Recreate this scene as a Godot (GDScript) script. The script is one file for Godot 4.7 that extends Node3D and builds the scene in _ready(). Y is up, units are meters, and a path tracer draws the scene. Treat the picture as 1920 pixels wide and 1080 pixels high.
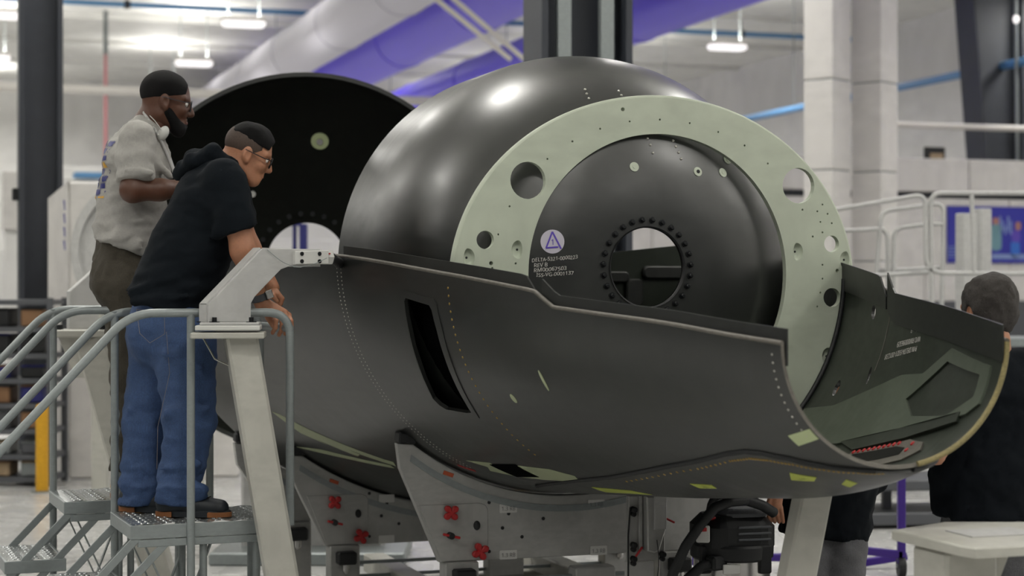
extends Node3D
# A factory hall: two workers on rolling stairs look over a dark composite fuselage shell in its cradles.

const F := 3375.0            # focal length in pixels of the 1920x1080 frame
const EYE := 1.7             # height of the camera
const YAW := 0.3316          # the shell's axis is turned 19 degrees from the view
const HALL := 0.3142         # the hall's length runs 18 degrees to the left of the view

var used := {}
var M := {}
var TX := {}
var rng := RandomNumberGenerator.new()

# ------------------------------------------------------------------ mesh builder
class MB:
	var v := PackedVector3Array()
	var n := PackedVector3Array()
	var x := PackedInt32Array()

	func tri3(a: int, b: int, c: int) -> void:
		x.append(a); x.append(c); x.append(b)

	func poly(p: PackedVector3Array) -> void:
		var nn := Vector3.ZERO
		for i in p.size():
			var q := p[(i + 1) % p.size()]
			nn += (p[i] - p[0]).cross(q - p[0])
		nn = nn.normalized()
		var b := v.size()
		for q in p:
			v.append(q); n.append(nn)
		for i in range(1, p.size() - 1):
			tri3(b, b + i, b + i + 1)

	func face(p: Array, c: Vector3) -> void:
		var q := PackedVector3Array(p)
		var m := Vector3.ZERO
		for k in q:
			m += k
		m /= q.size()
		var nn := Vector3.ZERO
		for i in q.size():
			nn += (q[i] - q[0]).cross(q[(i + 1) % q.size()] - q[0])
		if nn.dot(m - c) < 0.0:
			q.reverse()
		poly(q)

	func box(t: Transform3D, s: Vector3, bev := 0.0) -> void:
		var h := s * 0.5
		var b := minf(bev, minf(h.x, minf(h.y, h.z)) * 0.9)
		var o := t.origin
		if b <= 0.0:
			for ax in 3:
				for sg in [-1.0, 1.0]:
					var p := []
					for k in [[-1, -1], [1, -1], [1, 1], [-1, 1]]:
						var q := Vector3.ZERO
						q[ax] = sg * h[ax]
						q[(ax + 1) % 3] = k[0] * h[(ax + 1) % 3]
						q[(ax + 2) % 3] = k[1] * h[(ax + 2) % 3]
						p.append(t * q)
					face(p, o)
			return
		for ax in 3:
			var u := (ax + 1) % 3
			var w := (ax + 2) % 3
			for sg in [-1.0, 1.0]:
				var p := []
				for k in [[-1, -1], [1, -1], [1, 1], [-1, 1]]:
					var q := Vector3.ZERO
					q[ax] = sg * h[ax]; q[u] = k[0] * (h[u] - b); q[w] = k[1] * (h[w] - b)
					p.append(t * q)
				face(p, o)
			for su in [-1.0, 1.0]:
				for sw in [-1.0, 1.0]:
					var p := []
					for k in [[-1, 0], [1, 0], [1, 1], [-1, 1]]:
						var q := Vector3.ZERO
						q[ax] = k[0] * (h[ax] - b)
						q[u] = su * (h[u] if k[1] == 0 else h[u] - b)
						q[w] = sw * (h[w] - b if k[1] == 0 else h[w])
						p.append(t * q)
					face(p, o)
		for sx in [-1.0, 1.0]:
			for sy in [-1.0, 1.0]:
				for sz in [-1.0, 1.0]:
					var sgn := Vector3(sx, sy, sz)
					face([t * (sgn * Vector3(h.x, h.y - b, h.z - b)), t * (sgn * Vector3(h.x - b, h.y, h.z - b)), t * (sgn * Vector3(h.x - b, h.y - b, h.z))], o)

	# rows of points; smooth normals; outside is on the left of row direction x column direction (flip to turn it)
	func grid(P: Array, cu := false, cv := false, flip := false) -> void:
		var nu := P.size()
		var nv: int = P[0].size()
		var b := v.size()
		for i in nu:
			for j in nv:
				var i0 := (i - 1 + nu) % nu if cu else maxi(i - 1, 0)
				var i1 := (i + 1) % nu if cu else mini(i + 1, nu - 1)
				var j0 := (j - 1 + nv) % nv if cv else maxi(j - 1, 0)
				var j1 := (j + 1) % nv if cv else mini(j + 1, nv - 1)
				var du: Vector3 = P[i1][j] - P[i0][j]
				var dv: Vector3 = P[i][j1] - P[i][j0]
				if du.length_squared() < 1e-12:
					du = P[i1][j1] - P[i0][j1]
				if dv.length_squared() < 1e-12:
					dv = P[i1][j1] - P[i1][j0] if i1 != i else P[i0][j1] - P[i0][j0]
				var nn := du.cross(dv).normalized()
				v.append(P[i][j]); n.append(-nn if flip else nn)
		for i in (nu if cu else nu - 1):
			for j in (nv if cv else nv - 1):
				var a := b + i * nv + j
				var c := b + ((i + 1) % nu) * nv + j
				var d := b + ((i + 1) % nu) * nv + (j + 1) % nv
				var e := b + i * nv + (j + 1) % nv
				if flip:
					tri3(a, d, c); tri3(a, e, d)
				else:
					tri3(a, c, d); tri3(a, d, e)

	func tube(path: Array, r: Variant, seg := 10, caps := true) -> void:
		var P := []
		var up := Vector3.UP
		var m := path.size()
		for i in m:
			var t: Vector3 = (path[mini(i + 1, m - 1)] - path[maxi(i - 1, 0)]).normalized()
			if i == 0:
				up = Vector3.UP if absf(t.y) < 0.9 else Vector3.RIGHT
			up = (up - t * up.dot(t)).normalized()
			var w := t.cross(up)
			var rr: float = r[i] if r is Array else r
			var row := PackedVector3Array()
			for k in seg:
				var an := TAU * k / seg
				row.append(path[i] + (up * cos(an) + w * sin(an)) * rr)
			P.append(row)
		grid(P, false, true, true)
		if caps:
			var a := PackedVector3Array(P[0])
			face(Array(a), path[1])
			face(Array(PackedVector3Array(P[m - 1])), path[m - 2])

	# profile of (radius, height) pairs about local y; each segment has its own normal unless smooth
	func lathe(t: Transform3D, prof: Array, seg := 24, smooth := false) -> void:
		if smooth:
			var P := []
			for q in prof:
				var row := PackedVector3Array()
				for k in seg:
					var an := TAU * k / seg
					row.append(t * Vector3(cos(an) * q.x, q.y, sin(an) * q.x))
				P.append(row)
			grid(P, false, true)
			return
		for i in prof.size() - 1:
			var p0: Vector2 = prof[i]
			var p1: Vector2 = prof[i + 1]
			var d := p1 - p0
			var n2 := Vector2(d.y, -d.x).normalized()
			var b := v.size()
			for k in seg + 1:
				var an := TAU * k / seg
				var cs := Vector3(cos(an), 0, sin(an))
				v.append(t * (cs * p0.x + Vector3(0, p0.y, 0)))
				v.append(t * (cs * p1.x + Vector3(0, p1.y, 0)))
				var nn := (t.basis * (cs * n2.x + Vector3(0, n2.y, 0))).normalized()
				n.append(nn); n.append(nn)
			for k in seg:
				var a := b + k * 2
				tri3(a, a + 1, a + 3); tri3(a, a + 3, a + 2)

	# polygon in local x, y, swept from z0 to z1, with a chamfer on the z1 side
	func prism(t: Transform3D, p: PackedVector2Array, z0: float, z1: float, bev := 0.0) -> void:
		var ar := 0.0
		for i in p.size():
			var q := p[(i + 1) % p.size()]
			ar += p[i].x * q.y - q.x * p[i].y
		var c := PackedVector2Array(p)
		if ar < 0.0:
			c.reverse()
		var m := c.size()
		var inn := PackedVector2Array()
		for i in m:
			var e0 := (c[i] - c[(i - 1 + m) % m]).normalized()
			var e1 := (c[(i + 1) % m] - c[i]).normalized()
			var n0 := Vector2(-e0.y, e0.x)
			var n1 := Vector2(-e1.y, e1.x)
			var mm := (n0 + n1)
			mm = mm / maxf(0.35, mm.length_squared() * 0.5)
			inn.append(c[i] + mm * bev)
		var zs := z1 - bev
		for i in m:
			var j := (i + 1) % m
			poly(PackedVector3Array([t * Vector3(c[i].x, c[i].y, z0), t * Vector3(c[j].x, c[j].y, z0), t * Vector3(c[j].x, c[j].y, zs), t * Vector3(c[i].x, c[i].y, zs)]))
			if bev > 0.0:
				poly(PackedVector3Array([t * Vector3(c[i].x, c[i].y, zs), t * Vector3(c[j].x, c[j].y, zs), t * Vector3(inn[j].x, inn[j].y, z1), t * Vector3(inn[i].x, inn[i].y, z1)]))
		var tr := Geometry2D.triangulate_polygon(c)
		for k in range(0, tr.size(), 3):
			var q := [c[tr[k]], c[tr[k + 1]], c[tr[k + 2]]]
			var w := [inn[tr[k]], inn[tr[k + 1]], inn[tr[k + 2]]]
			if (q[1] - q[0]).cross(q[2] - q[0]) < 0.0:
				q.reverse(); w.reverse()
			poly(PackedVector3Array([t * Vector3(w[0].x, w[0].y, z1), t * Vector3(w[1].x, w[1].y, z1), t * Vector3(w[2].x, w[2].y, z1)]))
			poly(PackedVector3Array([t * Vector3(q[2].x, q[2].y, z0), t * Vector3(q[1].x, q[1].y, z0), t * Vector3(q[0].x, q[0].y, z0)]))

	func ball(c: Vector3, r: Vector3, seg := 12, rows := 8, bas := Basis()) -> void:
		var P := []
		for i in rows + 1:
			var a := PI * i / rows
			var row := PackedVector3Array()
			for k in seg:
				var an := TAU * k / seg
				row.append(c + bas * Vector3(r.x * sin(a) * cos(an), -r.y * cos(a), r.z * sin(a) * sin(an)))
			P.append(row)
		grid(P, false, true)

	func mesh() -> ArrayMesh:
		var m := ArrayMesh.new()
		var ar := []
		ar.resize(Mesh.ARRAY_MAX)
		ar[Mesh.ARRAY_VERTEX] = v
		ar[Mesh.ARRAY_NORMAL] = n
		ar[Mesh.ARRAY_INDEX] = x
		m.add_surface_from_arrays(Mesh.PRIMITIVE_TRIANGLES, ar)
		return m

# ------------------------------------------------------------------ scene helpers
func numbered(called: String) -> String:
	var k: int = used.get(called, 0)
	used[called] = k + 1
	return called if k == 0 else "%s_%03d" % [called, k]

func tag(o: Node3D, label: String, category: String, group := "", kind := "") -> void:
	if label: o.set_meta("label", label)
	if category: o.set_meta("category", category)
	if group: o.set_meta("group", group)
	if kind: o.set_meta("kind", kind)

func thing(called: String, label: String, category: String, at := Vector3.ZERO, group := "") -> Node3D:
	var o := Node3D.new()
	o.name = numbered(called)
	o.position = at
	add_child(o)
	tag(o, label, category, group)
	return o

# the mesh is built in world coordinates unless loc says that it is built in the thing's own
func part(called: String, m: Variant, material: Material, parent: Node3D, loc := false, label := "") -> MeshInstance3D:
	var o := MeshInstance3D.new()
	o.name = called
	o.mesh = m.mesh() if m is MB else m
	o.material_override = material
	parent.add_child(o, true)
	if not loc:
		o.transform = parent.global_transform.affine_inverse()
	if label: o.set_meta("label", label)
	return o

func solo(called: String, m: Variant, material: Material, label: String, category: String, group := "", kind := "") -> MeshInstance3D:
	var o := MeshInstance3D.new()
	o.name = numbered(called)
	o.mesh = m.mesh() if m is MB else m
	o.material_override = material
	add_child(o)
	tag(o, label, category, group, kind)
	return o

func setting(called: String, m: Variant, material: Material, label := "") -> MeshInstance3D:
	var o := MeshInstance3D.new()
	o.name = numbered(called)
	o.mesh = m.mesh() if m is MB else m
	o.material_override = material
	add_child(o)
	o.set_meta("kind", "structure")
	if label: o.set_meta("label", label)
	return o

# a point that stands at that depth and shows at that pixel
func at(px: float, py: float, d: float) -> Vector3:
	return Vector3((px - 960.0) / F * d, EYE - (py - 540.0) / F * d, -d)

# hall axes: across (right), up, along (away)
func hall(across: float, y: float, along: float) -> Vector3:
	return Vector3(cos(HALL) * across - sin(HALL) * along, y, -sin(HALL) * across - cos(HALL) * along)

func hb() -> Basis:
	return Basis(Vector3.UP, HALL)

# (across, height) of a pixel on the hall plane that lies that far along
func on_hall(px: float, py: float, along: float) -> Vector2:
	var q := (px - 960.0) / F
	var d := along / (cos(HALL) - sin(HALL) * q)
	var p := at(px, py, d)
	return Vector2(p.x * cos(HALL) - p.z * sin(HALL), p.y)

func hbox(mb: MB, x0: float, y0: float, x1: float, y1: float, along: float, thick: float, bev := 0.0) -> void:
	var a := on_hall(x0, y0, along)
	var b := on_hall(x1, y1, along)
	mb.box(Transform3D(hb(), hall((a.x + b.x) * 0.5, (a.y + b.y) * 0.5, along + thick * 0.5)), Vector3(absf(b.x - a.x), absf(b.y - a.y), thick), bev)

func look(from: Vector3, to: Vector3) -> Basis:   # local y runs from from to to
	var y := (to - from).normalized()
	var h := Vector3.UP if absf(y.y) < 0.95 else Vector3.RIGHT
	var xx := h.cross(y).normalized()
	return Basis(xx, y, xx.cross(y))

func bar(mb: MB, a: Vector3, b: Vector3, w: float, d: float, bev := 0.0, side := Vector3.ZERO) -> void:
	var y := (b - a).normalized()
	var xx := look(a, b).x
	if side != Vector3.ZERO:
		xx = (side - y * side.dot(y)).normalized()
	mb.box(Transform3D(Basis(xx, y, xx.cross(y)), (a + b) * 0.5), Vector3(w, a.distance_to(b), d), bev)

func rod(mb: MB, a: Vector3, b: Vector3, r: float, seg := 12) -> void:
	mb.tube([a, b], r, seg)

func disc(mb: MB, c: Vector3, axis: Vector3, r: float, h: float, seg := 16, bev := 0.0) -> void:
	var t := Transform3D(look(Vector3.ZERO, axis), c)
	var pr := [Vector2(0.0, 0.0), Vector2(r, 0.0), Vector2(r, h - bev), Vector2(r - bev, h), Vector2(0.0, h)] if bev > 0.0 else [Vector2(0.0, 0.0), Vector2(r, 0.0), Vector2(r, h), Vector2(0.0, h)]
	mb.lathe(t, pr, seg)

func fillet(pts: Array, r: float, steps := 6) -> Array:
	var out := [pts[0]]
	for i in range(1, pts.size() - 1):
		var p: Vector3 = pts[i]
		var a: Vector3 = p + (pts[i - 1] - p).limit_length(r)
		var b: Vector3 = p + (pts[i + 1] - p).limit_length(r)
		for k in steps + 1:
			var t := float(k) / steps
			out.append(a.lerp(p, t).lerp(p.lerp(b, t), t))
	out.append(pts[-1])
	return out

func circle2(c: Vector2, r: float, seg := 24) -> PackedVector2Array:
	var p := PackedVector2Array()
	for i in seg:
		p.append(c + Vector2(cos(TAU * i / seg), sin(TAU * i / seg)) * r)
	return p

func rect2(x0: float, y0: float, x1: float, y1: float) -> PackedVector2Array:
	return PackedVector2Array([Vector2(x0, y0), Vector2(x1, y0), Vector2(x1, y1), Vector2(x0, y1)])

func round2(x0: float, y0: float, x1: float, y1: float, r: float) -> PackedVector2Array:
	var p := PackedVector2Array()
	for q in [[x1 - r, y0 + r, -PI / 2], [x1 - r, y1 - r, 0.0], [x0 + r, y1 - r, PI / 2], [x0 + r, y0 + r, PI]]:
		for k in 5:
			var an: float = q[2] + PI / 2 * k / 4.0
			p.append(Vector2(q[0] + cos(an) * r, q[1] + sin(an) * r))
	return p

func v2(a: Array) -> PackedVector2Array:
	var p := PackedVector2Array()
	for q in a:
		p.append(Vector2(q[0], q[1]))
	return p

# clip one 2D cell by holes; cells that would hold a whole hole are split
func cut(cell: PackedVector2Array, holes: Array, keep: Array, out: Array, depth := 0) -> void:
	var parts := [cell]
	if keep.size():
		var p2 := []
		for k in keep:
			p2.append_array(Geometry2D.intersect_polygons(cell, k))
		parts = p2
	for h in holes:
		var p2 := []
		for q in parts:
			var r := Geometry2D.clip_polygons(q, h)
			if r.size() > 1:
				var has_hole := false
				var s0 := 0.0
				for w in r:
					var ar := 0.0
					for i in w.size():
						ar += w[i].cross(w[(i + 1) % w.size()])
					if s0 == 0.0:
						s0 = signf(ar)
					elif signf(ar) != s0:
						has_hole = true
				if has_hole and depth < 6:
					var lo: Vector2 = q[0]
					var hi: Vector2 = q[0]
					for w in q:
						lo = lo.min(w); hi = hi.max(w)
					var mid := (lo + hi) * 0.5 + (hi - lo) * 0.013
					for e in [rect2(lo.x, lo.y, mid.x, mid.y), rect2(mid.x, lo.y, hi.x, mid.y), rect2(mid.x, mid.y, hi.x, hi.y), rect2(lo.x, mid.y, mid.x, hi.y)]:
						for g in Geometry2D.intersect_polygons(q, e):
							cut(g, holes, [], out, depth + 1)
					continue
			p2.append_array(r)
		parts = p2
	out.append_array(parts)

# a curved sheet fn(a, b, offset) over a rectangle of parameters, clipped by 2D polygons; nfn gives its outward normal
func sheet(mb: MB, fn: Callable, nfn: Callable, a0: float, a1: float, na: int, b0: float, b1: float, nb: int, off: float, keep: Array, holes: Array, back := false) -> void:
	var boxes := []
	for h in holes + keep:
		var r := Rect2(h[0], Vector2.ZERO)
		for q in h:
			r = r.expand(q)
		boxes.append(r.grow(1e-4))
	var id := {}
	for i in na:
		for j in nb:
			var x0 := lerpf(a0, a1, float(i) / na)
			var x1 := lerpf(a0, a1, float(i + 1) / na)
			var y0 := lerpf(b0, b1, float(j) / nb)
			var y1 := lerpf(b0, b1, float(j + 1) / nb)
			var cell := Rect2(minf(x0, x1), minf(y0, y1), absf(x1 - x0), absf(y1 - y0))
			var hit := false
			for r in boxes:
				if r.intersects(cell):
					hit = true
			if not hit and keep.size():
				continue
			var list := [rect2(x0, y0, x1, y1)]
			if hit:
				list = []
				cut(rect2(x0, y0, x1, y1), holes, keep, list)
			for q in list:
				var ids := PackedInt32Array()
				for w in q:
					var key := Vector2i(roundi(w.x * 50000.0), roundi(w.y * 50000.0))
					if not id.has(key):
						id[key] = mb.v.size()
						var nn: Vector3 = nfn.call(w.x, w.y)
						mb.v.append(fn.call(w.x, w.y, 0.0) + nn * off)
						mb.n.append(-nn if back else nn)
					ids.append(id[key])
				var tr := PackedInt32Array([0, 1, 2, 0, 2, 3]) if q.size() == 4 and not hit else Geometry2D.triangulate_polygon(q)
				for k in range(0, tr.size(), 3):
					var A := ids[tr[k]]
					var B := ids[tr[k + 1]]
					var C := ids[tr[k + 2]]
					if (mb.v[B] - mb.v[A]).cross(mb.v[C] - mb.v[A]).dot(mb.n[A]) < 0.0:
						mb.tri3(A, C, B)
					else:
						mb.tri3(A, B, C)

# walls between two offsets along a closed parameter polygon (the sides of a hole or of a raised patch)
func walls(mb: MB, fn: Callable, nfn: Callable, p: PackedVector2Array, o0: float, o1: float, inward: bool, sub := 1) -> void:
	var q := PackedVector2Array()
	for i in p.size():
		for k in sub:
			q.append(p[i].lerp(p[(i + 1) % p.size()], float(k) / sub))
	var c := Vector3.ZERO
	var cc := Vector2.ZERO
	for w in q:
		cc += w
	cc /= q.size()
	c = fn.call(cc.x, cc.y, 0.0)
	for i in q.size():
		var a := q[i]
		var b := q[(i + 1) % q.size()]
		var pa: Vector3 = fn.call(a.x, a.y, 0.0)
		var pb: Vector3 = fn.call(b.x, b.y, 0.0)
		var na: Vector3 = nfn.call(a.x, a.y)
		var nb: Vector3 = nfn.call(b.x, b.y)
		var pts := PackedVector3Array([pa + na * o0, pb + nb * o0, pb + nb * o1, pa + na * o1])
		var nn := (pts[1] - pts[0]).cross(pts[2] - pts[0])
		var outw := nn.dot((pa + pb) * 0.5 - c) > 0.0
		if outw == inward:
			pts.reverse()
		mb.poly(pts)

# ------------------------------------------------------------------ smooth bodies: blended tapered capsules and ellipsoids, meshed as surface nets
# prims: [0, a, b, ra, rb, flat_end, squash_axis, squash, k]   [1, centre, radii, basis, k]   op 2 / 3: the same, cut away
func blob(prims: Array, cell: float, kk: float, noise: FastNoiseLite = null, amp := 0.0, planes := [], ns := Vector3.ONE, bands := []) -> MB:
	var lo := Vector3.ONE * 1e9
	var hi := Vector3.ONE * -1e9
	for p in prims:
		if p[0] == 0:
			var rr: float = maxf(p[3], p[4]) * (maxf(1.0, p[7]) if p.size() > 7 else 1.0) + 0.01
			lo = lo.min(p[1] - Vector3.ONE * rr).min(p[2] - Vector3.ONE * rr)
			hi = hi.max(p[1] + Vector3.ONE * rr).max(p[2] + Vector3.ONE * rr)
		elif p[0] == 1:
			var rr: float = maxf(p[2].x, maxf(p[2].y, p[2].z)) + 0.01
			lo = lo.min(p[1] - Vector3.ONE * rr)
			hi = hi.max(p[1] + Vector3.ONE * rr)
	lo -= Vector3.ONE * (cell * 3.0 + amp)
	hi += Vector3.ONE * (cell * 3.0 + amp)
	var nx := ceili((hi.x - lo.x) / cell) + 1
	var ny := ceili((hi.y - lo.y) / cell) + 1
	var nz := ceili((hi.z - lo.z) / cell) + 1
	var g := PackedFloat32Array()
	g.resize(nx * ny * nz)
	g.fill(1.0)
	for p in prims:
		var op: int = p[0]
		var k: float = kk
		var bl: Vector3
		var bh: Vector3
		var A: Vector3 = p[1]
		var B := Vector3.ZERO
		var ra := 0.0
		var rb := 0.0
		var flat := 0
		var sq := 1.0
		var sa := Vector3.ZERO
		var rad := Vector3.ONE
		var inv := Basis()
		var caps := op % 2 == 0
		if caps:
			B = p[2]; ra = p[3]; rb = p[4]
			if p.size() > 5: flat = p[5]
			if p.size() > 7:
				sa = p[6]; sq = p[7]
			if p.size() > 8: k = p[8]
			var rr := maxf(ra, rb) * maxf(1.0, sq)
			bl = A.min(B) - Vector3.ONE * rr
			bh = A.max(B) + Vector3.ONE * rr
		else:
			rad = p[2]
			inv = (p[3] as Basis).transposed()
			if p.size() > 4: k = p[4]
			var rr := maxf(rad.x, maxf(rad.y, rad.z))
			bl = A - Vector3.ONE * rr
			bh = A + Vector3.ONE * rr
		var mg := k + cell * 2.0 + amp
		var i0 := clampi(floori((bl.x - mg - lo.x) / cell), 0, nx - 1)
		var i1 := clampi(ceili((bh.x + mg - lo.x) / cell), 0, nx - 1)
		var j0 := clampi(floori((bl.y - mg - lo.y) / cell), 0, ny - 1)
		var j1 := clampi(ceili((bh.y + mg - lo.y) / cell), 0, ny - 1)
		var k0 := clampi(floori((bl.z - mg - lo.z) / cell), 0, nz - 1)
		var k1 := clampi(ceili((bh.z + mg - lo.z) / cell), 0, nz - 1)
		var ba := B - A
		var bb := maxf(ba.dot(ba), 1e-9)
		var ln := sqrt(bb)
		var isq := 1.0 / sq - 1.0
		var rmin := minf(rad.x, minf(rad.y, rad.z))
		var dr := rb - ra
		for j in range(j0, j1 + 1):
			for kz in range(k0, k1 + 1):
				var row := (j * nz + kz) * nx
				for i in range(i0, i1 + 1):
					var q := Vector3(lo.x + i * cell, lo.y + j * cell, lo.z + kz * cell) - A
					var d: float
					if caps:
						if sq != 1.0:
							q += sa * (q.dot(sa) * isq)
						var t := q.dot(ba) / bb
						var tc := clampf(t, 0.0, 1.0)
						d = (q - ba * tc).length() - ra - dr * tc
						if flat & 1:
							d = maxf(d, (t - 1.0) * ln)
						if flat & 2:
							d = maxf(d, -t * ln)
					else:
						var w := inv * q
						var e := w / rad
						var f0 := e.length()
						var f1 := (e / rad).length()
						d = f0 * (f0 - 1.0) / f1 if f1 > 1e-6 else -rmin
					var o := g[row + i]
					if op < 2:
						if k > 0.0:
							var hh := maxf(k - absf(o - d), 0.0) / k
							g[row + i] = minf(o, d) - hh * hh * k * 0.25
						else:
							g[row + i] = minf(o, d)
					else:
						d = -d
						if k > 0.0:
							var hh := maxf(k - absf(o - d), 0.0) / k
							g[row + i] = maxf(o, d) + hh * hh * k * 0.25
						else:
							g[row + i] = maxf(o, d)
	for pl in planes:      # [normal, point]: what lies beyond is cut away
		var pn: Vector3 = pl[0]
		var pd: float = pn.dot(pl[1])
		for j in ny:
			for kz in nz:
				var row := (j * nz + kz) * nx
				for i in nx:
					if g[row + i] < 0.05:
						g[row + i] = maxf(g[row + i], pn.dot(Vector3(lo.x + i * cell, lo.y + j * cell, lo.z + kz * cell)) - pd)
	if noise and amp > 0.0:
		for j in ny:
			var am := amp
			for bd in bands:          # [height, half range, gain]: folds gather there
				am += amp * bd[2] * maxf(0.0, 1.0 - absf(lo.y + j * cell - bd[0]) / bd[1])
			for kz in nz:
				var row := (j * nz + kz) * nx
				for i in nx:
					if absf(g[row + i]) < am + cell * 2.0:
						g[row + i] += noise.get_noise_3d((lo.x + i * cell) * ns.x, (lo.y + j * cell) * ns.y, (lo.z + kz * cell) * ns.z) * am
	var mb := MB.new()
	var vid := {}
	var sy := nz * nx
	for j in range(1, ny - 2):
		for kz in range(1, nz - 2):
			var row := (j * nz + kz) * nx
			for i in range(1, nx - 2):
				var o := row + i
				var s := g[o] < 0.0
				if s == (g[o + 1] < 0.0) and s == (g[o + nx] < 0.0) and s == (g[o + nx + 1] < 0.0) and s == (g[o + sy] < 0.0) and s == (g[o + sy + 1] < 0.0) and s == (g[o + sy + nx] < 0.0) and s == (g[o + sy + nx + 1] < 0.0):
					continue
				var acc := Vector3.ZERO
				var cnt := 0
				for e in EDGES:
					var f0 := g[o + e[0] + e[1] * sy + e[2] * nx]
					var f1 := g[o + e[3] + e[4] * sy + e[5] * nx]
					if (f0 < 0.0) != (f1 < 0.0):
						var t := f0 / (f0 - f1)
						acc += Vector3(lerpf(e[0], e[3], t), lerpf(e[1], e[4], t), lerpf(e[2], e[5], t))
						cnt += 1
				acc /= cnt
				vid[o] = mb.v.size()
				mb.v.append(lo + (Vector3(i, j, kz) + acc) * cell)
				var gx := (g[o + 2] + g[o + 1] - g[o] - g[o - 1]) + (g[o + sy + nx + 2] + g[o + sy + nx + 1] - g[o + sy + nx] - g[o + sy + nx - 1])
				var gy := (g[o + 2 * sy] + g[o + sy] - g[o] - g[o - sy]) + (g[o + 2 * sy + nx + 1] + g[o + sy + nx + 1] - g[o + nx + 1] - g[o - sy + nx + 1])
				var gz := (g[o + 2 * nx] + g[o + nx] - g[o] - g[o - nx]) + (g[o + 2 * nx + sy + 1] + g[o + nx + sy + 1] - g[o + sy + 1] - g[o - nx + sy + 1])
				mb.n.append(Vector3(gx, gy, gz).normalized())
	for o in vid:
		var s := g[o] < 0.0
		for ax in 3:
			var step: int = [1, sy, nx][ax]
			if s == (g[o + step] < 0.0):
				continue
			var u: int = [sy, nx, 1][ax]
			var w: int = [nx, 1, sy][ax]
			if not (vid.has(o - u) and vid.has(o - w) and vid.has(o - u - w)):
				continue
			var a: int = vid[o]
			var b: int = vid[o - u]
			var c: int = vid[o - u - w]
			var d: int = vid[o - w]
			if s:
				mb.tri3(a, b, c); mb.tri3(a, c, d)
			else:
				mb.tri3(a, c, b); mb.tri3(a, d, c)
	return mb

const EDGES := [[0, 0, 0, 1, 0, 0], [0, 1, 0, 1, 1, 0], [0, 0, 1, 1, 0, 1], [0, 1, 1, 1, 1, 1], [0, 0, 0, 0, 1, 0], [1, 0, 0, 1, 1, 0], [0, 0, 1, 0, 1, 1], [1, 0, 1, 1, 1, 1], [0, 0, 0, 0, 0, 1], [1, 0, 0, 1, 0, 1], [0, 1, 0, 0, 1, 1], [1, 1, 0, 1, 1, 1]]

# the triangles of a mesh that a test picks (by their middle and normal), lifted a little: print on cloth
func picked(from: MB, test: Callable, lift: float) -> MB:
	var mb := MB.new()
	for k in range(0, from.x.size(), 3):
		var a := from.x[k]
		var b := from.x[k + 1]
		var c := from.x[k + 2]
		if not test.call((from.v[a] + from.v[b] + from.v[c]) / 3.0, from.n[a]):
			continue
		var o := mb.v.size()
		for q in [a, b, c]:
			mb.v.append(from.v[q] + from.n[q] * lift)
			mb.n.append(from.n[q])
			mb.x.append(o)
			o += 1
	return mb

func add_mb(to: MB, from: MB) -> void:
	var b := to.v.size()
	to.v.append_array(from.v)
	to.n.append_array(from.n)
	for k in from.x:
		to.x.append(k + b)

# ------------------------------------------------------------------ materials
func noise_tex(freq: float, seed_: int, lo: float, hi: float, size := 256, oct := 4, stretch := Vector2.ONE, col := false) -> ImageTexture:
	var f := FastNoiseLite.new()
	f.seed = seed_
	f.frequency = 1.0
	f.fractal_octaves = oct
	var im := Image.create(size, size, false, Image.FORMAT_RGB8)
	for y in size:
		for x in size:
			# wrap on a torus so that the tile repeats without a seam
			var a := TAU * x / size
			var b := TAU * y / size
			var p := Vector3(cos(a) * stretch.x, sin(a) * stretch.x, cos(b) * stretch.y) * freq
			var w := f.get_noise_3d(p.x, p.y, p.z + sin(b) * stretch.y * freq * 1.7)
			var t := clampf(0.5 + w * 0.9, 0.0, 1.0)
			var e := lerpf(lo, hi, t)
			im.set_pixel(x, y, Color(e, e, e))
	return ImageTexture.create_from_image(im)

func mat(called: String, c: Color, rough: float, metal := 0.0, opt := {}) -> StandardMaterial3D:
	var m := StandardMaterial3D.new()
	m.resource_name = called
	m.albedo_color = c
	m.roughness = rough
	m.metallic = metal
	m.uv1_triplanar = true
	m.uv1_world_triplanar = true
	var sc: float = opt.get("scale", 1.0)
	m.uv1_scale = opt.get("scale3", Vector3.ONE * sc)
	if opt.has("tex"): m.albedo_texture = opt.tex
	if opt.has("rough_tex"): m.roughness_texture = opt.rough_tex
	if opt.has("bump"):
		m.heightmap_enabled = true
		m.heightmap_texture = opt.bump
		m.heightmap_scale = opt.get("depth", 0.1)
	if opt.has("spec"): m.metallic_specular = opt.spec
	if opt.has("coat"):
		m.clearcoat_enabled = true
		m.clearcoat = opt.coat
		m.clearcoat_roughness = opt.get("coat_rough", 0.2)
	if opt.has("sss"):
		m.subsurf_scatter_enabled = true
		m.subsurf_scatter_strength = opt.sss
	if opt.has("rim"):
		m.rim_enabled = true
		m.rim = opt.rim
		m.rim_tint = 0.6
	if opt.has("alpha"):
		m.transparency = BaseMaterial3D.TRANSPARENCY_ALPHA
		m.albedo_color.a = opt.alpha
	if opt.has("glow"):
		m.emission_enabled = true
		m.emission = c
		m.emission_energy_multiplier = opt.glow
	return m

func c8(r: int, g: int, b: int) -> Color:
	return Color(r / 255.0, g / 255.0, b / 255.0)

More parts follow.
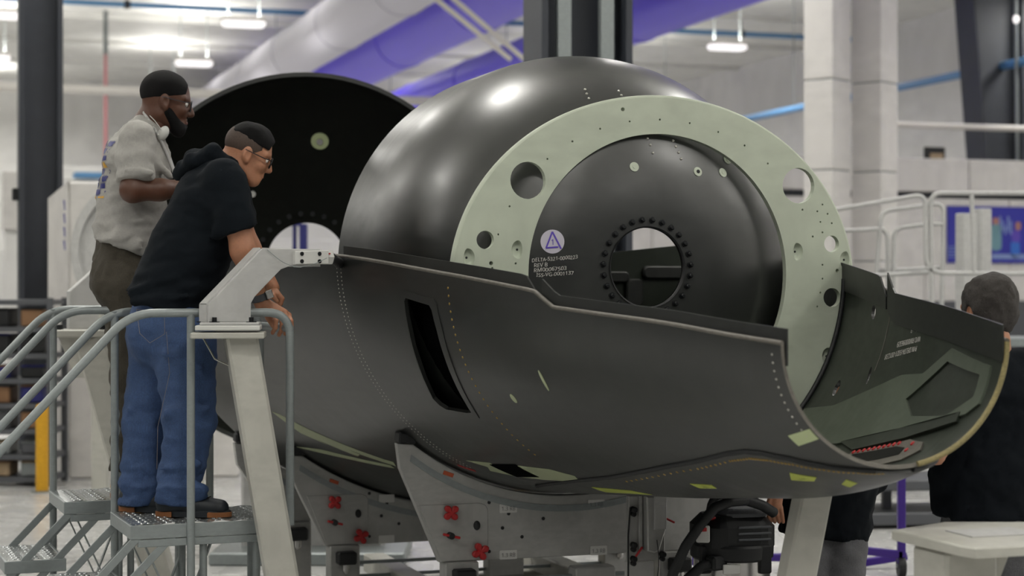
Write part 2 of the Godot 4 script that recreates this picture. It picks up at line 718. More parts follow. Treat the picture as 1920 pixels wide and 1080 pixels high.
func materials() -> void:
	TX.soft = noise_tex(1.6, 1, 0.93, 1.0, 256, 4)
	TX.rough = noise_tex(1.6, 2, 0.80, 1.0, 256, 5)
	TX.fine = noise_tex(9.0, 3, 0.0, 1.0, 256, 3)
	TX.cloth = noise_tex(22.0, 4, 0.0, 1.0, 256, 2)
	TX.denim = noise_tex(14.0, 5, 0.72, 1.0, 256, 4, Vector2(1.0, 0.4))
	TX.mottle = noise_tex(1.6, 6, 0.78, 1.0, 256, 5)
	TX.wipe = noise_tex(1.0, 7, 0.84, 1.0, 256, 5, Vector2(0.5, 2.5))
	M.shell = mat("dark composite", c8(42, 44, 42), 0.37, 0.0, {"tex": TX.mottle, "rough_tex": TX.wipe, "scale": 0.9, "spec": 0.62})
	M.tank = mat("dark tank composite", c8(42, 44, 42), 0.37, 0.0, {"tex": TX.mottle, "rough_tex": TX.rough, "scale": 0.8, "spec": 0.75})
	M.inner = mat("olive black liner", c8(44, 50, 42), 0.40, 0.0, {"tex": TX.soft, "rough_tex": TX.rough, "scale": 1.1, "spec": 0.45})
	M.liner = mat("olive liner ply", c8(82, 90, 78), 0.42, 0.0, {"tex": TX.soft, "rough_tex": TX.rough, "scale": 1.3, "spec": 0.5})
	M.flange = mat("flange composite", c8(42, 44, 42), 0.42, 0.0, {"tex": TX.mottle, "scale": 1.6})
	M.edge = mat("worn bare edge with rim highlight", c8(116, 112, 104), 0.45, 0.2, {"tex": TX.mottle, "scale": 4.0})  # lighter tone also carries the highlight along the rims
	M.bowl = mat("composite with hollow shade", c8(22, 24, 20), 0.65, 0.0, {"tex": TX.mottle, "scale": 1.0, "spec": 0.25})  # blacker than the shell: the shade of hollow insides is in the colour
	M.black = mat("black rubber", c8(20, 22, 24), 0.55)
	M.void = mat("black of slot shade and paint bar", c8(8, 8, 9), 0.9, 0.0, {"spec": 0.1})  # slot shade put in as black; the painted bar shares it
	M.primer = mat("green primer", c8(194, 202, 184), 0.52, 0.0, {"tex": TX.soft, "scale": 0.7})
	M.paintgreen = mat("pale green paint", c8(168, 176, 142), 0.5)
	M.tape = mat("yellow green tape", c8(172, 182, 78), 0.6)
	M.tape2 = mat("pale green tape", c8(186, 198, 152), 0.6)
	M.ink = mat("ink", c8(30, 32, 34), 0.7)
	M.gold = mat("brass fastener", c8(150, 124, 66), 0.4, 0.6)
	M.steelpt = mat("bright fastener", c8(190, 188, 180), 0.35, 0.6)
	M.alu = mat("machined aluminium", c8(176, 176, 173), 0.5, 0.25, {"tex": TX.soft, "rough_tex": TX.rough, "scale": 2.0})
	M.white_paint = mat("off white paint", c8(188, 187, 178), 0.42, 0.0, {"tex": TX.soft, "scale": 1.2})
	M.bracket = mat("light grey paint", c8(190, 190, 188), 0.45, 0.0, {"tex": TX.soft, "scale": 2.0})
	M.stair = mat("grey painted steel", c8(146, 153, 153), 0.40, 0.2, {"tex": TX.soft, "scale": 3.0})
	M.deck = mat("worn grating steel", c8(168, 172, 172), 0.28, 0.7, {"rough_tex": TX.rough, "scale": 5.0})
	M.red = mat("red plastic", c8(176, 34, 36), 0.45)
	M.dark_metal = mat("dark bolt", c8(34, 36, 38), 0.4, 0.4)
	M.purple = mat("violet paint", c8(60, 30, 130), 0.45)
	M.yellow = mat("safety yellow", c8(224, 168, 32), 0.5, 0.0, {"tex": TX.soft, "scale": 2.0})
	M.plate = mat("white placard", c8(208, 208, 204), 0.5)
	M.column = mat("charcoal steel", c8(52, 56, 64), 0.55, 0.0, {"tex": TX.soft, "scale": 0.5})
	M.wall = mat("white wall", c8(232, 231, 228), 0.7, 0.0, {"tex": TX.soft, "scale": 0.12})
	M.roof = mat("white roof deck", c8(236, 235, 231), 0.6, 0.0, {"tex": TX.soft, "scale": 0.2})
	M.floor = mat("polished concrete", c8(200, 200, 198), 0.3, 0.0, {"tex": TX.soft, "rough_tex": TX.rough, "scale": 0.35})
	M.office = mat("white panel", c8(226, 223, 219), 0.55, 0.0, {"tex": TX.soft, "scale": 0.4})
	M.pipe_blue = mat("blue pipe", c8(96, 148, 196), 0.4)
	M.pipe_white = mat("white pipe", c8(220, 216, 210), 0.45)
	M.pipe_red = mat("faded red pipe", c8(190, 120, 125), 0.5)
	M.duct_violet_lit = mat("white duct with violet light painted in", c8(122, 106, 245), 0.42)  # violet light on a white duct, put into the colour
	M.duct_lilac_lit = mat("white duct with faint violet light painted in", c8(218, 216, 228), 0.45)  # lilac tint stands for violet light on a white duct
	M.lamp = mat("lamp diffuser", c8(255, 250, 250), 0.5, 0.0, {"glow": 1.3})
	M.rack = mat("grey rack", c8(84, 86, 90), 0.5)
	M.glass = mat("clear lens", c8(235, 240, 245), 0.05, 0.0, {"alpha": 0.12})
	M.dark_lens = mat("tinted lens", c8(30, 34, 40), 0.08, 0.0, {"alpha": 0.55})
	M.skin_dark = mat("brown skin", c8(92, 58, 42), 0.48, 0.0, {"sss": 0.06, "tex": TX.soft, "scale": 9.0})
	M.skin_tan = mat("tan skin", c8(182, 128, 98), 0.5, 0.0, {"sss": 0.10, "tex": TX.soft, "scale": 9.0})
	M.hair = mat("black hair", c8(17, 16, 17), 0.7, 0.0, {"spec": 0.3, "bump": TX.cloth, "depth": 0.25, "scale": 14.0})
	M.fade = mat("clipped hair", c8(76, 60, 51), 0.65, 0.0, {"tex": TX.mottle, "scale": 16.0})
	M.hair_grey = mat("dark hair with grey", c8(78, 72, 68), 0.7, 0.0, {"tex": TX.mottle, "scale": 12.0, "bump": TX.fine, "depth": 0.8})
	M.shirt_grey = mat("grey marl cotton", c8(170, 168, 163), 0.85, 0.0, {"tex": TX.soft, "scale": 8.0, "rim": 0.3, "bump": TX.cloth, "depth": 0.05})
	M.shirt_black = mat("black cotton", c8(17, 23, 29), 0.9, 0.0, {"tex": TX.soft, "scale": 8.0, "spec": 0.3})
	M.shirt_dark = mat("blue black cotton", c8(11, 16, 22), 0.9, 0.0, {"spec": 0.3})
	M.jeans = mat("blue denim", c8(62, 88, 132), 0.8, 0.0, {"tex": TX.denim, "scale": 3.0, "bump": TX.cloth, "depth": 0.08})
	M.olive = mat("dark olive twill", c8(72, 66, 54), 0.8, 0.0, {"tex": TX.denim, "scale": 3.0})
	M.grey_trousers = mat("grey twill", c8(104, 104, 108), 0.8, 0.0, {"tex": TX.denim, "scale": 3.0})
	M.shoe = mat("blue black shoe", c8(26, 32, 38), 0.55)
	M.gum = mat("gum sole", c8(140, 88, 48), 0.6)
	M.boot = mat("tan boot", c8(196, 140, 40), 0.6)
	M.thread = mat("orange thread", c8(120, 112, 108), 0.7)
	M.eye = mat("eye", c8(225, 220, 215), 0.2)
	M.lip = mat("lips", c8(120, 72, 64), 0.5)
	M.lip_tan = mat("lips pale", c8(160, 98, 82), 0.5)
	M.purple_print = mat("violet print", c8(92, 70, 180), 0.5)
	M.pale_sticker = mat("pale lilac sticker", c8(196, 192, 204), 0.5)
	M.chalk = mat("white marker", c8(214, 212, 206), 0.6)
	M.mural_blue = mat("deep blue print", c8(48, 50, 160), 0.6)
	M.navy = mat("navy plastic", c8(36, 40, 110), 0.5)
	M.chrome = mat("bright steel", c8(190, 188, 186), 0.25, 0.9)
	M.wood = mat("brown board", c8(140, 104, 72), 0.6)
	M.card = mat("tan cardboard", c8(168, 146, 118), 0.8)
	M.bluebin = mat("blue plastic bin", c8(50, 70, 120), 0.5)

func _ready() -> void:
	rng.seed = 7
	# camera
	var cam := Camera3D.new()
	cam.name = "camera"
	cam.position = Vector3(0, EYE, 0)
	add_child(cam)
	var at_ := CameraAttributesPhysical.new()
	at_.frustum_focal_length = 75.0
	at_.frustum_focus_distance = 7.45
	at_.frustum_near = 0.1
	at_.frustum_far = 300.0
	at_.exposure_aperture = 2.6
	cam.attributes = at_
	cam.fov = rad_to_deg(2.0 * atan(540.0 / F))
	cam.near = 0.1
	cam.far = 300.0
	cam.current = true
	# environment
	var we := WorldEnvironment.new()
	we.name = "world_environment"
	var env := Environment.new()
	env.background_mode = Environment.BG_COLOR
	env.background_color = Color(0.0, 0.0, 0.0)
	env.tonemap_mode = Environment.TONE_MAPPER_LINEAR
	env.tonemap_exposure = 0.86
	env.sdfgi_enabled = true
	env.ssao_enabled = true
	env.ssil_enabled = true
	we.environment = env
	add_child(we)
	materials()
	lights()
	room()
	fuselage()
	ring_frame()
	tank()
	second_bowl()
	cradles()
	stand()
	stairs()
	people()
	vacuum()
	right_side()
	background()
	# the lens keeps the field of view of the photograph
	cam.fov = rad_to_deg(2.0 * atan(540.0 / F))

const CEIL := 8.0
const X0 := -14.0
const X1 := 22.0
const Z0 := -10.0
const Z1 := 56.0

func lights() -> void:
	var size := Vector2(0.8, 0.4)
	var spots := []
	for i in 6:
		for j in 5:
			spots.append(Vector2(-9.8 + 5.7 * i, -5.2 + 7.7 * j))
	for q in [[1.46, 34.7], [5.77, 34.4], [16.0, 34.6], [5.72, 40.8], [-3.6, 34.6], [-8.7, 34.6], [-3.6, 41.2], [-8.7, 41.2], [1.33, 41.2], [16.0, 41.2], [16.0, 47.0], [5.77, 47.0], [10.9, 47.0], [-3.6, 47.0], [16.0, 53.0], [1.5, 53.0]]:
		spots.append(Vector2(q[0], q[1]))
	for sp in spots:
		var p := hall(sp.x, LAMP_Y, sp.y)
		var t := thing("ceiling_light", "white oval high bay lamp hanging from the roof deck", "lamp", p, "high bay lamps under the roof")
		var mb := MB.new()
		mb.prism(Transform3D(Basis(hb().x, -hb().z, hb().y), Vector3.ZERO), round2(-0.43, -0.23, 0.43, 0.23, 0.16), 0.0, 0.06, 0.02)
		part("housing", mb, M.pipe_white, t, true)
		mb = MB.new()
		mb.prism(Transform3D(Basis(hb().x, hb().z, -hb().y), Vector3.ZERO), round2(-0.41, -0.21, 0.41, 0.21, 0.15), 0.0, 0.09, 0.03)
		part("diffuser", mb, M.lamp, t, true)
		for s in [-0.3, 0.3]:
			mb = MB.new()
			rod(mb, hb().x * s + Vector3(0, 0.05, 0), hb().x * s + Vector3(0, CEIL - LAMP_Y, 0), 0.012, 6)
			part("hanger", mb, M.stair, t, true)
		var l := AreaLight3D.new()
		l.name = "added_roof_light"
		l.area_size = size
		l.light_energy = LAMP_ENERGY
		l.light_color = Color(1.0, 0.99, 0.965)
		l.shadow_enabled = true
		l.area_range = 90.0
		l.area_attenuation = 2.0
		l.transform = Transform3D(hb() * Basis(Vector3.RIGHT, -PI / 2), Vector3(0, -0.10, 0))
		t.add_child(l)
		# up-facing light added to each lamp to brighten the roof
		var u := AreaLight3D.new()
		u.name = "added_roof_light"
		u.area_size = size
		u.light_energy = LAMP_ENERGY * 0.6
		u.light_color = l.light_color
		u.shadow_enabled = true
		u.area_range = 90.0
		u.area_attenuation = 2.0
		u.transform = Transform3D(hb() * Basis(Vector3.RIGHT, PI / 2), Vector3(0, 0.12, 0))
		t.add_child(u)

const LAMP_Y := 6.8
const LAMP_ENERGY := 12.0

func slab(called: String, c: Vector3, s: Vector3, m: Material, label := "") -> MeshInstance3D:
	var mb := MB.new()
	mb.box(Transform3D(hb(), hall(c.x, c.y, c.z)), s)
	return setting(called, mb, m, label)

func room() -> void:
	var mx := (X0 + X1) / 2
	var mz := (Z0 + Z1) / 2
	slab("floor", Vector3(mx, -0.15, mz), Vector3(X1 - X0 + 0.6, 0.3, Z1 - Z0 + 0.6), M.floor)
	slab("ceiling", Vector3(mx, CEIL + 0.15, mz), Vector3(X1 - X0 + 0.6, 0.3, Z1 - Z0 + 0.6), M.roof)
	slab("wall_back", Vector3(mx, CEIL / 2, Z1 + 0.15), Vector3(X1 - X0 + 0.6, CEIL, 0.3), M.wall)
	slab("wall_front", Vector3(mx, CEIL / 2, Z0 - 0.15), Vector3(X1 - X0 + 0.6, CEIL, 0.3), M.column)  # unseen behind the camera, made charcoal so the shell mirrors dark
	slab("wall_left", Vector3(X0 - 0.15, CEIL / 2, mz), Vector3(0.3, CEIL, Z1 - Z0), M.column)  # never in view; charcoal set to darken the shell's near side reflections
	slab("wall_right", Vector3(X1 + 0.15, CEIL / 2, mz), Vector3(0.3, CEIL, Z1 - Z0), M.wall)

func run_pipe(across: float, y: float, a0: float, a1: float, r: float, m: Material, called: String, label: String, cat: String, seams := 0) -> void:
	var t := thing(called, label, cat, hall(across, y, a0))
	var mb := MB.new()
	rod(mb, hall(across, y, a0), hall(across, y, a1), r, 28 if r > 0.2 else 12)
	part("tube", mb, m, t)
	for k in seams:
		mb = MB.new()
		var al := lerpf(a0, a1, (k + 0.5) / seams)
		mb.lathe(Transform3D(look(Vector3.ZERO, hall(0, 0, 1)), hall(across, y, al)), [Vector2(r, -0.05), Vector2(r + 0.02, -0.05), Vector2(r + 0.02, 0.05), Vector2(r, 0.05)], 28)
		part("joint_band", mb, m, t)
	var k2 := 4
	for k in k2:
		mb = MB.new()
		var al := lerpf(a0, a1, (k + 0.5) / k2)
		rod(mb, hall(across, y + r * 0.9, al), hall(across, CEIL, al), 0.012, 6)
		part("hanger", mb, M.stair, t)

func cross_pipe(along: float, y: float, x0: float, x1: float, r: float, m: Material, called: String, label: String, cat: String) -> void:
	var t := thing(called, label, cat, hall(x0, y, along))
	var mb := MB.new()
	rod(mb, hall(x0, y, along), hall(x1, y, along), r, 10)
	part("tube", mb, m, t)
	for k in 5:
		mb = MB.new()
		var ax := lerpf(x0, x1, (k + 0.5) / 5)
		rod(mb, hall(ax, y, along), hall(ax, CEIL, along), 0.015, 6)
		mb.box(Transform3D(hb(), hall(ax, y, along)), Vector3(0.12, 0.16, 0.16))
		part("hanger_clamp", mb, M.column, t)

func ibeam(mb: MB, base: Vector3, top: Vector3, wide: float, deep: float, wide_top := 0.0) -> void:
	# section in hall axes: flanges across the view, web along it
	var w1 := wide if wide_top == 0.0 else wide_top
	var x := hb().x
	var z := hb().z
	for sg in [-1.0, 1.0]:
		var pts := []
		for e in [0, 1]:
			var c: Vector3 = [base, top][e]
			var w: float = [wide, w1][e]
			pts.append([c + x * sg * w * 0.5 - z * deep * 0.5, c + x * (sg * w * 0.5 - sg * 0.05) - z * deep * 0.5, c + x * (sg * w * 0.5 - sg * 0.05) + z * deep * 0.5, c + x * sg * w * 0.5 + z * deep * 0.5])
		var mid: Vector3 = (pts[0][0] + pts[0][2] + pts[1][0] + pts[1][2]) * 0.25
		for k in 4:
			mb.face([pts[0][k], pts[0][(k + 1) % 4], pts[1][(k + 1) % 4], pts[1][k]], mid)
		mb.face(pts[0], mid)
		mb.face(pts[1], mid)
	var a := [base - x * wide * 0.47 + z * 0.02, base + x * wide * 0.47 + z * 0.02, top + x * w1 * 0.47 + z * 0.02, top - x * w1 * 0.47 + z * 0.02]
	mb.face(a, base - z)
	var b := []
	for p in a:
		b.append(p - z * 0.04)
	mb.face(b, base + z)

func background() -> void:
	# ducts and pipes under the roof
	run_pipe(7.65, 6.85, 18.0, 55.0, 0.54, M.duct_lilac_lit, "round_duct", "white round duct under the roof with faint violet light in its colour", "duct", 8)
	run_pipe(9.4, 6.9, 12.0, 55.0, 0.62, M.duct_violet_lit, "round_duct", "round duct with bright violet light painted in behind the charcoal column, upper one", "duct", 8)
	run_pipe(12.5, 6.72, 12.0, 55.0, 0.48, M.duct_violet_lit, "round_duct", "slimmer round duct with violet light painted in nearer the white box columns", "duct", 8)
	var q := on_hall(400, 20, 38.0)
	cross_pipe(38.5, 7.66, X0 + 0.3, X1 - 0.3, 0.06, M.pipe_blue, "air_line", "long blue air pipe crossing the hall under the roof", "pipe")
	q = on_hall(1420, 160, 36.0)
	run_pipe(17.5, 5.5, 24.0, 52.0, 0.075, M.pipe_blue, "air_line", "blue pipe running along the hall behind the white columns", "pipe")
	# roof purlins
	for k in 9:
		var mb := MB.new()
		mb.box(Transform3D(hb(), hall((X0 + X1) / 2, CEIL - 0.05, 16.0 + k * 4.4)), Vector3(X1 - X0, 0.1, 0.1))
		setting("trim", mb, M.roof)
	# paired white conduit rails crossing under the ducts
	var cr := thing("cable_rail", "pair of thin white rails slanting under the duct painted with violet light", "rail", hall(8.0, 6.2, 20.0))
	for s in [0.0, 1.0]:
		var mb := MB.new()
		bar(mb, at(812 + s * 34, -6, 24.0), at(958 + s * 26, 112, 24.0), 0.09, 0.06)
		part("rail", mb, M.pipe_white, cr)
	var mh := MB.new()
	rod(mh, at(812, -6, 24.0), at(812, -6, 24.0) * Vector3(1, 0, 1) + Vector3(0, CEIL, 0), 0.015, 6)
	part("hanger", mh, M.stair, cr)
	# charcoal columns
	var cols := [[75, 18.0, 0.42, "charcoal steel column behind the grey shelving rack"], [1083, 13.2, 0.70, "wide charcoal steel column rising behind the tank"]]
	for c in cols:
		var p := at(c[0], 540, c[1])
		p.y = 0.0
		var t := thing("steel_column", c[3], "column", p)
		var mb := MB.new()
		ibeam(mb, p, p + Vector3(0, CEIL, 0), c[2], 0.42)
		part("shaft", mb, M.column, t)
		mb = MB.new()
		mb.box(Transform3D(hb(), p + Vector3(0, 0.02, 0)), Vector3(c[2] + 0.2, 0.04, 0.6), 0.01)
		part("base_plate", mb, M.column, t)
		if c[2] > 0.6:
			mb = MB.new()
			for s in [-0.16, 0.17]:
				mb.box(Transform3D(hb(), p + hb().x * s + hb().z * 0.14 + Vector3(0, CEIL / 2, 0)), Vector3(0.10, CEIL - 0.1, 0.06))
			part("conduit", mb, M.stair, t)
		else:
			mb = MB.new()
			mb.box(Transform3D(hb(), p + Vector3(-0.2, 2.63, 0.1)), Vector3(0.1, 0.12, 0.16), 0.01)
			part("clip", mb, M.black, t)
	var pr := Vector3(8.95, 0, -31.0)
	var tr := thing("steel_column", "tapered dark steel column rising behind the white parapet", "column", pr)
	var mr := MB.new()
	ibeam(mr, pr, pr + Vector3(0, CEIL, 0) + hb().x * -0.36, 1.5, 0.6, 2.2)
	part("shaft", mr, M.column, tr)
	mr = MB.new()
	mr.box(Transform3D(hb(), pr + Vector3(-0.1, CEIL / 2, 0.2)), Vector3(0.34, CEIL - 0.1, 0.1))
	part("stiffener", mr, M.column, tr)
	mr = MB.new()
	rod(mr, at(1908, 330, 30.2), at(1904, -40, 30.2), 0.03, 6)
	part("conduit", mr, M.stair, tr)
	mr = MB.new()
	mr.ball(at(1905, 36, 30.1), Vector3(0.05, 0.07, 0.05), 10, 8)
	part("pilot_light", mr, M.lamp, tr)
	# white box columns
	for k in 2:
		var px: float = [1551, 1640][k]
		var p := at(px, 540, 20.0 + k * 0.3)
		p.y = 0.0
		var t := thing("box_column", ["white panelled square column next to the green ring", "white panelled square column nearer the mural wall"][k], "column", p)
		for s in 8:
			var mb := MB.new()
			mb.box(Transform3D(Basis(Vector3.UP, 0.85), p + Vector3(0, 0.5 + s * 1.0, 0)), Vector3(0.38, 0.985, 0.38), 0.012)
			part("cladding_panel", mb, M.office, t)
		var core := MB.new()
		core.box(Transform3D(Basis(Vector3.UP, 0.85), p + Vector3(0, CEIL / 2, 0)), Vector3(0.35, CEIL, 0.35))
		part("core", core, M.stair, t)
	# modular office at the right with a parapet and the mural
	var oa := 24.0
	var tw := thing("modular_office", "long white panelled office block with a parapet behind the guard rails", "building", hall(on_hall(1700, 540, oa).x, 0, oa))
	var mb := MB.new()
	var e0 := on_hall(1040, 540, oa).x
	var e1 := X1 - 0.2
	mb.box(Transform3D(hb(), hall((e0 + e1) / 2, 0.75, oa + 0.5)), Vector3(e1 - e0, 1.5, 1.0))
	part("plinth", mb, M.rack, tw)
	for k in 9:
		mb = MB.new()
		var w := (e1 - e0) / 9
		mb.box(Transform3D(hb(), hall(e0 + w * (k + 0.5), 2.28, oa + 0.5)), Vector3(w - 0.012, 1.56, 1.0), 0.01)
		part("wall_panel", mb, M.office, tw)
	mb = MB.new()
	mb.box(Transform3D(hb(), hall((e0 + e1) / 2, 3.11, oa + 0.55)), Vector3(e1 - e0, 0.1, 0.9))
	part("ledge", mb, M.column, tw)
	for k in 6:
		mb = MB.new()
		var w := (e1 - e0) / 6
		mb.box(Transform3D(hb(), hall(e0 + w * (k + 0.5), 3.41, oa + 0.45)), Vector3(w - 0.015, 0.5, 1.0), 0.01)
		part("parapet_panel", mb, M.office, tw)
	mb = MB.new()
	mb.box(Transform3D(hb(), hall(e1 - 0.1, 2.0, oa + 4.2)), Vector3(0.2, 4.0, 7.0))
	part("side_wall", mb, M.office, tw)
	mural(oa - 0.03)
	var sx := on_hall(1752, 290, 24.4).x
	var sp := thing("wall_screen", "small dark framed screen standing on the white parapet", "screen", hall(sx, 3.66, 24.4))
	mb = MB.new()
	mb.box(Transform3D(hb(), hall(sx, 3.775, 24.4)), Vector3(0.36, 0.2, 0.05), 0.01)
	part("bezel", mb, M.black, sp)
	mb = MB.new()
	mb.box(Transform3D(hb(), hall(sx + 0.02, 3.735, 24.37)), Vector3(0.22, 0.08, 0.02))
	part("panel", mb, M.card, sp)
	# white cross beams
	for b in [[1560, 224, 236, 26.0, 1.0, "white pipe across the hall above the parapet"], [-60, 152, 170, 30.0, 0.0, "thick white beam passing behind the left charcoal column"]]:
		var m3 := MB.new()
		var p0 := on_hall(b[0], b[1], b[3])
		var p1 := on_hall(b[0], b[2], b[3])
		var x1: float = X1 - 0.1 if b[4] else on_hall(900, 160, b[3]).x
		m3.tube([hall(p0.x, (p0.y + p1.y) / 2, b[3]), hall(x1, (p0.y + p1.y) / 2, b[3])], absf(p0.y - p1.y) / 2, 14)
		solo("cross_beam", m3, M.pipe_white, b[5], "beam")
	for k in 3:
		var m3 := MB.new()
		var yy: float = [4.55, 3.9, 2.75][k]
		m3.box(Transform3D(hb(), hall(-2.0, yy, 46.0)), Vector3(24.0, [0.35, 0.3, 0.4][k], 0.3), 0.02)
		setting("trim", m3, M.wall)
	# drop line with red pipe
	var dl := thing("drop_line", "thin faded red drop pipe with blue valve hanging from the air pipe", "pipe", hall(on_hall(198, 10, 37.7).x, 3.0, 37.7))
	var m4 := MB.new()
	var du := on_hall(198, 20, 37.7)
	rod(m4, hall(du.x, du.y, 37.7), hall(du.x, du.y - 0.9, 37.7), 0.05, 8)
	part("valve", m4, M.stair, dl)
	m4 = MB.new()
	rod(m4, hall(du.x, du.y - 0.9, 37.7), hall(du.x, 0.0, 37.7), 0.035, 8)
	part("tube", m4, M.pipe_red, dl)
	left_back()
	guard_rails()
	low_back()

func picture(w: int, h: int, fn: Callable) -> ImageTexture:
	var im := Image.create(w, h, false, Image.FORMAT_RGB8)
	fn.call(im)
	return ImageTexture.create_from_image(im)

func mural(along: float) -> void:
	var a := on_hall(1776, 386, along)
	var b := on_hall(1990, 494, along)
	var t := thing("wall_mural", "deep blue printed mural with standing figures on the white office wall", "mural", hall((a.x + b.x) / 2, b.y, along))
	var mb := MB.new()
	mb.box(Transform3D(hb(), hall((a.x + b.x) / 2, (a.y + b.y) / 2, along)), Vector3(b.x - a.x, a.y - b.y, 0.02))
	part("panel", mb, M.mural_blue, t)
	var pale := mat("pale print", c8(130, 150, 200), 0.6)
	var teal := mat("teal print", c8(110, 150, 160), 0.6)
	var skin := mat("warm print", c8(170, 120, 110), 0.6)
	var bright := mat("bright blue print", c8(50, 110, 200), 0.6)
	var flat := func(x0, y0, x1, y1, m):
		var w := MB.new()
		var p0 := on_hall(x0, y0, along - 0.012)
		var p1 := on_hall(x1, y1, along - 0.012)
		w.prism(Transform3D(hb(), hall((p0.x + p1.x) / 2, (p0.y + p1.y) / 2, along - 0.012)), round2(-absf(p1.x - p0.x) / 2, -absf(p1.y - p0.y) / 2, absf(p1.x - p0.x) / 2, absf(p1.y - p0.y) / 2, minf(absf(p1.x - p0.x), absf(p1.y - p0.y)) * 0.35), -0.002, 0.002)
		part("printed_shape", w, m, t)
	flat.call(1858, 420, 1878, 470, teal)
	flat.call(1861, 408, 1873, 421, skin)
	flat.call(1895, 452, 1912, 486, bright)
	flat.call(1897, 432, 1913, 455, M.purple_print)
	flat.call(1904, 416, 1914, 432, skin)
	for k in 5:
		flat.call(1874 + k * 5, 405 + k % 3 * 9, 1877 + k * 5, 440 - k % 2 * 7, pale)
	flat.call(1860, 476, 1925, 486, pale)
	for k in 4:
		flat.call(1776, 462 + k * 6, 1794 - k, 464 + k * 6, pale)

func left_back() -> void:
	# tall white machine cabinet with a blue print
	var base := at(165, 540, 16.0)
	base.y = 0.0
	var t := thing("machine_cabinet", "tall white machine cabinet with a narrow blue print", "cabinet", base)
	var x0 := at(128, 340, 16.0)
	var mb := MB.new()
	var bs := Basis(Vector3.UP, 0.12)
	var w := 1.5
	mb.box(Transform3D(bs, x0 * Vector3(1, 0, 1) + bs.x * w / 2 - bs.z * 0.6 + Vector3(0, x0.y / 2, 0)), Vector3(w, x0.y, 1.2), 0.02)
	part("body", mb, M.office, t)
	mb = MB.new()
	var c0 := x0 * Vector3(1, 0, 1)
	var l0 := at(90, 370, 16.6) * Vector3(1, 0, 1)
	var h0 := x0.y
	var h1 := at(90, 372, 16.6).y
	var mid := (c0 + l0) / 2 - bs.z * 0.5 + Vector3(0, 1, 0)
	mb.face([c0 + Vector3(0, 0, 0.005), l0, l0 + Vector3(0, h1, 0), c0 + Vector3(0, h0, 0.005)], mid)
	mb.face([l0, l0 - bs.z * 0.6, l0 - bs.z * 0.6 + Vector3(0, h1, 0), l0 + Vector3(0, h1, 0)], mid)
	mb.face([l0 + Vector3(0, h1, 0), l0 - bs.z * 0.6 + Vector3(0, h1, 0), c0 - bs.z * 0.6 + Vector3(0, h0, 0), c0 + Vector3(0, h0, 0)], mid)
	part("side_panel", mb, M.office, t)
	for k in 4:
		mb = MB.new()
		var d := 16.55 - (122 - 90) / 38.0 * 0.5
		bar(mb, at(122, 376 + k * 25, d) + Vector3(0, 0, 0.03), at(124, 394 + k * 25, d) + Vector3(0, 0, 0.03), 0.036, 0.008)
		part("printed_letter", mb, M.mural_blue, t)
	# white ring fixture beyond the workers
	var rc := at(275, 470, 13.2)
	var rt := thing("ring_fixture", "grey white ring shaped fixture with lightening holes behind the grey shirt", "fixture", Vector3(rc.x, 0, rc.z))
	mb = MB.new()
	var P := []
	for k in 49:
		var an := TAU * k / 48
		var dir := Vector3(cos(an), sin(an), 0)
		P.append([rc + dir * 0.50, rc + dir * 0.56])
	for k in 48:
		for e in [0.0, 0.12]:
			mb.face([P[k][0] - Vector3(0, 0, e), P[k + 1][0] - Vector3(0, 0, e), P[k + 1][1] - Vector3(0, 0, e), P[k][1] - Vector3(0, 0, e)], rc - Vector3(0, 0, 0.06))
		mb.face([P[k][1], P[k + 1][1], P[k + 1][1] - Vector3(0, 0, 0.12), P[k][1] - Vector3(0, 0, 0.12)], rc)
		var q := [P[k][0], P[k + 1][0], P[k + 1][0] - Vector3(0, 0, 0.12), P[k][0] - Vector3(0, 0, 0.12)]
		mb.face(q, rc + (P[k][0] - rc) * 3.0)
	part("rim", mb, M.bracket, rt)
	mb = MB.new()
	var holes := [circle2(Vector2(-0.30, 0.02), 0.075), circle2(Vector2(-0.14, 0.30), 0.07), circle2(Vector2(-0.15, -0.28), 0.07)]
	var fn := func(a, b, _o): return rc + Vector3(a, b, -0.05)
	var nfn := func(_a, _b): return Vector3(0, 0, 1)
	var disc2 := circle2(Vector2.ZERO, 0.51, 48)
	sheet(mb, fn, nfn, -0.52, 0.52, 10, -0.52, 0.52, 10, 0.0, [disc2], holes)
	sheet(mb, fn, nfn, -0.52, 0.52, 10, -0.52, 0.52, 10, -0.02, [disc2], holes, true)
	part("web", mb, M.bracket, rt)
	mb = MB.new()
	for s in [-0.35, 0.35]:
		mb.box(Transform3D(Basis(), Vector3(rc.x + s, (rc.y - 0.35) / 2, rc.z - 0.06)), Vector3(0.12, rc.y - 0.3, 0.1), 0.01)
	part("leg", mb, M.white_paint, rt)
	# second white stand between the two stairs (same kind as the bracket stand)
	var sb := at(165, 612, 9.7)
	var st := thing("fixture_stand", "white fixture stand with angled arm behind the two stairs", "stand", sb * Vector3(1, 0, 1))
	mb = MB.new()
	mb.box(Transform3D(Basis(Vector3.UP, 0.3), sb + Vector3(0, -0.035, 0)), Vector3(0.36, 0.04, 0.3), 0.006)
	part("top_plate", mb, M.white_paint, st)
	mb = MB.new()
	bar(mb, sb + Vector3(0.02, -0.06, 0), Vector3(sb.x + 0.42, 0.02, sb.z), 0.16, 0.16, 0.012)
	part("leg", mb, M.white_paint, st)
	mb = MB.new()
	mb.prism(Transform3D(Basis(Vector3.UP, -0.2), sb + Vector3(0, -0.055, 0.05)), v2([[-0.16, 0], [0.12, 0], [0.0, -0.22], [-0.06, -0.22]]), -0.02, 0.0)
	part("gusset", mb, M.white_paint, st)
	mb = MB.new()
	var al := [[-0.10, 0.0], [-0.10, 0.20], [0.24, 0.50], [0.5, 0.52], [0.5, 0.4], [0.3, 0.38], [0.06, 0.16], [0.06, 0.0]]
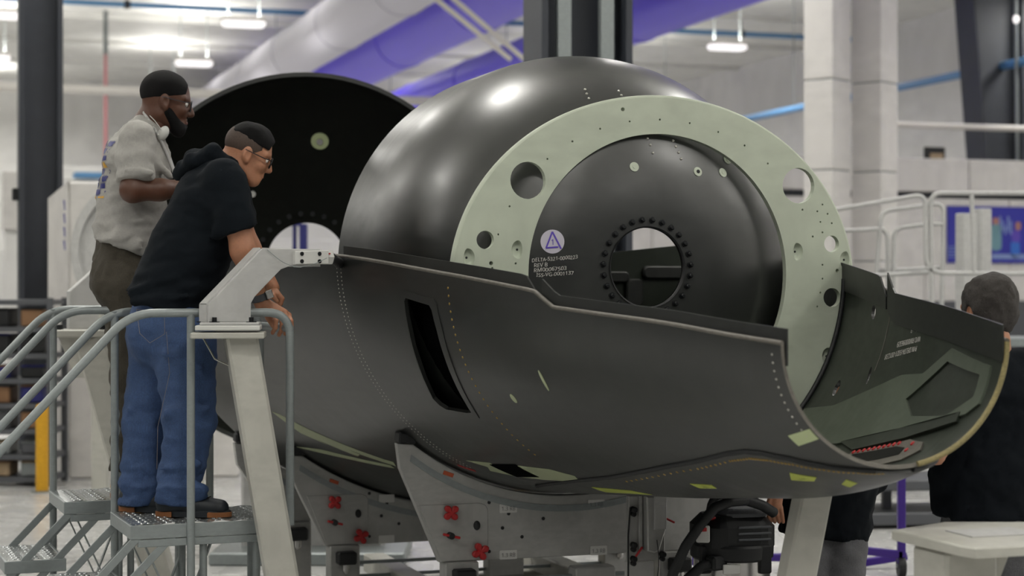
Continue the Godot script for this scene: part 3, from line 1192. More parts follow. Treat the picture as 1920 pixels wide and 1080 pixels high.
	mb.prism(Transform3D(Basis(Vector3.UP, 0.5), sb + Vector3(0, -0.012, 0)), v2(al), -0.06, 0.0, 0.004)
	part("bracket_arm", mb, M.bracket, st)
	mb = MB.new()
	for s in [-0.13, 0.1]:
		disc(mb, sb + Vector3(s, -0.014, 0.1), Vector3.UP, 0.022, 0.025, 10)
	part("bolt", mb, M.dark_metal, st)
	# grey shelving rack with goods
	var rk := at(46, 540, 15.4)
	rk.y = 0.0
	var r := thing("shelving_rack", "dark grey storage rack behind the yellow bollard", "rack", rk)
	var sy := []
	for py in [567, 618, 668, 715, 762, 810, 858, 900]:
		sy.append(at(0, py, 15.4).y)
	for y in sy:
		if y < 0.05:
			continue
		mb = MB.new()
		mb.box(Transform3D(Basis(), Vector3(rk.x - 0.1, y, rk.z - 0.25)), Vector3(0.66, 0.045, 0.5), 0.004)
		part("shelf", mb, M.rack, r)
	for s in [-0.42, 0.22]:
		for z in [0.0, -0.5]:
			mb = MB.new()
			mb.box(Transform3D(Basis(), Vector3(rk.x + s, sy[0] / 2 + 0.02, rk.z + z)), Vector3(0.05, sy[0] + 0.04, 0.05))
			part("upright", mb, M.rack, r)
	var goods := [M.wood, M.navy, M.stair, M.black, M.wood, M.card, M.black, M.rack]
	var names := [["storage_box", "brown box"], ["storage_bin", "navy plastic bin"], ["storage_box", "grey box"], ["storage_case", "black case"], ["storage_box", "brown carton"], ["storage_bin", "tan bin"], ["storage_case", "small black case"], ["storage_case", "grey case"]]
	var lev := ["second", "third", "fourth", "fifth", "sixth", "seventh", "lowest"]
	for k in range(1, sy.size()):
		if sy[k] < 0.05:
			continue
		for j in 2:
			var id := (k * 3 + j * 5) % 8
			mb = MB.new()
			var h: float = minf(sy[k - 1] - sy[k] - 0.07, 0.10 + 0.05 * ((k * 7 + j * 3) % 3))
			mb.box(Transform3D(Basis(Vector3.UP, 0.1 * j), Vector3(rk.x - 0.26 + j * 0.29, sy[k] + 0.024 + h / 2, rk.z - 0.22)), Vector3(0.22 - 0.03 * j, h, 0.3), 0.012)
			var go := thing(names[id][0], "%s on the %s shelf of the grey rack" % [names[id][1], lev[k - 1]], "bin" if names[id][0] == "storage_bin" else "box", Vector3(rk.x - 0.26 + j * 0.29, sy[k], rk.z - 0.22))
			part("body", mb, goods[id], go)
			mb = MB.new()
			mb.box(Transform3D(Basis(Vector3.UP, 0.1 * j), Vector3(rk.x - 0.26 + j * 0.29, sy[k] + 0.026 + h, rk.z - 0.22)), Vector3(0.225 - 0.03 * j, 0.012, 0.305), 0.004)
			part("lid", mb, goods[(id + 3) % 8], go)
	# blue tool trolley seen through the hatch of the black tank half
	var tt := at(552, 540, 18.0) * Vector3(1, 0, 1)
	var tl := thing("tool_trolley", "navy blue lift trolley seen through the black tank half's hatch", "trolley", tt)
	for e in [[540, 400, 565, 424, 0.12], [549, 424, 556, 600, 0.06], [562, 420, 576, 600, 0.10], [535, 600, 580, 640, 0.3]]:
		mb = MB.new()
		var a := at(e[0], e[1], 18.0)
		var b := at(e[2], e[3], 18.0)
		mb.box(Transform3D(Basis(), Vector3((a.x + b.x) / 2, (a.y + b.y) / 2, -18.0)), Vector3(b.x - a.x, a.y - b.y, e[4]), 0.01)
		part("mast_bar", mb, M.navy, tl)
	mb = MB.new()
	mb.box(Transform3D(Basis(), tt + Vector3(0, 0.62, 0)), Vector3(0.3, 1.1, 0.4), 0.02)
	part("cabinet", mb, M.navy, tl)
	for s in [-0.1, 0.1]:
		mb = MB.new()
		disc(mb, tt + Vector3(s - 0.02, 0.04, 0.15), Vector3.RIGHT, 0.04, 0.03, 12)
		part("caster", mb, M.black, tl)
	# bollard
	var bp := at(79, 540, 15.0)
	var bt := thing("bollard", "yellow safety bollard standing in front of the rack", "bollard", bp * Vector3(1, 0, 1))
	mb = MB.new()
	var hh := at(79, 757, 15.0).y
	mb.lathe(Transform3D(Basis(), bp * Vector3(1, 0, 1)), [Vector2(0.053, 0.0), Vector2(0.053, hh - 0.03), Vector2(0.045, hh - 0.01), Vector2(0.025, hh), Vector2(0.0, hh)], 20)
	part("post", mb, M.yellow, bt)
	mb = MB.new()
	disc(mb, bp * Vector3(1, 0, 1), Vector3.UP, 0.09, 0.012, 20)
	part("foot_ring", mb, M.stair, bt)
	# white wall boxes behind the left column
	for b in [[6, 320, 40, 430, 24.0, "white wall cabinet left of the charcoal column"], [140, 322, 196, 334, 30.0, "light blue wall panel strip above the machine cabinet"]]:
		mb = MB.new()
		hbox(mb, b[0], b[1], b[2], b[3], b[4], 0.4, 0.01)
		var wb := thing("wall_unit", b[5], "wall unit", hall(on_hall(b[0], b[1], b[4]).x, 0, b[4]))
		part("body", mb, M.office if b[4] < 25 else M.pipe_blue, wb)
		mb = MB.new()
		hbox(mb, b[0] + 3, b[3], b[2] - 3, 860, b[4] + 0.1, 0.2)
		part("support", mb, M.wall, wb)

func guard_rails() -> void:
	# mobile work platform rails at the right
	var t := thing("work_platform", "grey tube guard rails of a work platform in front of the white office", "railing", hall(on_hall(1700, 540, 14.0).x, 0, 14.0))
	var loops := [
		[[1560, 394, 14.0], [1735, 364, 14.0], [1737, 500, 14.0], [1752, 512, 14.0], [1990, 514, 14.0]],
		[[1990, 362, 14.0], [1745, 362, 14.0], [1748, 640, 14.0]],
		[[1822, 364, 14.0], [1826, 512, 14.0]],
		[[1640, 560, 14.6], [1652, 396, 14.6], [1770, 380, 14.6], [1764, 640, 14.6]],
		[[1560, 434, 14.6], [1664, 428, 14.6], [1666, 620, 14.6]],
		[[1674, 620, 14.6], [1676, 428, 14.6], [1740, 420, 14.6], [1768, 420, 14.6]],
		[[1560, 522, 14.2], [1745, 510, 14.2]],
		[[1640, 508, 14.7], [1768, 502, 14.7]],
	]
	for l in loops:
		var pts := []
		for p in l:
			pts.append(at(p[0], p[1], p[2]))
		var mb := MB.new()
		mb.tube(fillet(pts, 0.09), 0.019, 10)
		part("rail", mb, M.bracket, t)
	for px in [1748, 1764, 1666, 1990]:
		var mb := MB.new()
		var p := at(px, 600, 14.3)
		rod(mb, p, p * Vector3(1, 0, 1), 0.02, 10)
		part("post", mb, M.bracket, t)
	var mb := MB.new()
	var p0 := at(1660, 640, 14.4)
	var p1 := at(1990, 640, 14.4)
	mb.box(Transform3D(Basis(), Vector3((p0.x + p1.x) / 2, p0.y, -14.5)), Vector3(p1.x - p0.x + 0.1, 0.06, 0.9))
	part("deck", mb, M.stair, t)
	# two grey upright panels behind the rails
	for k in 2:
		mb = MB.new()
		var x0: float = [1795, 1829][k]
		var x1: float = [1828, 1855][k]
		var y0: float = [400, 391][k]
		var a := at(x0, y0, 16.0 + k * 0.3)
		var b := at(x1, 760, 16.0 + k * 0.3)
		mb.box(Transform3D(Basis(Vector3.UP, 0.4), Vector3((a.x + b.x) / 2, a.y / 2, a.z)), Vector3(b.x - a.x, a.y, 0.12), 0.01)
		var up := thing("upright_panel", ["shorter grey upright panel in front of the mural", "taller grey upright panel in front of the mural"][k], "panel", Vector3((a.x + b.x) / 2, 0, a.z))
		part("board", mb, M.bracket, up)
		mb = MB.new()
		mb.box(Transform3D(Basis(Vector3.UP, 0.4), Vector3((a.x + b.x) / 2, 0.03, a.z)), Vector3(0.3, 0.06, 0.4), 0.01)
		part("foot", mb, M.rack, up)

func low_back() -> void:
	# violet tube cart frame behind the right part of the shell
	var d := 10.6
	var t := thing("cart_frame", "violet square tube cart frame behind the standing people", "cart", at(1690, 540, d) * Vector3(1, 0, 1))
	var segs := [[1690, 640, 1690, 1057, 0.0], [1600, 1030, 1692, 1040, 0.0], [1600, 1058, 1700, 1042, 0.3], [1245, 960, 1245, 1057, 0.0], [1245, 1035, 1320, 1040, 0.0], [1240, 1052, 1330, 1052, 0.2], [1330, 1045, 1600, 1045, 0.25]]
	for s in segs:
		var mb := MB.new()
		bar(mb, at(s[0], s[1], d + s[4]), at(s[2], s[3], d + s[4]), 0.045, 0.045, 0.004)
		part("frame_tube", mb, M.purple, t)
	for px in [1690, 1245]:
		var mb := MB.new()
		var p := at(px, 1060, d)
		disc(mb, Vector3(p.x - 0.02, 0.06, p.z), Vector3.RIGHT, 0.06, 0.04, 16)
		part("caster_wheel", mb, M.black, t)
		mb = MB.new()
		mb.box(Transform3D(Basis(), Vector3(p.x, (p.y + 0.06) / 2, p.z)), Vector3(0.06, p.y - 0.05, 0.03))
		part("caster_fork", mb, M.stair, t)
	# grey shelf cart further back
	var g := 13.0
	var t2 := thing("shelf_cart", "grey cart with two long shelves behind the violet frame", "cart", at(1660, 540, g) * Vector3(1, 0, 1))
	for s in [[1560, 892, 1800, 912], [1560, 952, 1800, 975], [1640, 1050, 1800, 1056]]:
		var mb := MB.new()
		var a := at(s[0], s[1], g)
		var b := at(s[2], s[3], g)
		mb.box(Transform3D(Basis(Vector3.UP, 0.12), Vector3((a.x + b.x) / 2, (a.y + b.y) / 2, -g)), Vector3(b.x - a.x, a.y - b.y, 0.6), 0.01)
		part("shelf", mb, M.rack, t2)
	for px in [1662, 1795]:
		var mb := MB.new()
		var a := at(px, 860, g)
		mb.box(Transform3D(Basis(Vector3.UP, 0.12), Vector3(a.x, a.y / 2, -g)), Vector3(0.06, a.y, 0.06))
		part("upright", mb, M.rack, t2)
	# white skirting cabinets seen under the shell
	var wb := thing("white_bench", "long white workbench far behind the vacuum", "bench", at(1400, 540, 15.0) * Vector3(1, 0, 1))
	var mb2 := MB.new()
	var a2 := at(1180, 860, 15.0)
	var b2 := at(1720, 860, 15.0)
	mb2.box(Transform3D(hb(), Vector3((a2.x + b2.x) / 2, a2.y / 2 + 0.02, -15.2)), Vector3(b2.x - a2.x, a2.y - 0.06, 0.7), 0.02)
	part("body", mb2, M.office, wb)
	mb2 = MB.new()
	mb2.box(Transform3D(hb(), Vector3((a2.x + b2.x) / 2, a2.y + 0.02, -15.2)), Vector3(b2.x - a2.x + 0.06, 0.04, 0.76), 0.008)
	part("worktop", mb2, M.stair, wb)
	# yellow bin below the cradle
	var yb := thing("floor_bin", "yellow plastic bin on the floor beyond the cradle", "bin", at(967, 540, 10.5) * Vector3(1, 0, 1))
	mb2 = MB.new()
	var a3 := at(945, 1050, 10.5)
	var b3 := at(992, 1050, 10.5)
	mb2.box(Transform3D(Basis(Vector3.UP, 0.2), Vector3((a3.x + b3.x) / 2, a3.y / 2, -10.5)), Vector3(b3.x - a3.x, a3.y, 0.2), 0.015)
	part("body", mb2, M.yellow, yb)
	mb2 = MB.new()
	mb2.box(Transform3D(Basis(Vector3.UP, 0.2), Vector3((a3.x + b3.x) / 2, a3.y, -10.5)), Vector3(b3.x - a3.x + 0.015, 0.02, 0.21), 0.005)
	part("rim", mb2, M.yellow, yb)
	# brown round board leaning beside the cradle
	var rb := thing("round_board", "brown round board leaning behind the cradle end", "board", at(1282, 940, 9.6) * Vector3(1, 0, 1))
	mb2 = MB.new()
	disc(mb2, at(1270, 930, 9.6), Vector3(0.7, 0.1, 0.7), 0.13, 0.03, 28, 0.004)
	part("board", mb2, M.wood, rb)
	mb2 = MB.new()
	rod(mb2, at(1274, 960, 9.65), at(1274, 960, 9.65) * Vector3(1, 0, 1), 0.02)
	part("stand", mb2, M.stair, rb)

const SS := [-2.7, -2.4, -2.0, -0.8, 0.0, 0.5, 1.0, 1.4, 1.7, 1.94, 2.2]
const SW := [1.78, 1.64, 1.47, 1.14, 0.92, 0.79, 0.66, 0.555, 0.48, 0.41, 0.33]
const SR := [0.24, 0.225, 0.205, 0.14, 0.06, 0.005, -0.055, -0.10, -0.14, -0.168, -0.2]
const SB := [-1.26, -1.19, -1.11, -0.935, -0.855, -0.81, -0.755, -0.71, -0.65, -0.57, -0.45]
const ENDS := 1.94
const ENDB := -2.6
const MID := Vector3(0.58222, 0.0, -7.5)
const TS := -0.856            # where the tank's dome begins
const TC := 0.907             # its depth
const TX0 := -0.042         # its axis lies a little to the left
const TR := 0.972              # its radius
const TY := 1.786            # the height of its axis

func ax_a() -> Vector3:
	return Vector3(sin(YAW), 0, cos(YAW))

func ax_r() -> Vector3:
	return Vector3(cos(YAW), 0, -sin(YAW))

# a point by its place along the shell's axis, across it, and its height
func axp(s: float, c: float, y: float) -> Vector3:
	var p := MID + ax_a() * s + ax_r() * c
	p.y = y
	return p

func fb() -> Basis:          # x across, y up, z along the axis to the front
	return Basis(ax_r(), Vector3.UP, ax_a())

func tab(k: Array, s: float) -> float:
	var i := clampi(SS.bsearch(s) - 1, 0, SS.size() - 2)
	var i0 := maxi(i - 1, 0)
	var i3 := mini(i + 2, SS.size() - 1)
	var h: float = SS[i + 1] - SS[i]
	var t: float = (s - SS[i]) / h
	var m0: float = (k[i + 1] - k[i0]) / (SS[i + 1] - SS[i0]) * h
	var m1: float = (k[i3] - k[i]) / (SS[i3] - SS[i]) * h
	var t2 := t * t
	var t3 := t2 * t
	return (2 * t3 - 3 * t2 + 1) * k[i] + (t3 - 2 * t2 + t) * m0 + (-2 * t3 + 3 * t2) * k[i + 1] + (t3 - t2) * m1

func sh(s: float, f: float, off: float) -> Vector3:
	var w := tab(SW, s)
	var yr := tab(SR, s)
	var h := yr - tab(SB, s)
	var p := axp(s, -w * cos(f), EYE + yr - h * sin(f))
	return p if off == 0.0 else p + shn(s, f) * off

func shn(s: float, f: float) -> Vector3:
	var e := 0.01
	var ds := sh(s + e, f, 0.0) - sh(s - e, f, 0.0)
	var df := sh(s, f + e, 0.0) - sh(s, f - e, 0.0)
	return df.cross(ds).normalized()

func dent(s: float) -> float:          # how far the rim is cut down ahead of the jog, as an angle
	if s < 0.64: return 0.0
	if s < 0.76: return (s - 0.64) / 0.12 * 0.06
	return lerpf(0.06, 0.006, clampf((s - 0.76) / 1.18, 0.0, 1.0))

# the near rim is straight; the far one has a notch
func dentp(far: bool) -> PackedVector2Array:
	var p := PackedVector2Array()
	for i in 40:
		var s := lerpf(0.64, 2.0, i / 39.0)
		p.append(Vector2(s, PI - dent(s) if far else dent(s)))
	p.append(Vector2(2.05, PI + 0.1 if far else -0.1))
	p.append(Vector2(0.6, PI + 0.1 if far else -0.1))
	if far:
		p.reverse()
	return p

func ell(c: Vector2, rx: float, ry: float, turn: float, seg := 20) -> PackedVector2Array:
	var p := PackedVector2Array()
	for i in seg:
		p.append(c + Vector2(cos(TAU * i / seg) * rx, sin(TAU * i / seg) * ry).rotated(turn))
	return p

# a thin patch on the shell, outside or inside
func decal(p: PackedVector2Array, m: Material, parent: Node3D, called: String, off := 0.0012, n := 10, inside := false, label := "") -> void:
	var r := Rect2(p[0], Vector2.ZERO)
	for q in p:
		r = r.expand(q)
	var mb := MB.new()
	var o := off if not inside else -0.014 - off
	sheet(mb, sh, shn, r.position.x, r.end.x, n, r.position.y, r.end.y, n, o, [p], [], inside)
	walls(mb, sh, shn, p, 0.0 if not inside else -0.013, o, inside, 2)
	part(called, mb, m, parent, false, label)

# lettering laid on a surface: place(x, y) gives [point, normal]
func letters(txt: String, size: float, place: Callable, bold := false) -> MB:
	var f := SystemFont.new()
	f.font_names = PackedStringArray(["Droid Sans"])
	if bold: f.font_weight = 700
	var tm := TextMesh.new()
	tm.font = f
	tm.text = txt
	tm.font_size = 32
	tm.pixel_size = size / 32.0
	tm.depth = 0.0
	tm.curve_step = 4.0
	var mb := MB.new()
	if tm.get_surface_count() == 0:
		return mb
	var ar := tm.surface_get_arrays(0)
	var vv: PackedVector3Array = ar[Mesh.ARRAY_VERTEX]
	var ii: PackedInt32Array = ar[Mesh.ARRAY_INDEX]
	for q in vv:
		var e: Array = place.call(q.x, q.y)
		mb.v.append(e[0]); mb.n.append(e[1])
	for k in range(0, ii.size(), 3):
		var A := ii[k]
		var B := ii[k + 1]
		var C := ii[k + 2]
		if (mb.v[B] - mb.v[A]).cross(mb.v[C] - mb.v[A]).dot(mb.n[A]) < 0.0:
			mb.tri3(A, C, B)
		else:
			mb.tri3(A, B, C)
	return mb

func dots(mb: MB, list: Array, r: float) -> void:
	for e in list:
		var nn: Vector3 = e[1]
		var t := Transform3D(look(Vector3.ZERO, nn), e[0])
		mb.lathe(t, [Vector2(r, 0.0), Vector2(r * 0.8, r * 0.35), Vector2(0.0, r * 0.5)], 7)

func fuselage() -> void:
	var T := thing("fuselage_shell", "dark composite lower fuselage half with a slot window resting in the cradles", "fuselage", axp(-0.4, 0, 0.6))
	var slot := PackedVector2Array()
	for q in [[-0.284, 0.15], [-0.27, 0.135], [-0.095, 0.15], [-0.082, 0.17], [-0.075, 0.26], [-0.082, 0.38], [-0.094, 0.488], [-0.112, 0.62], [-0.122, 0.668], [-0.16, 0.672], [-0.32, 0.662], [-0.352, 0.64], [-0.368, 0.607], [-0.34, 0.502], [-0.308, 0.35], [-0.29, 0.206]]:
		slot.append(Vector2(q[0], q[1]))
	var far_holes := [ell(Vector2(0.467, 3.009), 0.028, 0.036, 0.0), ell(Vector2(0.293, 2.589), 0.03, 0.045, 0.3), ell(Vector2(0.614, 2.69), 0.014, 0.05, 0.25)]
	var d0 := dentp(false)
	var d1 := dentp(true)
	var mb := MB.new()
	sheet(mb, sh, shn, ENDB, ENDS, 110, 0.0, PI, 64, 0.0, [], [slot, d0, d1] + far_holes)
	part("outer_skin", mb, M.shell, T)
	mb = MB.new()
	sheet(mb, sh, shn, ENDB, ENDS, 90, 0.0, PI, 54, -0.014, [], [slot, d0, d1] + far_holes, true)
	part("inner_skin", mb, M.inner, T)
	for h in [slot] + far_holes:
		mb = MB.new()
		walls(mb, sh, shn, h, -0.014, 0.0, true)
		part("hole_edge", mb, M.shell, T)
	# slot: black box painted as the shade of a deep opening, and a faint raised land round it
	var big := PackedVector2Array()
	var cc := Vector2(-0.22, 0.41)
	for q in slot:
		big.append(q + (q - cc) * Vector2(0.30, 0.12))
	mb = MB.new()
	sheet(mb, sh, shn, -0.46, 0.02, 14, 0.06, 0.76, 18, 0.0035, [big], [slot])
	walls(mb, sh, shn, big, 0.0, 0.0035, false)
	walls(mb, sh, shn, slot, 0.0, 0.0035, true)
	part("slot_frame", mb, M.shell, T)
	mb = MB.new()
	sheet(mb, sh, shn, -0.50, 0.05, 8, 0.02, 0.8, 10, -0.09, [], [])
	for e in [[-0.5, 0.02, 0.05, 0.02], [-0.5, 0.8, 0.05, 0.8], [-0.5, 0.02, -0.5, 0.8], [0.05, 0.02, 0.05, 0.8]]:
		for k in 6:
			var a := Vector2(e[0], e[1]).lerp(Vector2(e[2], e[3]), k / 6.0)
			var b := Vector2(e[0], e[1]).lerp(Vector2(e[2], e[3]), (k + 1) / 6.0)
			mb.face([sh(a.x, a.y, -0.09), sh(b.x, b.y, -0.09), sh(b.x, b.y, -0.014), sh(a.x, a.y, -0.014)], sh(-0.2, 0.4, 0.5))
	part("slot_shade_box", mb, M.void, T)
	# rim edges: near and far top, front end and rear end
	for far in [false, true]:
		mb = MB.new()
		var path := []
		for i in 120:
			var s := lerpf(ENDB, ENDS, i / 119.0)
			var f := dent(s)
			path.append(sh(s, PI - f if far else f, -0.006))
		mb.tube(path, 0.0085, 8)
		part("rim_highlight_bead", mb, M.edge, T)  # lighter tube paints the highlight line along the rim
	for e in [[ENDS, 0.012, PI - 0.012], [ENDB, 0.0, PI]]:
		mb = MB.new()
		for i in 60:
			var f0 := lerpf(e[1], e[2], i / 60.0)
			var f1 := lerpf(e[1], e[2], (i + 1) / 60.0)
			mb.face([sh(e[0], f0, 0.0), sh(e[0], f1, 0.0), sh(e[0], f1, -0.014), sh(e[0], f0, -0.014)], sh(0.0, f0, 0.0))
		part("end_face", mb, M.edge, T)
	# upstanding joggled flanges along both rims
	for far in [false, true]:
		for seg in [[-0.80, 0.645, 0], [0.665, 1.94, 1]]:
			mb = MB.new()
			var P := []
			var n := 36
			for i in n + 1:
				var s := lerpf(seg[0], seg[1], float(i) / n)
				var f := dent(s)
				var inw := ax_r() * (-0.022 if far else 0.022)
				var b := sh(s, PI - f if far else f, 0.0) + inw
				var h := 0.050
				if seg[2] == 0: h = 0.044 + 0.006 * (s + 0.8)
				if seg[2] == 0 and s > 0.56: h = lerpf(h, -0.02, (s - 0.56) / 0.085)
				if seg[2] == 1:
					h = 0.052
					if s < 0.76: h = lerpf(0.085 if far else 0.058, 0.052 if far else 0.045, (s - 0.665) / 0.095)
					elif not far: h = 0.045
				var lo := b - Vector3(0, 0.07, 0)
				var hi := b + Vector3(0, h, 0)
				P.append(PackedVector3Array([lo - inw * 0.16, hi - inw * 0.16, hi + inw * 0.16, lo + inw * 0.16]))
			for i in n:
				var mid: Vector3 = (P[i][0] + P[i][2] + P[i + 1][0] + P[i + 1][2]) * 0.25
				for k in 4:
					mb.face([P[i][k], P[i][(k + 1) % 4], P[i + 1][(k + 1) % 4], P[i + 1][k]], mid)
			mb.face(Array(P[0]), P[1][0])
			mb.face(Array(P[n]), P[n - 1][0])
			part("rim_flange", mb, M.flange, T)
	# belly panel, proud of the skin, with its sealant groove
	var edge := [[-0.6, 1.30], [-0.35, 1.25], [0.42, 1.115], [0.8, 1.03], [1.202, 0.927], [1.45, 0.850], [1.571, 0.835], [1.65, 0.865], [1.739, 0.944], [1.82, 1.08], [1.891, 1.26], [1.925, 1.45]]
	var bp := PackedVector2Array()
	for q in edge:
		bp.append(Vector2(q[0], q[1]))
	for i in edge.size():
		bp.append(Vector2(edge[-1 - i][0], PI - edge[-1 - i][1]))
	mb = MB.new()
	sheet(mb, sh, shn, -0.62, 1.94, 52, 0.8, PI - 0.8, 34, 0.010, [bp], [])
	walls(mb, sh, shn, bp, 0.0, 0.010, false, 3)
	part("belly_panel", mb, M.shell, T)
	for side in 2:
		mb = MB.new()
		var path := []
		for i in edge.size() - 1:
			for k in 5:
				var q := Vector2(edge[i][0], edge[i][1]).lerp(Vector2(edge[i + 1][0], edge[i + 1][1]), k / 5.0)
				path.append(sh(q.x, q.y if side == 0 else PI - q.y, 0.002))
		mb.tube(path, 0.0095, 8)
		part("sealant_bead", mb, M.black, T)
	# fasteners: two joint rows, the ring row, the belly row, the front end rows
	var l1 := []
	var l2 := []
	for i in 64:
		var f := 0.035 + i * 0.0165
		for s in [-0.825, -0.79]:
			l1.append([sh(s, f, 0.0), shn(s, f)])
	for i in 26:
		var f := 0.06 + i * 0.035
		l2.append([sh(0.055, f, 0.0), shn(0.055, f)])
	for i in edge.size() - 1:
		for k in 7:
			var q := Vector2(edge[i][0], edge[i][1]).lerp(Vector2(edge[i + 1][0], edge[i + 1][1]), k / 7.0) + Vector2(0, 0.045)
			if q.x > 0.5:
				l2.append([sh(q.x, q.y, 0.010), shn(q.x, q.y)])
	var l3 := []
	for i in 12:
		var f := 0.10 + i * 0.062
		l3.append([sh(1.90, f, 0.0), shn(1.90, f)])
	for e in [[l1, 0.0035, M.steelpt, "rivet_row"], [l2, 0.0058, M.gold, "rivet_row"], [l3, 0.004, M.steelpt, "rivet_row"]]:
		mb = MB.new()
		dots(mb, e[0], e[1])
		part(e[3], mb, e[2], T).set_meta("kind", "stuff")
	# paint and tape on the outside
	decal(ell(Vector2(0.588, 0.442), 0.0085, 0.054, -0.12), M.paintgreen, T, "plug_patch", 0.002, 6, false, "long pale green oval patch")
	decal(ell(Vector2(0.30, 0.562), 0.015, 0.024, -0.2), M.paintgreen, T, "plug_patch", 0.002, 5, false, "small pale green oval patch")
	decal(v2([[-0.702, 1.013], [-0.503, 1.03], [-0.508, 1.059], [-0.25, 1.045], [-0.02, 1.065], [0.10, 1.13], [0.02, 1.21], [-0.30, 1.20], [-0.50, 1.17], [-0.66, 1.11], [-0.60, 1.07]]), M.paintgreen, T, "paint_marking", 0.0012, 14, false, "pale green paint marking")
	decal(v2([[-0.53, 1.045], [-0.27, 1.035], [-0.28, 1.16], [-0.515, 1.17]]), M.void, T, "paint_marking", 0.0030, 8, false, "black paint bar")
	decal(v2([[-2.10, 0.674], [-2.05, 0.69], [-1.47, 1.0], [-1.52, 1.03], [-1.75, 0.90], [-1.68, 0.93], [-1.75, 0.945], [-1.93, 0.83], [-1.90, 0.86], [-2.03, 0.79]]), M.paintgreen, T, "paint_marking", 0.0012, 14, false, "pale green arrow stripe")
	decal(v2([[-2.25, 0.852], [-2.04, 0.885], [-1.56, 1.02], [-1.58, 1.045], [-2.06, 0.912]]), M.paintgreen, T, "paint_marking", 0.0012, 14, false, "thin pale green stripe")
	decal(v2([[1.828, 0.745], [1.935, 0.725], [1.935, 0.835], [1.833, 0.851]]), M.tape2, T, "tape_label", 0.0015, 6, false, "pale green tape square at the front edge")
	decal(v2([[0.98, 1.15], [1.12, 1.16], [1.10, 1.21], [0.98, 1.215]]), M.tape, T, "tape_label", 0.0115, 6, false, "yellow green tape with ink")
	decal(v2([[1.677, 1.062], [1.748, 1.175], [1.71, 1.214], [1.63, 1.143]]), M.tape, T, "tape_label", 0.0115, 6, false, "yellow green tape with ink")
	decal(v2([[1.76, 1.36], [1.815, 1.32], [1.80, 1.43], [1.74, 1.45]]), M.tape, T, "tape_label", 0.0115, 5, false, "short yellow green tape")
	decal(v2([[0.05, 1.25], [0.35, 1.28], [0.40, 1.36], [0.0, 1.35]]), M.tape, T, "tape_label", 0.0115, 8, false, "long yellow green tape strip")
	decal(v2([[-0.86, 1.045], [-0.80, 1.10], [-0.82, 1.115], [-0.875, 1.06]]), M.red, T, "tape_label", 0.002, 4, false, "faded red tape")
	for e in [[1.05, 1.185, "20L"], [1.69, 1.15, "- 20L -"]]:
		var o := Vector2(e[0], e[1])
		var pl := func(x, y): return [sh(o.x + x * 1.0, o.y - y / 0.85, 0.0135), shn(o.x, o.y)]
		part("ink_writing", letters(e[2], 0.022, pl), M.ink, T)
	# inside of the far wall: raised liner plies, a dark inset, a slot with red fasteners, marker writing
	var ridge := v2([[0.073, 2.444], [0.4, 2.489], [0.72, 2.615], [1.001, 2.732], [1.218, 2.768], [1.452, 2.959], [1.845, 2.911], [1.86, 2.6], [1.78, 2.52], [0.776, 2.25], [0.2, 2.2]])
	var inset := v2([[1.434, 2.875], [1.763, 2.836], [1.771, 2.666], [1.6, 2.52], [1.29, 2.50], [1.15, 2.60], [1.274, 2.723]])
	mb = MB.new()
	sheet(mb, sh, shn, 0.05, 1.9, 36, 2.15, 3.0, 24, -0.022, [ridge], [inset], true)
	walls(mb, sh, shn, ridge, -0.014, -0.022, true, 4)
	walls(mb, sh, shn, inset, -0.014, -0.022, false, 3)
	part("liner_ply", mb, M.liner, T, false, "paler raised liner ply inside the far wall")
	var band := v2([[0.80, 2.262], [1.72, 2.545], [1.74, 2.46], [1.0, 2.205]])
	decal(band, M.inner, T, "dark_strip", 0.011, 14, true)
	var pad := v2([[1.0, 2.19], [1.30, 2.285], [1.42, 2.33], [1.56, 2.30], [1.60, 2.22], [1.52, 2.13], [1.3, 2.06], [1.05, 2.05]])
	decal(pad, M.edge, T, "hatch_land", 0.006, 12, true)
	var inner_slot := v2([[1.04, 2.17], [1.36, 2.265], [1.44, 2.255], [1.45, 2.19], [1.25, 2.12], [1.05, 2.12]])
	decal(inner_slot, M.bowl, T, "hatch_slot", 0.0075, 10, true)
	var reds := []
	for k in 12:
		var q := Vector2(1.03, 2.19).lerp(Vector2(1.36, 2.292), k / 9.0) if k < 10 else Vector2(1.48, 2.29 - (k - 10) * 0.06)
		reds.append([sh(q.x, q.y, -0.021), -shn(q.x, q.y)])
	mb = MB.new()
	dots(mb, reds, 0.010)
	part("hatch_fastener", mb, M.red, T).set_meta("kind", "stuff")
	var seam := []
	for k in 12:
		seam.append(sh(lerpf(0.69, 0.66, k / 11.0), lerpf(3.03, 2.72, k / 11.0), -0.0145))
	mb = MB.new()
	mb.tube(seam, 0.0022, 6)
	part("scribe_line", mb, M.edge, T)
	for ch in [[[0.143, 3.085], [0.28, 3.06], [0.418, 3.09], [0.60, 3.05], [0.76, 3.06], [0.80, 3.10]], [[0.13, 3.11], [0.5, 3.115], [0.8, 3.085], [0.72, 3.03]], [[1.42, 3.125], [1.43, 3.085], [1.48, 3.09], [1.52, 3.10], [1.9, 3.125]]]:
		var path := []
		for q in ch:
			path.append(sh(q[0], q[1], -0.0145))
		mb = MB.new()
		mb.tube(path, 0.0016, 5)
		part("marker_line", mb, M.edge, T)
	var lines := [["P/N DELTA-5321-001238", 0.90, 2.852, 0.052], ["W/O RM00096329", 0.965, 2.922, 0.052], ["Rev B", 1.005, 2.995, 0.052]]
	for e in lines:
		var o := Vector2(e[1], e[2])
		# the writing stands upside down, its base towards the rim
		var pl := func(x, y): return [sh(o.x - x * 1.2, o.y + x * -0.28 * 1.2 - y * 1.5, -0.0155), -shn(o.x, o.y)]
		part("marker_writing", letters(e[0], e[3] * 0.5, pl), M.chalk, T, false, "white marker writing upside down")
	# yellow sealant strip round the front end of the far wall
	mb = MB.new()
	var pth := []
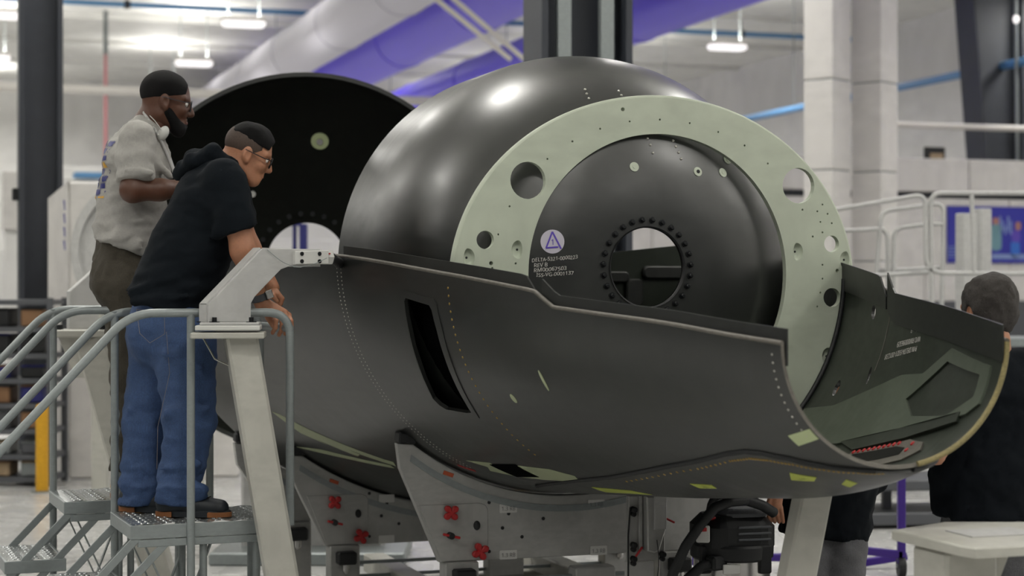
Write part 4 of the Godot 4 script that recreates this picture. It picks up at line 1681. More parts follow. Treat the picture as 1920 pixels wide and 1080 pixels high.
	for k in 40:
		pth.append(sh(ENDS + 0.002, lerpf(PI - 0.01, 1.75, k / 39.0), -0.007))
	mb.tube(pth, 0.009, 8)
	part("edge_seal", mb, mat("yellowed sealant", c8(150, 138, 92), 0.6, 0.0, {"tex": TX.mottle, "scale": 6.0}), T)
	# rubber seal between the ring and the shell
	mb = MB.new()
	pth = []
	for k in 60:
		pth.append(sh(0.03, lerpf(0.02, PI - 0.02, k / 59.0), -0.022))
	mb.tube(pth, 0.011, 8)
	part("ring_seal", mb, M.black, T)
	# aft frame standing inside the shell, seen through the tank
	var A := thing("aft_panel", "dark olive ribbed panel seen through the round hatch opening", "panel", axp(-2.1, 0.0, 0.8))
	mb = MB.new()
	var ap := v2([[-0.9, -0.75], [1.0, -0.75], [1.38, -0.3], [1.40, 0.265], [0.6, 0.185], [-0.9, 0.15]])
	mb.prism(Transform3D(fb(), axp(-2.12, 0.0, EYE)), ap, -0.03, 0.0)
	part("web", mb, M.inner, A)
	for e in [[0.30, 0.03, 0.78, 0.09], [0.86, 0.05, 1.14, 0.12], [0.76, -0.10, 0.86, 0.05], [1.2, -0.4, 1.27, 0.18]]:
		mb = MB.new()
		mb.prism(Transform3D(fb(), axp(-2.12, 0.0, EYE)), round2(e[0], e[1], e[2], e[3], 0.03), 0.0, 0.03, 0.008)
		part("rib", mb, M.flange, A)

# ------------------------------------------------------------------ green ring frame
func ring_frame() -> void:
	var T := thing("ring_bulkhead", "pale green primed ring bulkhead with round holes around the tank dome", "bulkhead", axp(0, 0.04, 0.93))
	var oc := Vector2(0.04, 1.715)
	var ic := Vector2(0.04, 1.758)
	var ow := Vector2(0.916, 0.790)
	var iw := 0.585
	var holes := []
	for h in [[-0.547, 2.138, 0.076], [0.684, 2.139, 0.076], [-0.73, 1.894, 0.037], [0.844, 1.891, 0.036], [0.846, 1.659, 0.041]]:
		holes.append(circle2(Vector2(h[0], h[1]), h[2], 28))
	var small := []
	for k in 15:
		var an := 0.28 + k * 0.185
		var sq := Vector2(oc.x + cos(an) * 0.742, ic.y - 0.02 + sin(an) * 0.665)
		if sq.distance_to(Vector2(-0.547, 2.138)) > 0.09 and sq.distance_to(Vector2(0.684, 2.139)) > 0.09:
			small.append([sq.x, sq.y])
	for q in [[0.80, 2.06], [0.825, 2.02], [0.845, 1.98], [0.775, 2.03], [0.79, 1.985], [0.80, 1.94], [0.80, 1.80], [0.80, 1.74], [0.79, 1.68], [0.775, 1.62], [-0.70, 1.78], [-0.60, 1.80], [-0.605, 1.73]]:
		small.append(q)
	for q in small:
		holes.append(circle2(Vector2(q[0], q[1]), 0.0045, 8))
	for q in [[0.872, 1.775], [-0.705, 1.80], [-0.13, 2.44]]:
		holes.append(circle2(Vector2(q[0], q[1]), 0.0085, 10))
	var bv := 0.010
	var fn := func(a, b, _o): return axp(0.0, a, b)
	var fz := func(_a, _b): return ax_a()
	var outer := PackedVector2Array()
	var inner := PackedVector2Array()
	for k in 120:
		var an := TAU * k / 120
		outer.append(oc + Vector2(cos(an) * (ow.x - bv), sin(an) * (ow.y - bv)))
		inner.append(ic + Vector2(cos(an), sin(an)) * iw)
	var mb := MB.new()
	var pockets := []
	for q in [[-0.804, 1.822, 0.3], [-0.588, 1.856, 2.9], [0.676, 1.856, 0.2], [0.914, 1.822, 2.9], [0.828, 1.405, 2.6]]:
		var pp := PackedVector2Array()
		for k in 20:
			var an := TAU * k / 20
			pp.append(Vector2(q[0] + cos(an) * 0.030 * (0.55 if cos(an - q[2]) < 0 else 1.0), q[1] + sin(an) * 0.0375))
		pockets.append([pp, Vector2(q[0], q[1])])
	sheet(mb, fn, fz, -0.9, 0.98, 24, 0.9, 2.53, 22, 0.0, [outer], [inner] + holes + pockets.map(func(e): return e[0]))
	sheet(mb, fn, fz, -0.9, 0.98, 24, 0.9, 2.53, 22, -0.03, [outer], [inner] + holes, true)
	for h in holes:
		walls(mb, fn, fz, h, -0.03, 0.0, true)
	part("plate", mb, M.primer, T)
	mb = MB.new()
	var P := []
	for st in [[bv, 0.0], [bv * 0.3, -0.003], [0.0, -0.010], [0.0, -0.03], [bv, -0.03]]:
		var row := PackedVector3Array()
		for k in 160:
			var an := TAU * k / 160
			row.append(axp(st[1], oc.x + cos(an) * (ow.x - st[0]), oc.y + sin(an) * (ow.y - st[0])))
		P.append(row)
	mb.grid(P, false, true, true)
	part("outer_edge", mb, M.primer, T)
	mb = MB.new()
	P = []
	for st in [-0.03, -0.015, 0.0]:
		var row := PackedVector3Array()
		for k in 160:
			var an := TAU * k / 160
			row.append(axp(st, ic.x + cos(an) * iw, ic.y + sin(an) * iw))
		P.append(row)
	mb.grid(P, false, true, true)
	part("inner_edge", mb, M.primer, T)
	# milled D shaped pockets: dishes sunk into the plate with a drilled centre
	for e in pockets:
		mb = MB.new()
		var Q := []
		for st in [[1.0, 0.0], [0.86, -0.012], [0.6, -0.017], [0.3, -0.018], [0.02, -0.018]]:
			var row := PackedVector3Array()
			for w in e[0]:
				var p: Vector2 = e[1].lerp(w, st[0])
				row.append(axp(st[1], p.x, p.y))
			Q.append(row)
		mb.grid(Q, false, true)
		part("milled_pocket", mb, M.primer, T)
		var q := [e[1].x, e[1].y]
		mb = MB.new()
		disc(mb, axp(-0.0185, q[0], q[1]), ax_a(), 0.005, 0.0012, 10)
		part("drill_point", mb, M.ink, T)

# ------------------------------------------------------------------ the tank
func dome_p(c: float, y: float) -> Array:
	var k := ((c - TX0) * (c - TX0) + (y - TY) * (y - TY)) / (TR * TR)
	var z := sqrt(maxf(0.0, 1.0 - pow(k, 1.6)))
	var g := 1.6 * pow(k, 0.6)
	var p := axp(TS + TC * z, c, y)
	var nn := (ax_r() * (g * (c - TX0) / (TR * TR)) + Vector3(0, g * (y - TY) / (TR * TR), 0) + ax_a() * (z / TC)).normalized()
	return [p, nn]

func dome_disc(c: float, y: float, r: float, h: float, m: Material, T: Node3D, called: String, label := "") -> void:
	var e := dome_p(c, y)
	var mb := MB.new()
	var P := []
	var b := look(Vector3.ZERO, e[1])
	for st in [[r, -0.002], [r, h], [0.0, h]]:
		var row := PackedVector3Array()
		for k in 32:
			var an := TAU * k / 32
			var q: Vector3 = e[0] + b.x * cos(an) * st[0] + b.z * sin(an) * st[0]
			var l := q - axp(0, 0, 0)
			var f := dome_p(l.dot(ax_r()), q.y)
			row.append(f[0] + f[1] * st[1])
		P.append(row)
	mb.grid([P[0], P[1]], false, true, true)
	var cen: Vector3 = e[0] + e[1] * h
	var fan := P[1] as PackedVector3Array
	var base := mb.v.size()
	mb.v.append(cen); mb.n.append(e[1])
	for q in fan:
		mb.v.append(q); mb.n.append(e[1])
	for k in 32:
		var A := base
		var B := base + 1 + k
		var C := base + 1 + (k + 1) % 32
		if (mb.v[B] - mb.v[A]).cross(mb.v[C] - mb.v[A]).dot(mb.n[A]) < 0.0:
			mb.tri3(A, C, B)
		else:
			mb.tri3(A, B, C)
	part(called, mb, m, T, false, label)

func tank() -> void:
	var T := thing("pressure_tank", "large dark domed composite tank with a bolted round hatch opening", "tank", axp(-0.87, 0, TY - TR))
	var tr := Transform3D(look(Vector3.ZERO, ax_a()), axp(0, TX0, TY))
	var prof := []
	var hr := 0.163
	for i in 15:
		prof.append(Vector2(TR, lerpf(-1.36, TS, i / 14.0)))
	for i in range(1, 49):
		var t := lerpf(PI / 2, asin(hr / TR), i / 48.0)
		prof.append(Vector2(TR * sin(t), TS + TC * sqrt(maxf(0.0, 1.0 - pow(sin(t), 3.2)))))
	var mb := MB.new()
	mb.lathe(tr, prof, 120, true)
	part("dome_skin", mb, M.tank, T)
	mb = MB.new()
	var pi_ := []
	for q in prof:
		pi_.append(Vector2(q.x - 0.02 if q.x > hr + 0.02 else q.x, q.y - 0.02))
	pi_.reverse()
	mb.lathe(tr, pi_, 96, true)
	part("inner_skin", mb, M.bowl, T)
	mb = MB.new()
	var zf: float = prof[-1].y
	mb.lathe(tr, [Vector2(hr + 0.004, zf - 0.03), Vector2(hr, zf + 0.003), Vector2(hr + 0.006, zf + 0.006), Vector2(hr + 0.055, zf - 0.008)].slice(0, 3), 64)
	mb.lathe(tr, [Vector2(TR - 0.02, -1.38), Vector2(TR, -1.36)], 96)
	part("hatch_rim", mb, M.black, T)
	for k in 27:
		var an := TAU * (k + 0.25) / 27
		var e := dome_p(TX0 + cos(an) * 0.196, TY + sin(an) * 0.196)
		mb = MB.new()
		mb.lathe(Transform3D(look(Vector3.ZERO, e[1]), e[0]), [Vector2(0.0135, -0.002), Vector2(0.0135, 0.005), Vector2(0.009, 0.005), Vector2(0.009, 0.016), Vector2(0.006, 0.019), Vector2(0.0, 0.019)], 10)
		part("hatch_bolt", mb, M.dark_metal, T)
	for q in [[1189, 313], [1308, 322], [1355, 324], [1363, 300]]:
		var e := hit_dome(q[0], q[1])
		dome_disc(e.x, e.y, 0.020, 0.003, M.primer, T, "washer", "pale green washer")
		dome_disc(e.x + 0.001, e.y, 0.008, 0.005, M.primer if q[0] != 1308 else M.ink, T, "washer_core")
	var st := hit_dome(1036, 453)
	dome_disc(st.x, st.y, 0.049, 0.0015, M.pale_sticker, T, "round_sticker", "pale round sticker with a violet triangle")
	# violet triangle of three strokes, the base overshooting, and the numeral in it
	var strokes := [[Vector2(0.0, 0.040), Vector2(-0.026, -0.026)], [Vector2(-0.028, -0.026), Vector2(0.022, -0.022)], [Vector2(0.0, 0.040), Vector2(0.034, -0.030)]]
	for s in strokes:
		mb = MB.new()
		var d: Vector2 = (s[1] - s[0]).normalized()
		var w := Vector2(-d.y, d.x) * 0.0032
		var f := []
		for q in [s[0] + w, s[1] + w, s[1] - w, s[0] - w]:
			var e := dome_p(st.x + q.x, st.y + q.y)
			f.append(e[0] + e[1] * 0.0032)
		mb.face(f, dome_p(st.x, st.y)[0] - ax_a())
		part("triangle_stroke", mb, M.purple_print, T)
	var pn := func(x, y):
		var e := dome_p(st.x + 0.001 + x, st.y - 0.003 + y)
		return [e[0] + e[1] * 0.0032, e[1]]
	part("sticker_numeral", letters("1", 0.03, pn), M.purple_print, T)
	var lines := [["DELTA-5321-0000223", 1041, 485, 0.0195, 1.0], ["REV B", 1014, 497, 0.0205, 1.05], ["RM00067503", 1032, 505, 0.0205, 1.1], ["ISS-VG-0001137", 1041, 514, 0.0195, 1.08]]
	for l in lines:
		var o := hit_dome(l[1], l[2])
		var sc: float = l[4]
		var place := func(x, y):
			var j := sin(x * 160.0) * 0.0012
			var e := dome_p(o.x + x * sc + y * 0.05, o.y + y + x * 0.075 + j)
			return [e[0] + e[1] * 0.002, e[1]]
		part("marker_writing", letters(l[0], l[3], place), M.chalk, T, false, "white marker part number")
	# small bolt heads in short rows
	for q in [[1097, 168], [1100, 176], [1104, 185], [1160, 171], [1165, 179], [1214, 260], [1219, 272], [1224, 287], [1262, 264], [1267, 275], [1272, 286], [1277, 298]]:
		var e := hit_dome(q[0], q[1])
		var f := dome_p(e.x, e.y)
		mb = MB.new()
		mb.ball(f[0], Vector3(0.006, 0.006, 0.006), 8, 6)
		part("bolt_head", mb, M.steelpt, T)

# where the ray through a pixel meets the dome, as (across, height)
func hit_dome(px: float, py: float) -> Vector2:
	var d := at(px, py, 1.0) - Vector3(0, EYE, 0)
	var t := 6.5
	for i in 60:
		var p := Vector3(0, EYE, 0) + d * t
		var l := p - axp(0, 0, 0)
		var f := dome_p(l.dot(ax_r()), p.y)
		var g: float = (p - f[0]).dot(ax_a())
		t += g * 0.6
	var q := Vector3(0, EYE, 0) + d * t
	return Vector2((q - axp(0, 0, 0)).dot(ax_r()), q.y)

func second_bowl() -> void:
	var c := at(575, 492, 11.0)
	var T := thing("tank_half", "black open tank half facing out behind the two workers", "tank", Vector3(c.x, 0, c.z - 0.3))
	var dir := (Vector3(0, EYE, 0) - c).normalized()
	var tr := Transform3D(look(Vector3.ZERO, dir), c)
	var R := 1.135
	var prof := []
	for i in 40:
		var t := lerpf(asin(0.255 / R), PI / 2, i / 39.0)
		prof.append(Vector2(R * sin(t), -0.62 * cos(t)))
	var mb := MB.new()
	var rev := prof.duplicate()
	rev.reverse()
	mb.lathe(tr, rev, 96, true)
	part("inside", mb, M.bowl, T)  # near-black colour includes the shade inside the bowl
	mb = MB.new()
	var outp := []
	for q in prof:
		outp.append(Vector2(q.x + 0.025, q.y - 0.02))
	mb.lathe(tr, outp, 72, true)
	mb.lathe(tr, [Vector2(R + 0.025, -0.02), Vector2(R + 0.025, 0.004), Vector2(R, 0.004), Vector2(R, 0.0)], 96)
	part("outside", mb, M.tank, T)
	for k in 26:
		var an := TAU * k / 26
		var t := asin(0.315 / R)
		mb = MB.new()
		var p := tr * Vector3(cos(an) * 0.315, -0.62 * cos(t), sin(an) * 0.315)
		disc(mb, p - dir * 0.004, dir, 0.017, 0.018, 8)
		part("hatch_bolt", mb, M.dark_metal, T)
	for q in [[600, 262, 0.056], [472, 362, 0.02]]:
		var l := tr.affine_inverse() * at(q[0], q[1], 11.35)
		var rr := Vector2(l.x, l.z).length()
		var dep := -0.62 * sqrt(maxf(0.0, 1.0 - rr * rr / (R * R)))
		var nn := tr.basis * (Vector3(-l.x / (R * R), -dep / (0.62 * 0.62), -l.z / (R * R)).normalized())
		mb = MB.new()
		disc(mb, tr * Vector3(l.x, dep, l.z), nn, q[2], 0.01, 24)
		part("washer", mb, M.tape2 if q[0] == 600 else M.plate, T)  # the white disc stands for light through a small hole
		if q[0] == 600:
			mb = MB.new()
			disc(mb, tr * Vector3(l.x, dep, l.z) + nn * 0.01, nn, 0.022, 0.012, 16)
			part("washer_core", mb, M.chrome, T)  # bright disc stands for light showing through the washer hole
	mb = MB.new()
	mb.box(Transform3D(Basis(), Vector3(c.x, 0.5, c.z - 0.42)), Vector3(0.9, 1.0, 0.22), 0.02)
	part("cradle_block", mb, M.bracket, T)
	mb = MB.new()
	mb.box(Transform3D(Basis(), Vector3(c.x, 0.04, c.z - 0.4)), Vector3(1.2, 0.08, 0.8), 0.01)
	part("cradle_base", mb, M.stair, T)

func star_knob(T: Node3D, p: Vector3, nrm: Vector3, r: float, turn: float) -> void:
	var b := look(Vector3.ZERO, nrm)
	var fr := Basis(b.x, b.z, b.y)
	if fr.determinant() < 0.0:
		fr = Basis(-b.x, b.z, b.y)
	var pts := PackedVector2Array()
	for k in 32:
		var an := TAU * k / 32 + turn
		var lobe := pow(absf(cos((an - turn) * 2.0)), 0.8)
		pts.append(Vector2(cos(an), sin(an)) * r * (0.38 + 0.62 * lobe))
	var mb := MB.new()
	mb.prism(Transform3D(fr, p + nrm * 0.02), pts, 0.0, 0.022, 0.005)
	var kn := part("star_knob", mb, M.red, T, false, "red four lobed star knob")
	mb = MB.new()
	disc(mb, p, nrm, r * 0.28, 0.024, 12)
	part("knob_stem", mb, M.dark_metal, kn)

func wing_knob(T: Node3D, p: Vector3, nrm: Vector3, r: float, turn: float) -> void:
	var b := look(Vector3.ZERO, nrm)
	var d := b.x * cos(turn) + b.z * sin(turn)
	var mb := MB.new()
	bar(mb, p + nrm * 0.035 - d * r, p + nrm * 0.035 + d * r, 0.014, 0.012, 0.003)
	var kn := part("wing_handle", mb, M.red, T, false, "red wing handle")
	mb = MB.new()
	disc(mb, p, nrm, r * 0.36, 0.045, 12, 0.004)
	part("wing_hub", mb, M.black, kn)

func cradle(s: float, called: String, label: String, tip: float, foot: float, low: float, detail: int) -> Node3D:
	var T := thing(called, label, "cradle", axp(s, 0, 0), "shell cradles")
	var w := tab(SW, s)
	var yr := tab(SR, s)
	var h := yr - tab(SB, s)
	var f0 := acos((tip - 0.08) / w)
	var arc := []
	for i in 33:
		var f := lerpf(f0, PI - f0, i / 32.0)
		arc.append(Vector2(-(w + 0.012) * cos(f), EYE + yr - (h + 0.012) * sin(f)))
	var yt: float = arc[0].y
	var pts := PackedVector2Array([Vector2(-tip, yt + 0.005)])
	for q in arc:
		pts.append(q)
	for q in [Vector2(tip, yt + 0.005), Vector2(tip - 0.015, yt - 0.11), Vector2(foot, low), Vector2(-foot, low), Vector2(-tip + 0.015, yt - 0.11)]:
		pts.append(q)
	var tr := Transform3D(fb(), axp(s, 0, 0))
	var mb := MB.new()
	mb.prism(tr, pts, -0.05, 0.0, 0.003)
	part("saddle_plate", mb, M.alu, T)
	# felt lined arc
	mb = MB.new()
	for i in 32:
		var q := []
		for e in [[i, 0.045], [i + 1, 0.045], [i + 1, 0.075], [i, 0.075]]:
			var a: Vector2 = arc[e[0]]
			q.append(tr * Vector3(a.x * (1.0 + e[1] * 0.25), a.y - e[1], 0.0))
		var top := []
		for k in q:
			top.append(k + ax_a() * 0.004)
		mb.face(top, q[0] - ax_a())
		mb.face([q[0], q[1], top[1], top[0]], q[2])
		mb.face([q[2], q[3], top[3], top[2]], q[0])
	part("felt_band", mb, M.stair, T)
	for sd in [-1.0, 1.0]:
		mb = MB.new()
		mb.box(Transform3D(fb() * Basis(Vector3.BACK, sd * 0.1), tr * Vector3(sd * (tip - 0.045), yt + 0.03, -0.02)), Vector3(0.085, 0.05, 0.09), 0.008)
		part("rubber_pad", mb, M.black, T)
	if detail == 0:
		return T
	# sub plate with its knobs
	mb = MB.new()
	var sp := v2([[-foot - 0.10 + 0.0, low + 0.265], [-foot + 0.19, low + 0.265], [-foot + 0.215, low + 0.255], [-foot + 0.228, low + 0.235], [-foot + 0.228, low + 0.005], [-foot + 0.005, low + 0.005]])
	mb.prism(tr, sp, 0.0, 0.005, 0.002)
	part("knob_plate", mb, M.alu, T)
	var n := ax_a()
	star_knob(T, tr * Vector3(-foot + 0.043, low + 0.229, 0.005), n, 0.040, 0.7)
	star_knob(T, tr * Vector3(-foot + 0.183, low + 0.047, 0.005), n, 0.042, 0.45)
	wing_knob(T, tr * Vector3(-foot + 0.043, low + 0.124, 0.005), n, 0.042, 0.25)
	mb = MB.new()
	mb.ball(tr * Vector3(-foot + 0.173, low + 0.163, 0.01), Vector3(0.016, 0.022, 0.01), 12, 8)
	part("lock_pin", mb, M.black, T)
	mb = MB.new()
	for q in [[0.33, 0.21], [0.30, 0.145], [0.40, 0.25], [0.395, 0.10], [0.04, 0.03], [0.235, 0.265], [0.235, 0.04], [0.76, 0.245], [0.765, 0.03], [0.5, 0.18]]:
		disc(mb, tr * Vector3(-foot + q[0], low + q[1], 0.0), n, 0.0085, 0.0012, 10)
	part("drilled_hole", mb, M.ink, T).set_meta("kind", "stuff")
	for q in [[0.328, 0.235], [0.764, 0.237], [0.328, 0.021], [0.775, 0.019]]:
		mb = MB.new()
		mb.prism(tr, round2(-foot + q[0] - 0.042, low + q[1] - 0.021, -foot + q[0] + 0.042, low + q[1] + 0.021, 0.004), 0.0, 0.003)
		var pl := part("placard", mb, M.plate, T)
		if detail > 1:
			var o := Vector2(-foot + q[0], low + q[1])
			var f := func(x, y): return [tr * Vector3(o.x + x, o.y + y - 0.002, 0.0042), n]
			part("placard_print", letters("1.3 RB", 0.024, f), M.rack, pl)
	mb = MB.new()
	mb.box(Transform3D(fb() * Basis(Vector3.BACK, -0.35), tr * Vector3(-tip + 0.24, yt - 0.14, 0.002)), Vector3(0.05, 0.018, 0.003))
	part("orange_tag", mb, mat("orange tape", c8(180, 84, 48), 0.6), T)
	return T

func cradles() -> void:
	var near := cradle(-0.95, "shell_cradle", "grey metal saddle cradle with red knobs and placards under the shell", 0.836, 0.635, 0.45, 2)
	var mid := cradle(-2.25, "shell_cradle", "grey metal saddle cradle behind the leaning white post", 1.06, 0.866, 0.36, 1)
	var far := cradle(-2.58, "shell_cradle", "rearmost grey saddle cradle behind the black shoes", 1.28, 1.05, 0.45, 0)
	for e in [[near, -0.95, 0.635, 0.45], [mid, -2.25, 0.866, 0.36], [far, -2.58, 1.05, 0.45]]:
		var T: Node3D = e[0]
		var tr := Transform3D(fb(), axp(e[1], 0, 0))
		for sd in [-1.0, 1.0]:
			var mb := MB.new()
			mb.box(Transform3D(fb(), tr * Vector3(sd * (e[2] - 0.10), e[3] / 2, -0.03)), Vector3(0.16, e[3], 0.10), 0.006)
			part("support_leg", mb, M.alu, T)
			mb = MB.new()
			mb.box(Transform3D(fb(), tr * Vector3(sd * (e[2] - 0.10), e[3] - 0.06, 0.05)), Vector3(0.10, 0.065, 0.07), 0.008)
			part("jack_block", mb, M.black, T)
			mb = MB.new()
			mb.lathe(Transform3D(Basis(), tr * Vector3(sd * (e[2] - 0.10), e[3] - 0.14, 0.05)), [Vector2(0.012, 0.0), Vector2(0.02, 0.012), Vector2(0.02, 0.05), Vector2(0.01, 0.06)], 12)
			part("jack_screw", mb, M.chrome, T)
		var mb2 := MB.new()
		mb2.box(Transform3D(fb(), tr * Vector3(0, 0.06, -0.03)), Vector3(e[2] * 2, 0.12, 0.14), 0.008)
		part("floor_beam", mb2, M.white_paint, T)
		if e[1] > -2.3:
			mb2 = MB.new()
			mb2.box(Transform3D(fb(), tr * Vector3(0.12, e[3] - 0.13, -0.03)), Vector3(0.2, 0.15, 0.1), 0.006)
			part("cross_box", mb2, M.alu, T)
			for y in [0.10, 0.17]:
				mb2 = MB.new()
				mb2.box(Transform3D(fb(), tr * Vector3(0, e[3] - y, -0.04)), Vector3(e[2] * 1.9, 0.016, 0.02))
				part("slide_rail", mb2, M.stair, T)
	# long white base rails under the cradles
	for sd in [-1.0, 1.0]:
		var t := thing("base_rail", ["white floor rail under the near ends of the cradles", "white floor rail under the far ends of the cradles"][0 if sd < 0 else 1], "rail", axp(-1.8, sd * 0.45, 0))
		var mb := MB.new()
		mb.box(Transform3D(fb(), axp(-1.8, sd * 0.45, 0.17)), Vector3(0.12, 0.10, 2.1), 0.006)
		part("beam", mb, M.white_paint, t)
		for z in [-2.7, -1.75, -0.85]:
			mb = MB.new()
			mb.box(Transform3D(fb(), axp(z, sd * 0.45, 0.06)), Vector3(0.16, 0.12, 0.1), 0.004)
			part("foot", mb, M.stair, t)
	# machined locating post in front of the cradle's middle
	var d := 7.95
	var P := thing("locating_post", "machined grey locating post with black knobs beside the vacuum hose", "fixture", at(1212, 540, d) * Vector3(1, 0, 1))
	var fr := fb()
	var org := at(1212, 1000, d)
	var pb := func(x0: float, y0: float, x1: float, y1: float, z0: float, z1: float, m: Material, called: String, bev := 0.004) -> void:
		var s := d / F
		var mb := MB.new()
		mb.box(Transform3D(fr, org + fr.x * ((x0 + x1) / 2 - 1212) * s + Vector3(0, (1000 - (y0 + y1) / 2) * s, 0) + fr.z * (z0 + z1) / 2), Vector3((x1 - x0) * s, (y1 - y0) * s, z1 - z0), bev)
		part(called, mb, m, P)
	pb.call(1176, 928, 1250, 1052, -0.03, 0.0, M.alu, "back_plate")
	pb.call(1176, 1052, 1228, 1722, -0.05, 0.0, M.bracket, "pillar")
	pb.call(1228, 1050, 1242, 1722, -0.04, -0.01, M.white_paint, "pillar_side")
	pb.call(1194, 928, 1201, 1035, 0.0, 0.02, M.alu, "guide_strip", 0.002)
	var mb := MB.new()
	var s := d / F
	mb.prism(Transform3D(fr, org + Vector3(0, 0, 0)), v2([[-10 * s, 72 * s], [29 * s, 72 * s], [29 * s, 8 * s], [16 * s, -30 * s], [6 * s, -34 * s], [-8 * s, -30 * s]]), 0.0, 0.06, 0.006)
	part("wedge_block", mb, M.alu, P)
	mb = MB.new()
	mb.prism(Transform3D(fr, org + fr.z * 0.06), v2([[4 * s, 72 * s], [29 * s, 72 * s], [29 * s, 10 * s], [4 * s, 10 * s]]), 0.0, 0.008, 0.002)
	part("number_plate", mb, M.bracket, P)
	for q in [[1184, 954, 1], [1184, 1020, 1], [1184, 1046, 1], [1243, 955, 1], [1243, 1040, 1], [1243, 980, 1]]:
		var c: Vector3 = org + fr.x * (q[0] - 1212) * s + Vector3(0, (1000 - q[1]) * s, 0)
		mb = MB.new()
		disc(mb, c, fr.z, 0.0135, 0.03, 14, 0.004)
		disc(mb, c - Vector3(0, 0.02, 0), fr.z, 0.0115, 0.022, 14, 0.004)
		part("clamp_knob", mb, M.black, P)
	for q in [[1190, 1031, 0.9], [1252, 975, -0.45]]:
		var c: Vector3 = org + fr.x * (q[0] - 1212) * s + Vector3(0, (1000 - q[1]) * s, 0) + fr.z * 0.04
		mb = MB.new()
		bar(mb, c - (fr.x * cos(q[2]) + Vector3.UP * sin(q[2])) * 0.026, c + (fr.x * cos(q[2]) + Vector3.UP * sin(q[2])) * 0.026, 0.009, 0.009, 0.002)
		part("red_handle", mb, M.red, P)
	mb = MB.new()
	mb.tube(fillet([org + fr.x * 0.02 + fr.z * 0.07 + Vector3(0, -0.02, 0), org + fr.x * 0.03 + fr.z * 0.075 + Vector3(0, -0.12, 0), org + fr.x * 0.02 + fr.z * 0.03 + Vector3(0, -0.3, 0)], 0.05), 0.0018, 6)
	part("lanyard", mb, M.ink, P)
	mb = MB.new()
	mb.tube([org + fr.x * -0.078 + Vector3(0, 0.12, 0.01), org + fr.x * -0.088 + Vector3(0, 0, 0.02), org + fr.x * -0.088 + Vector3(0, -0.7, 0.02)], 0.004, 6)
	part("cable", mb, M.black, P)

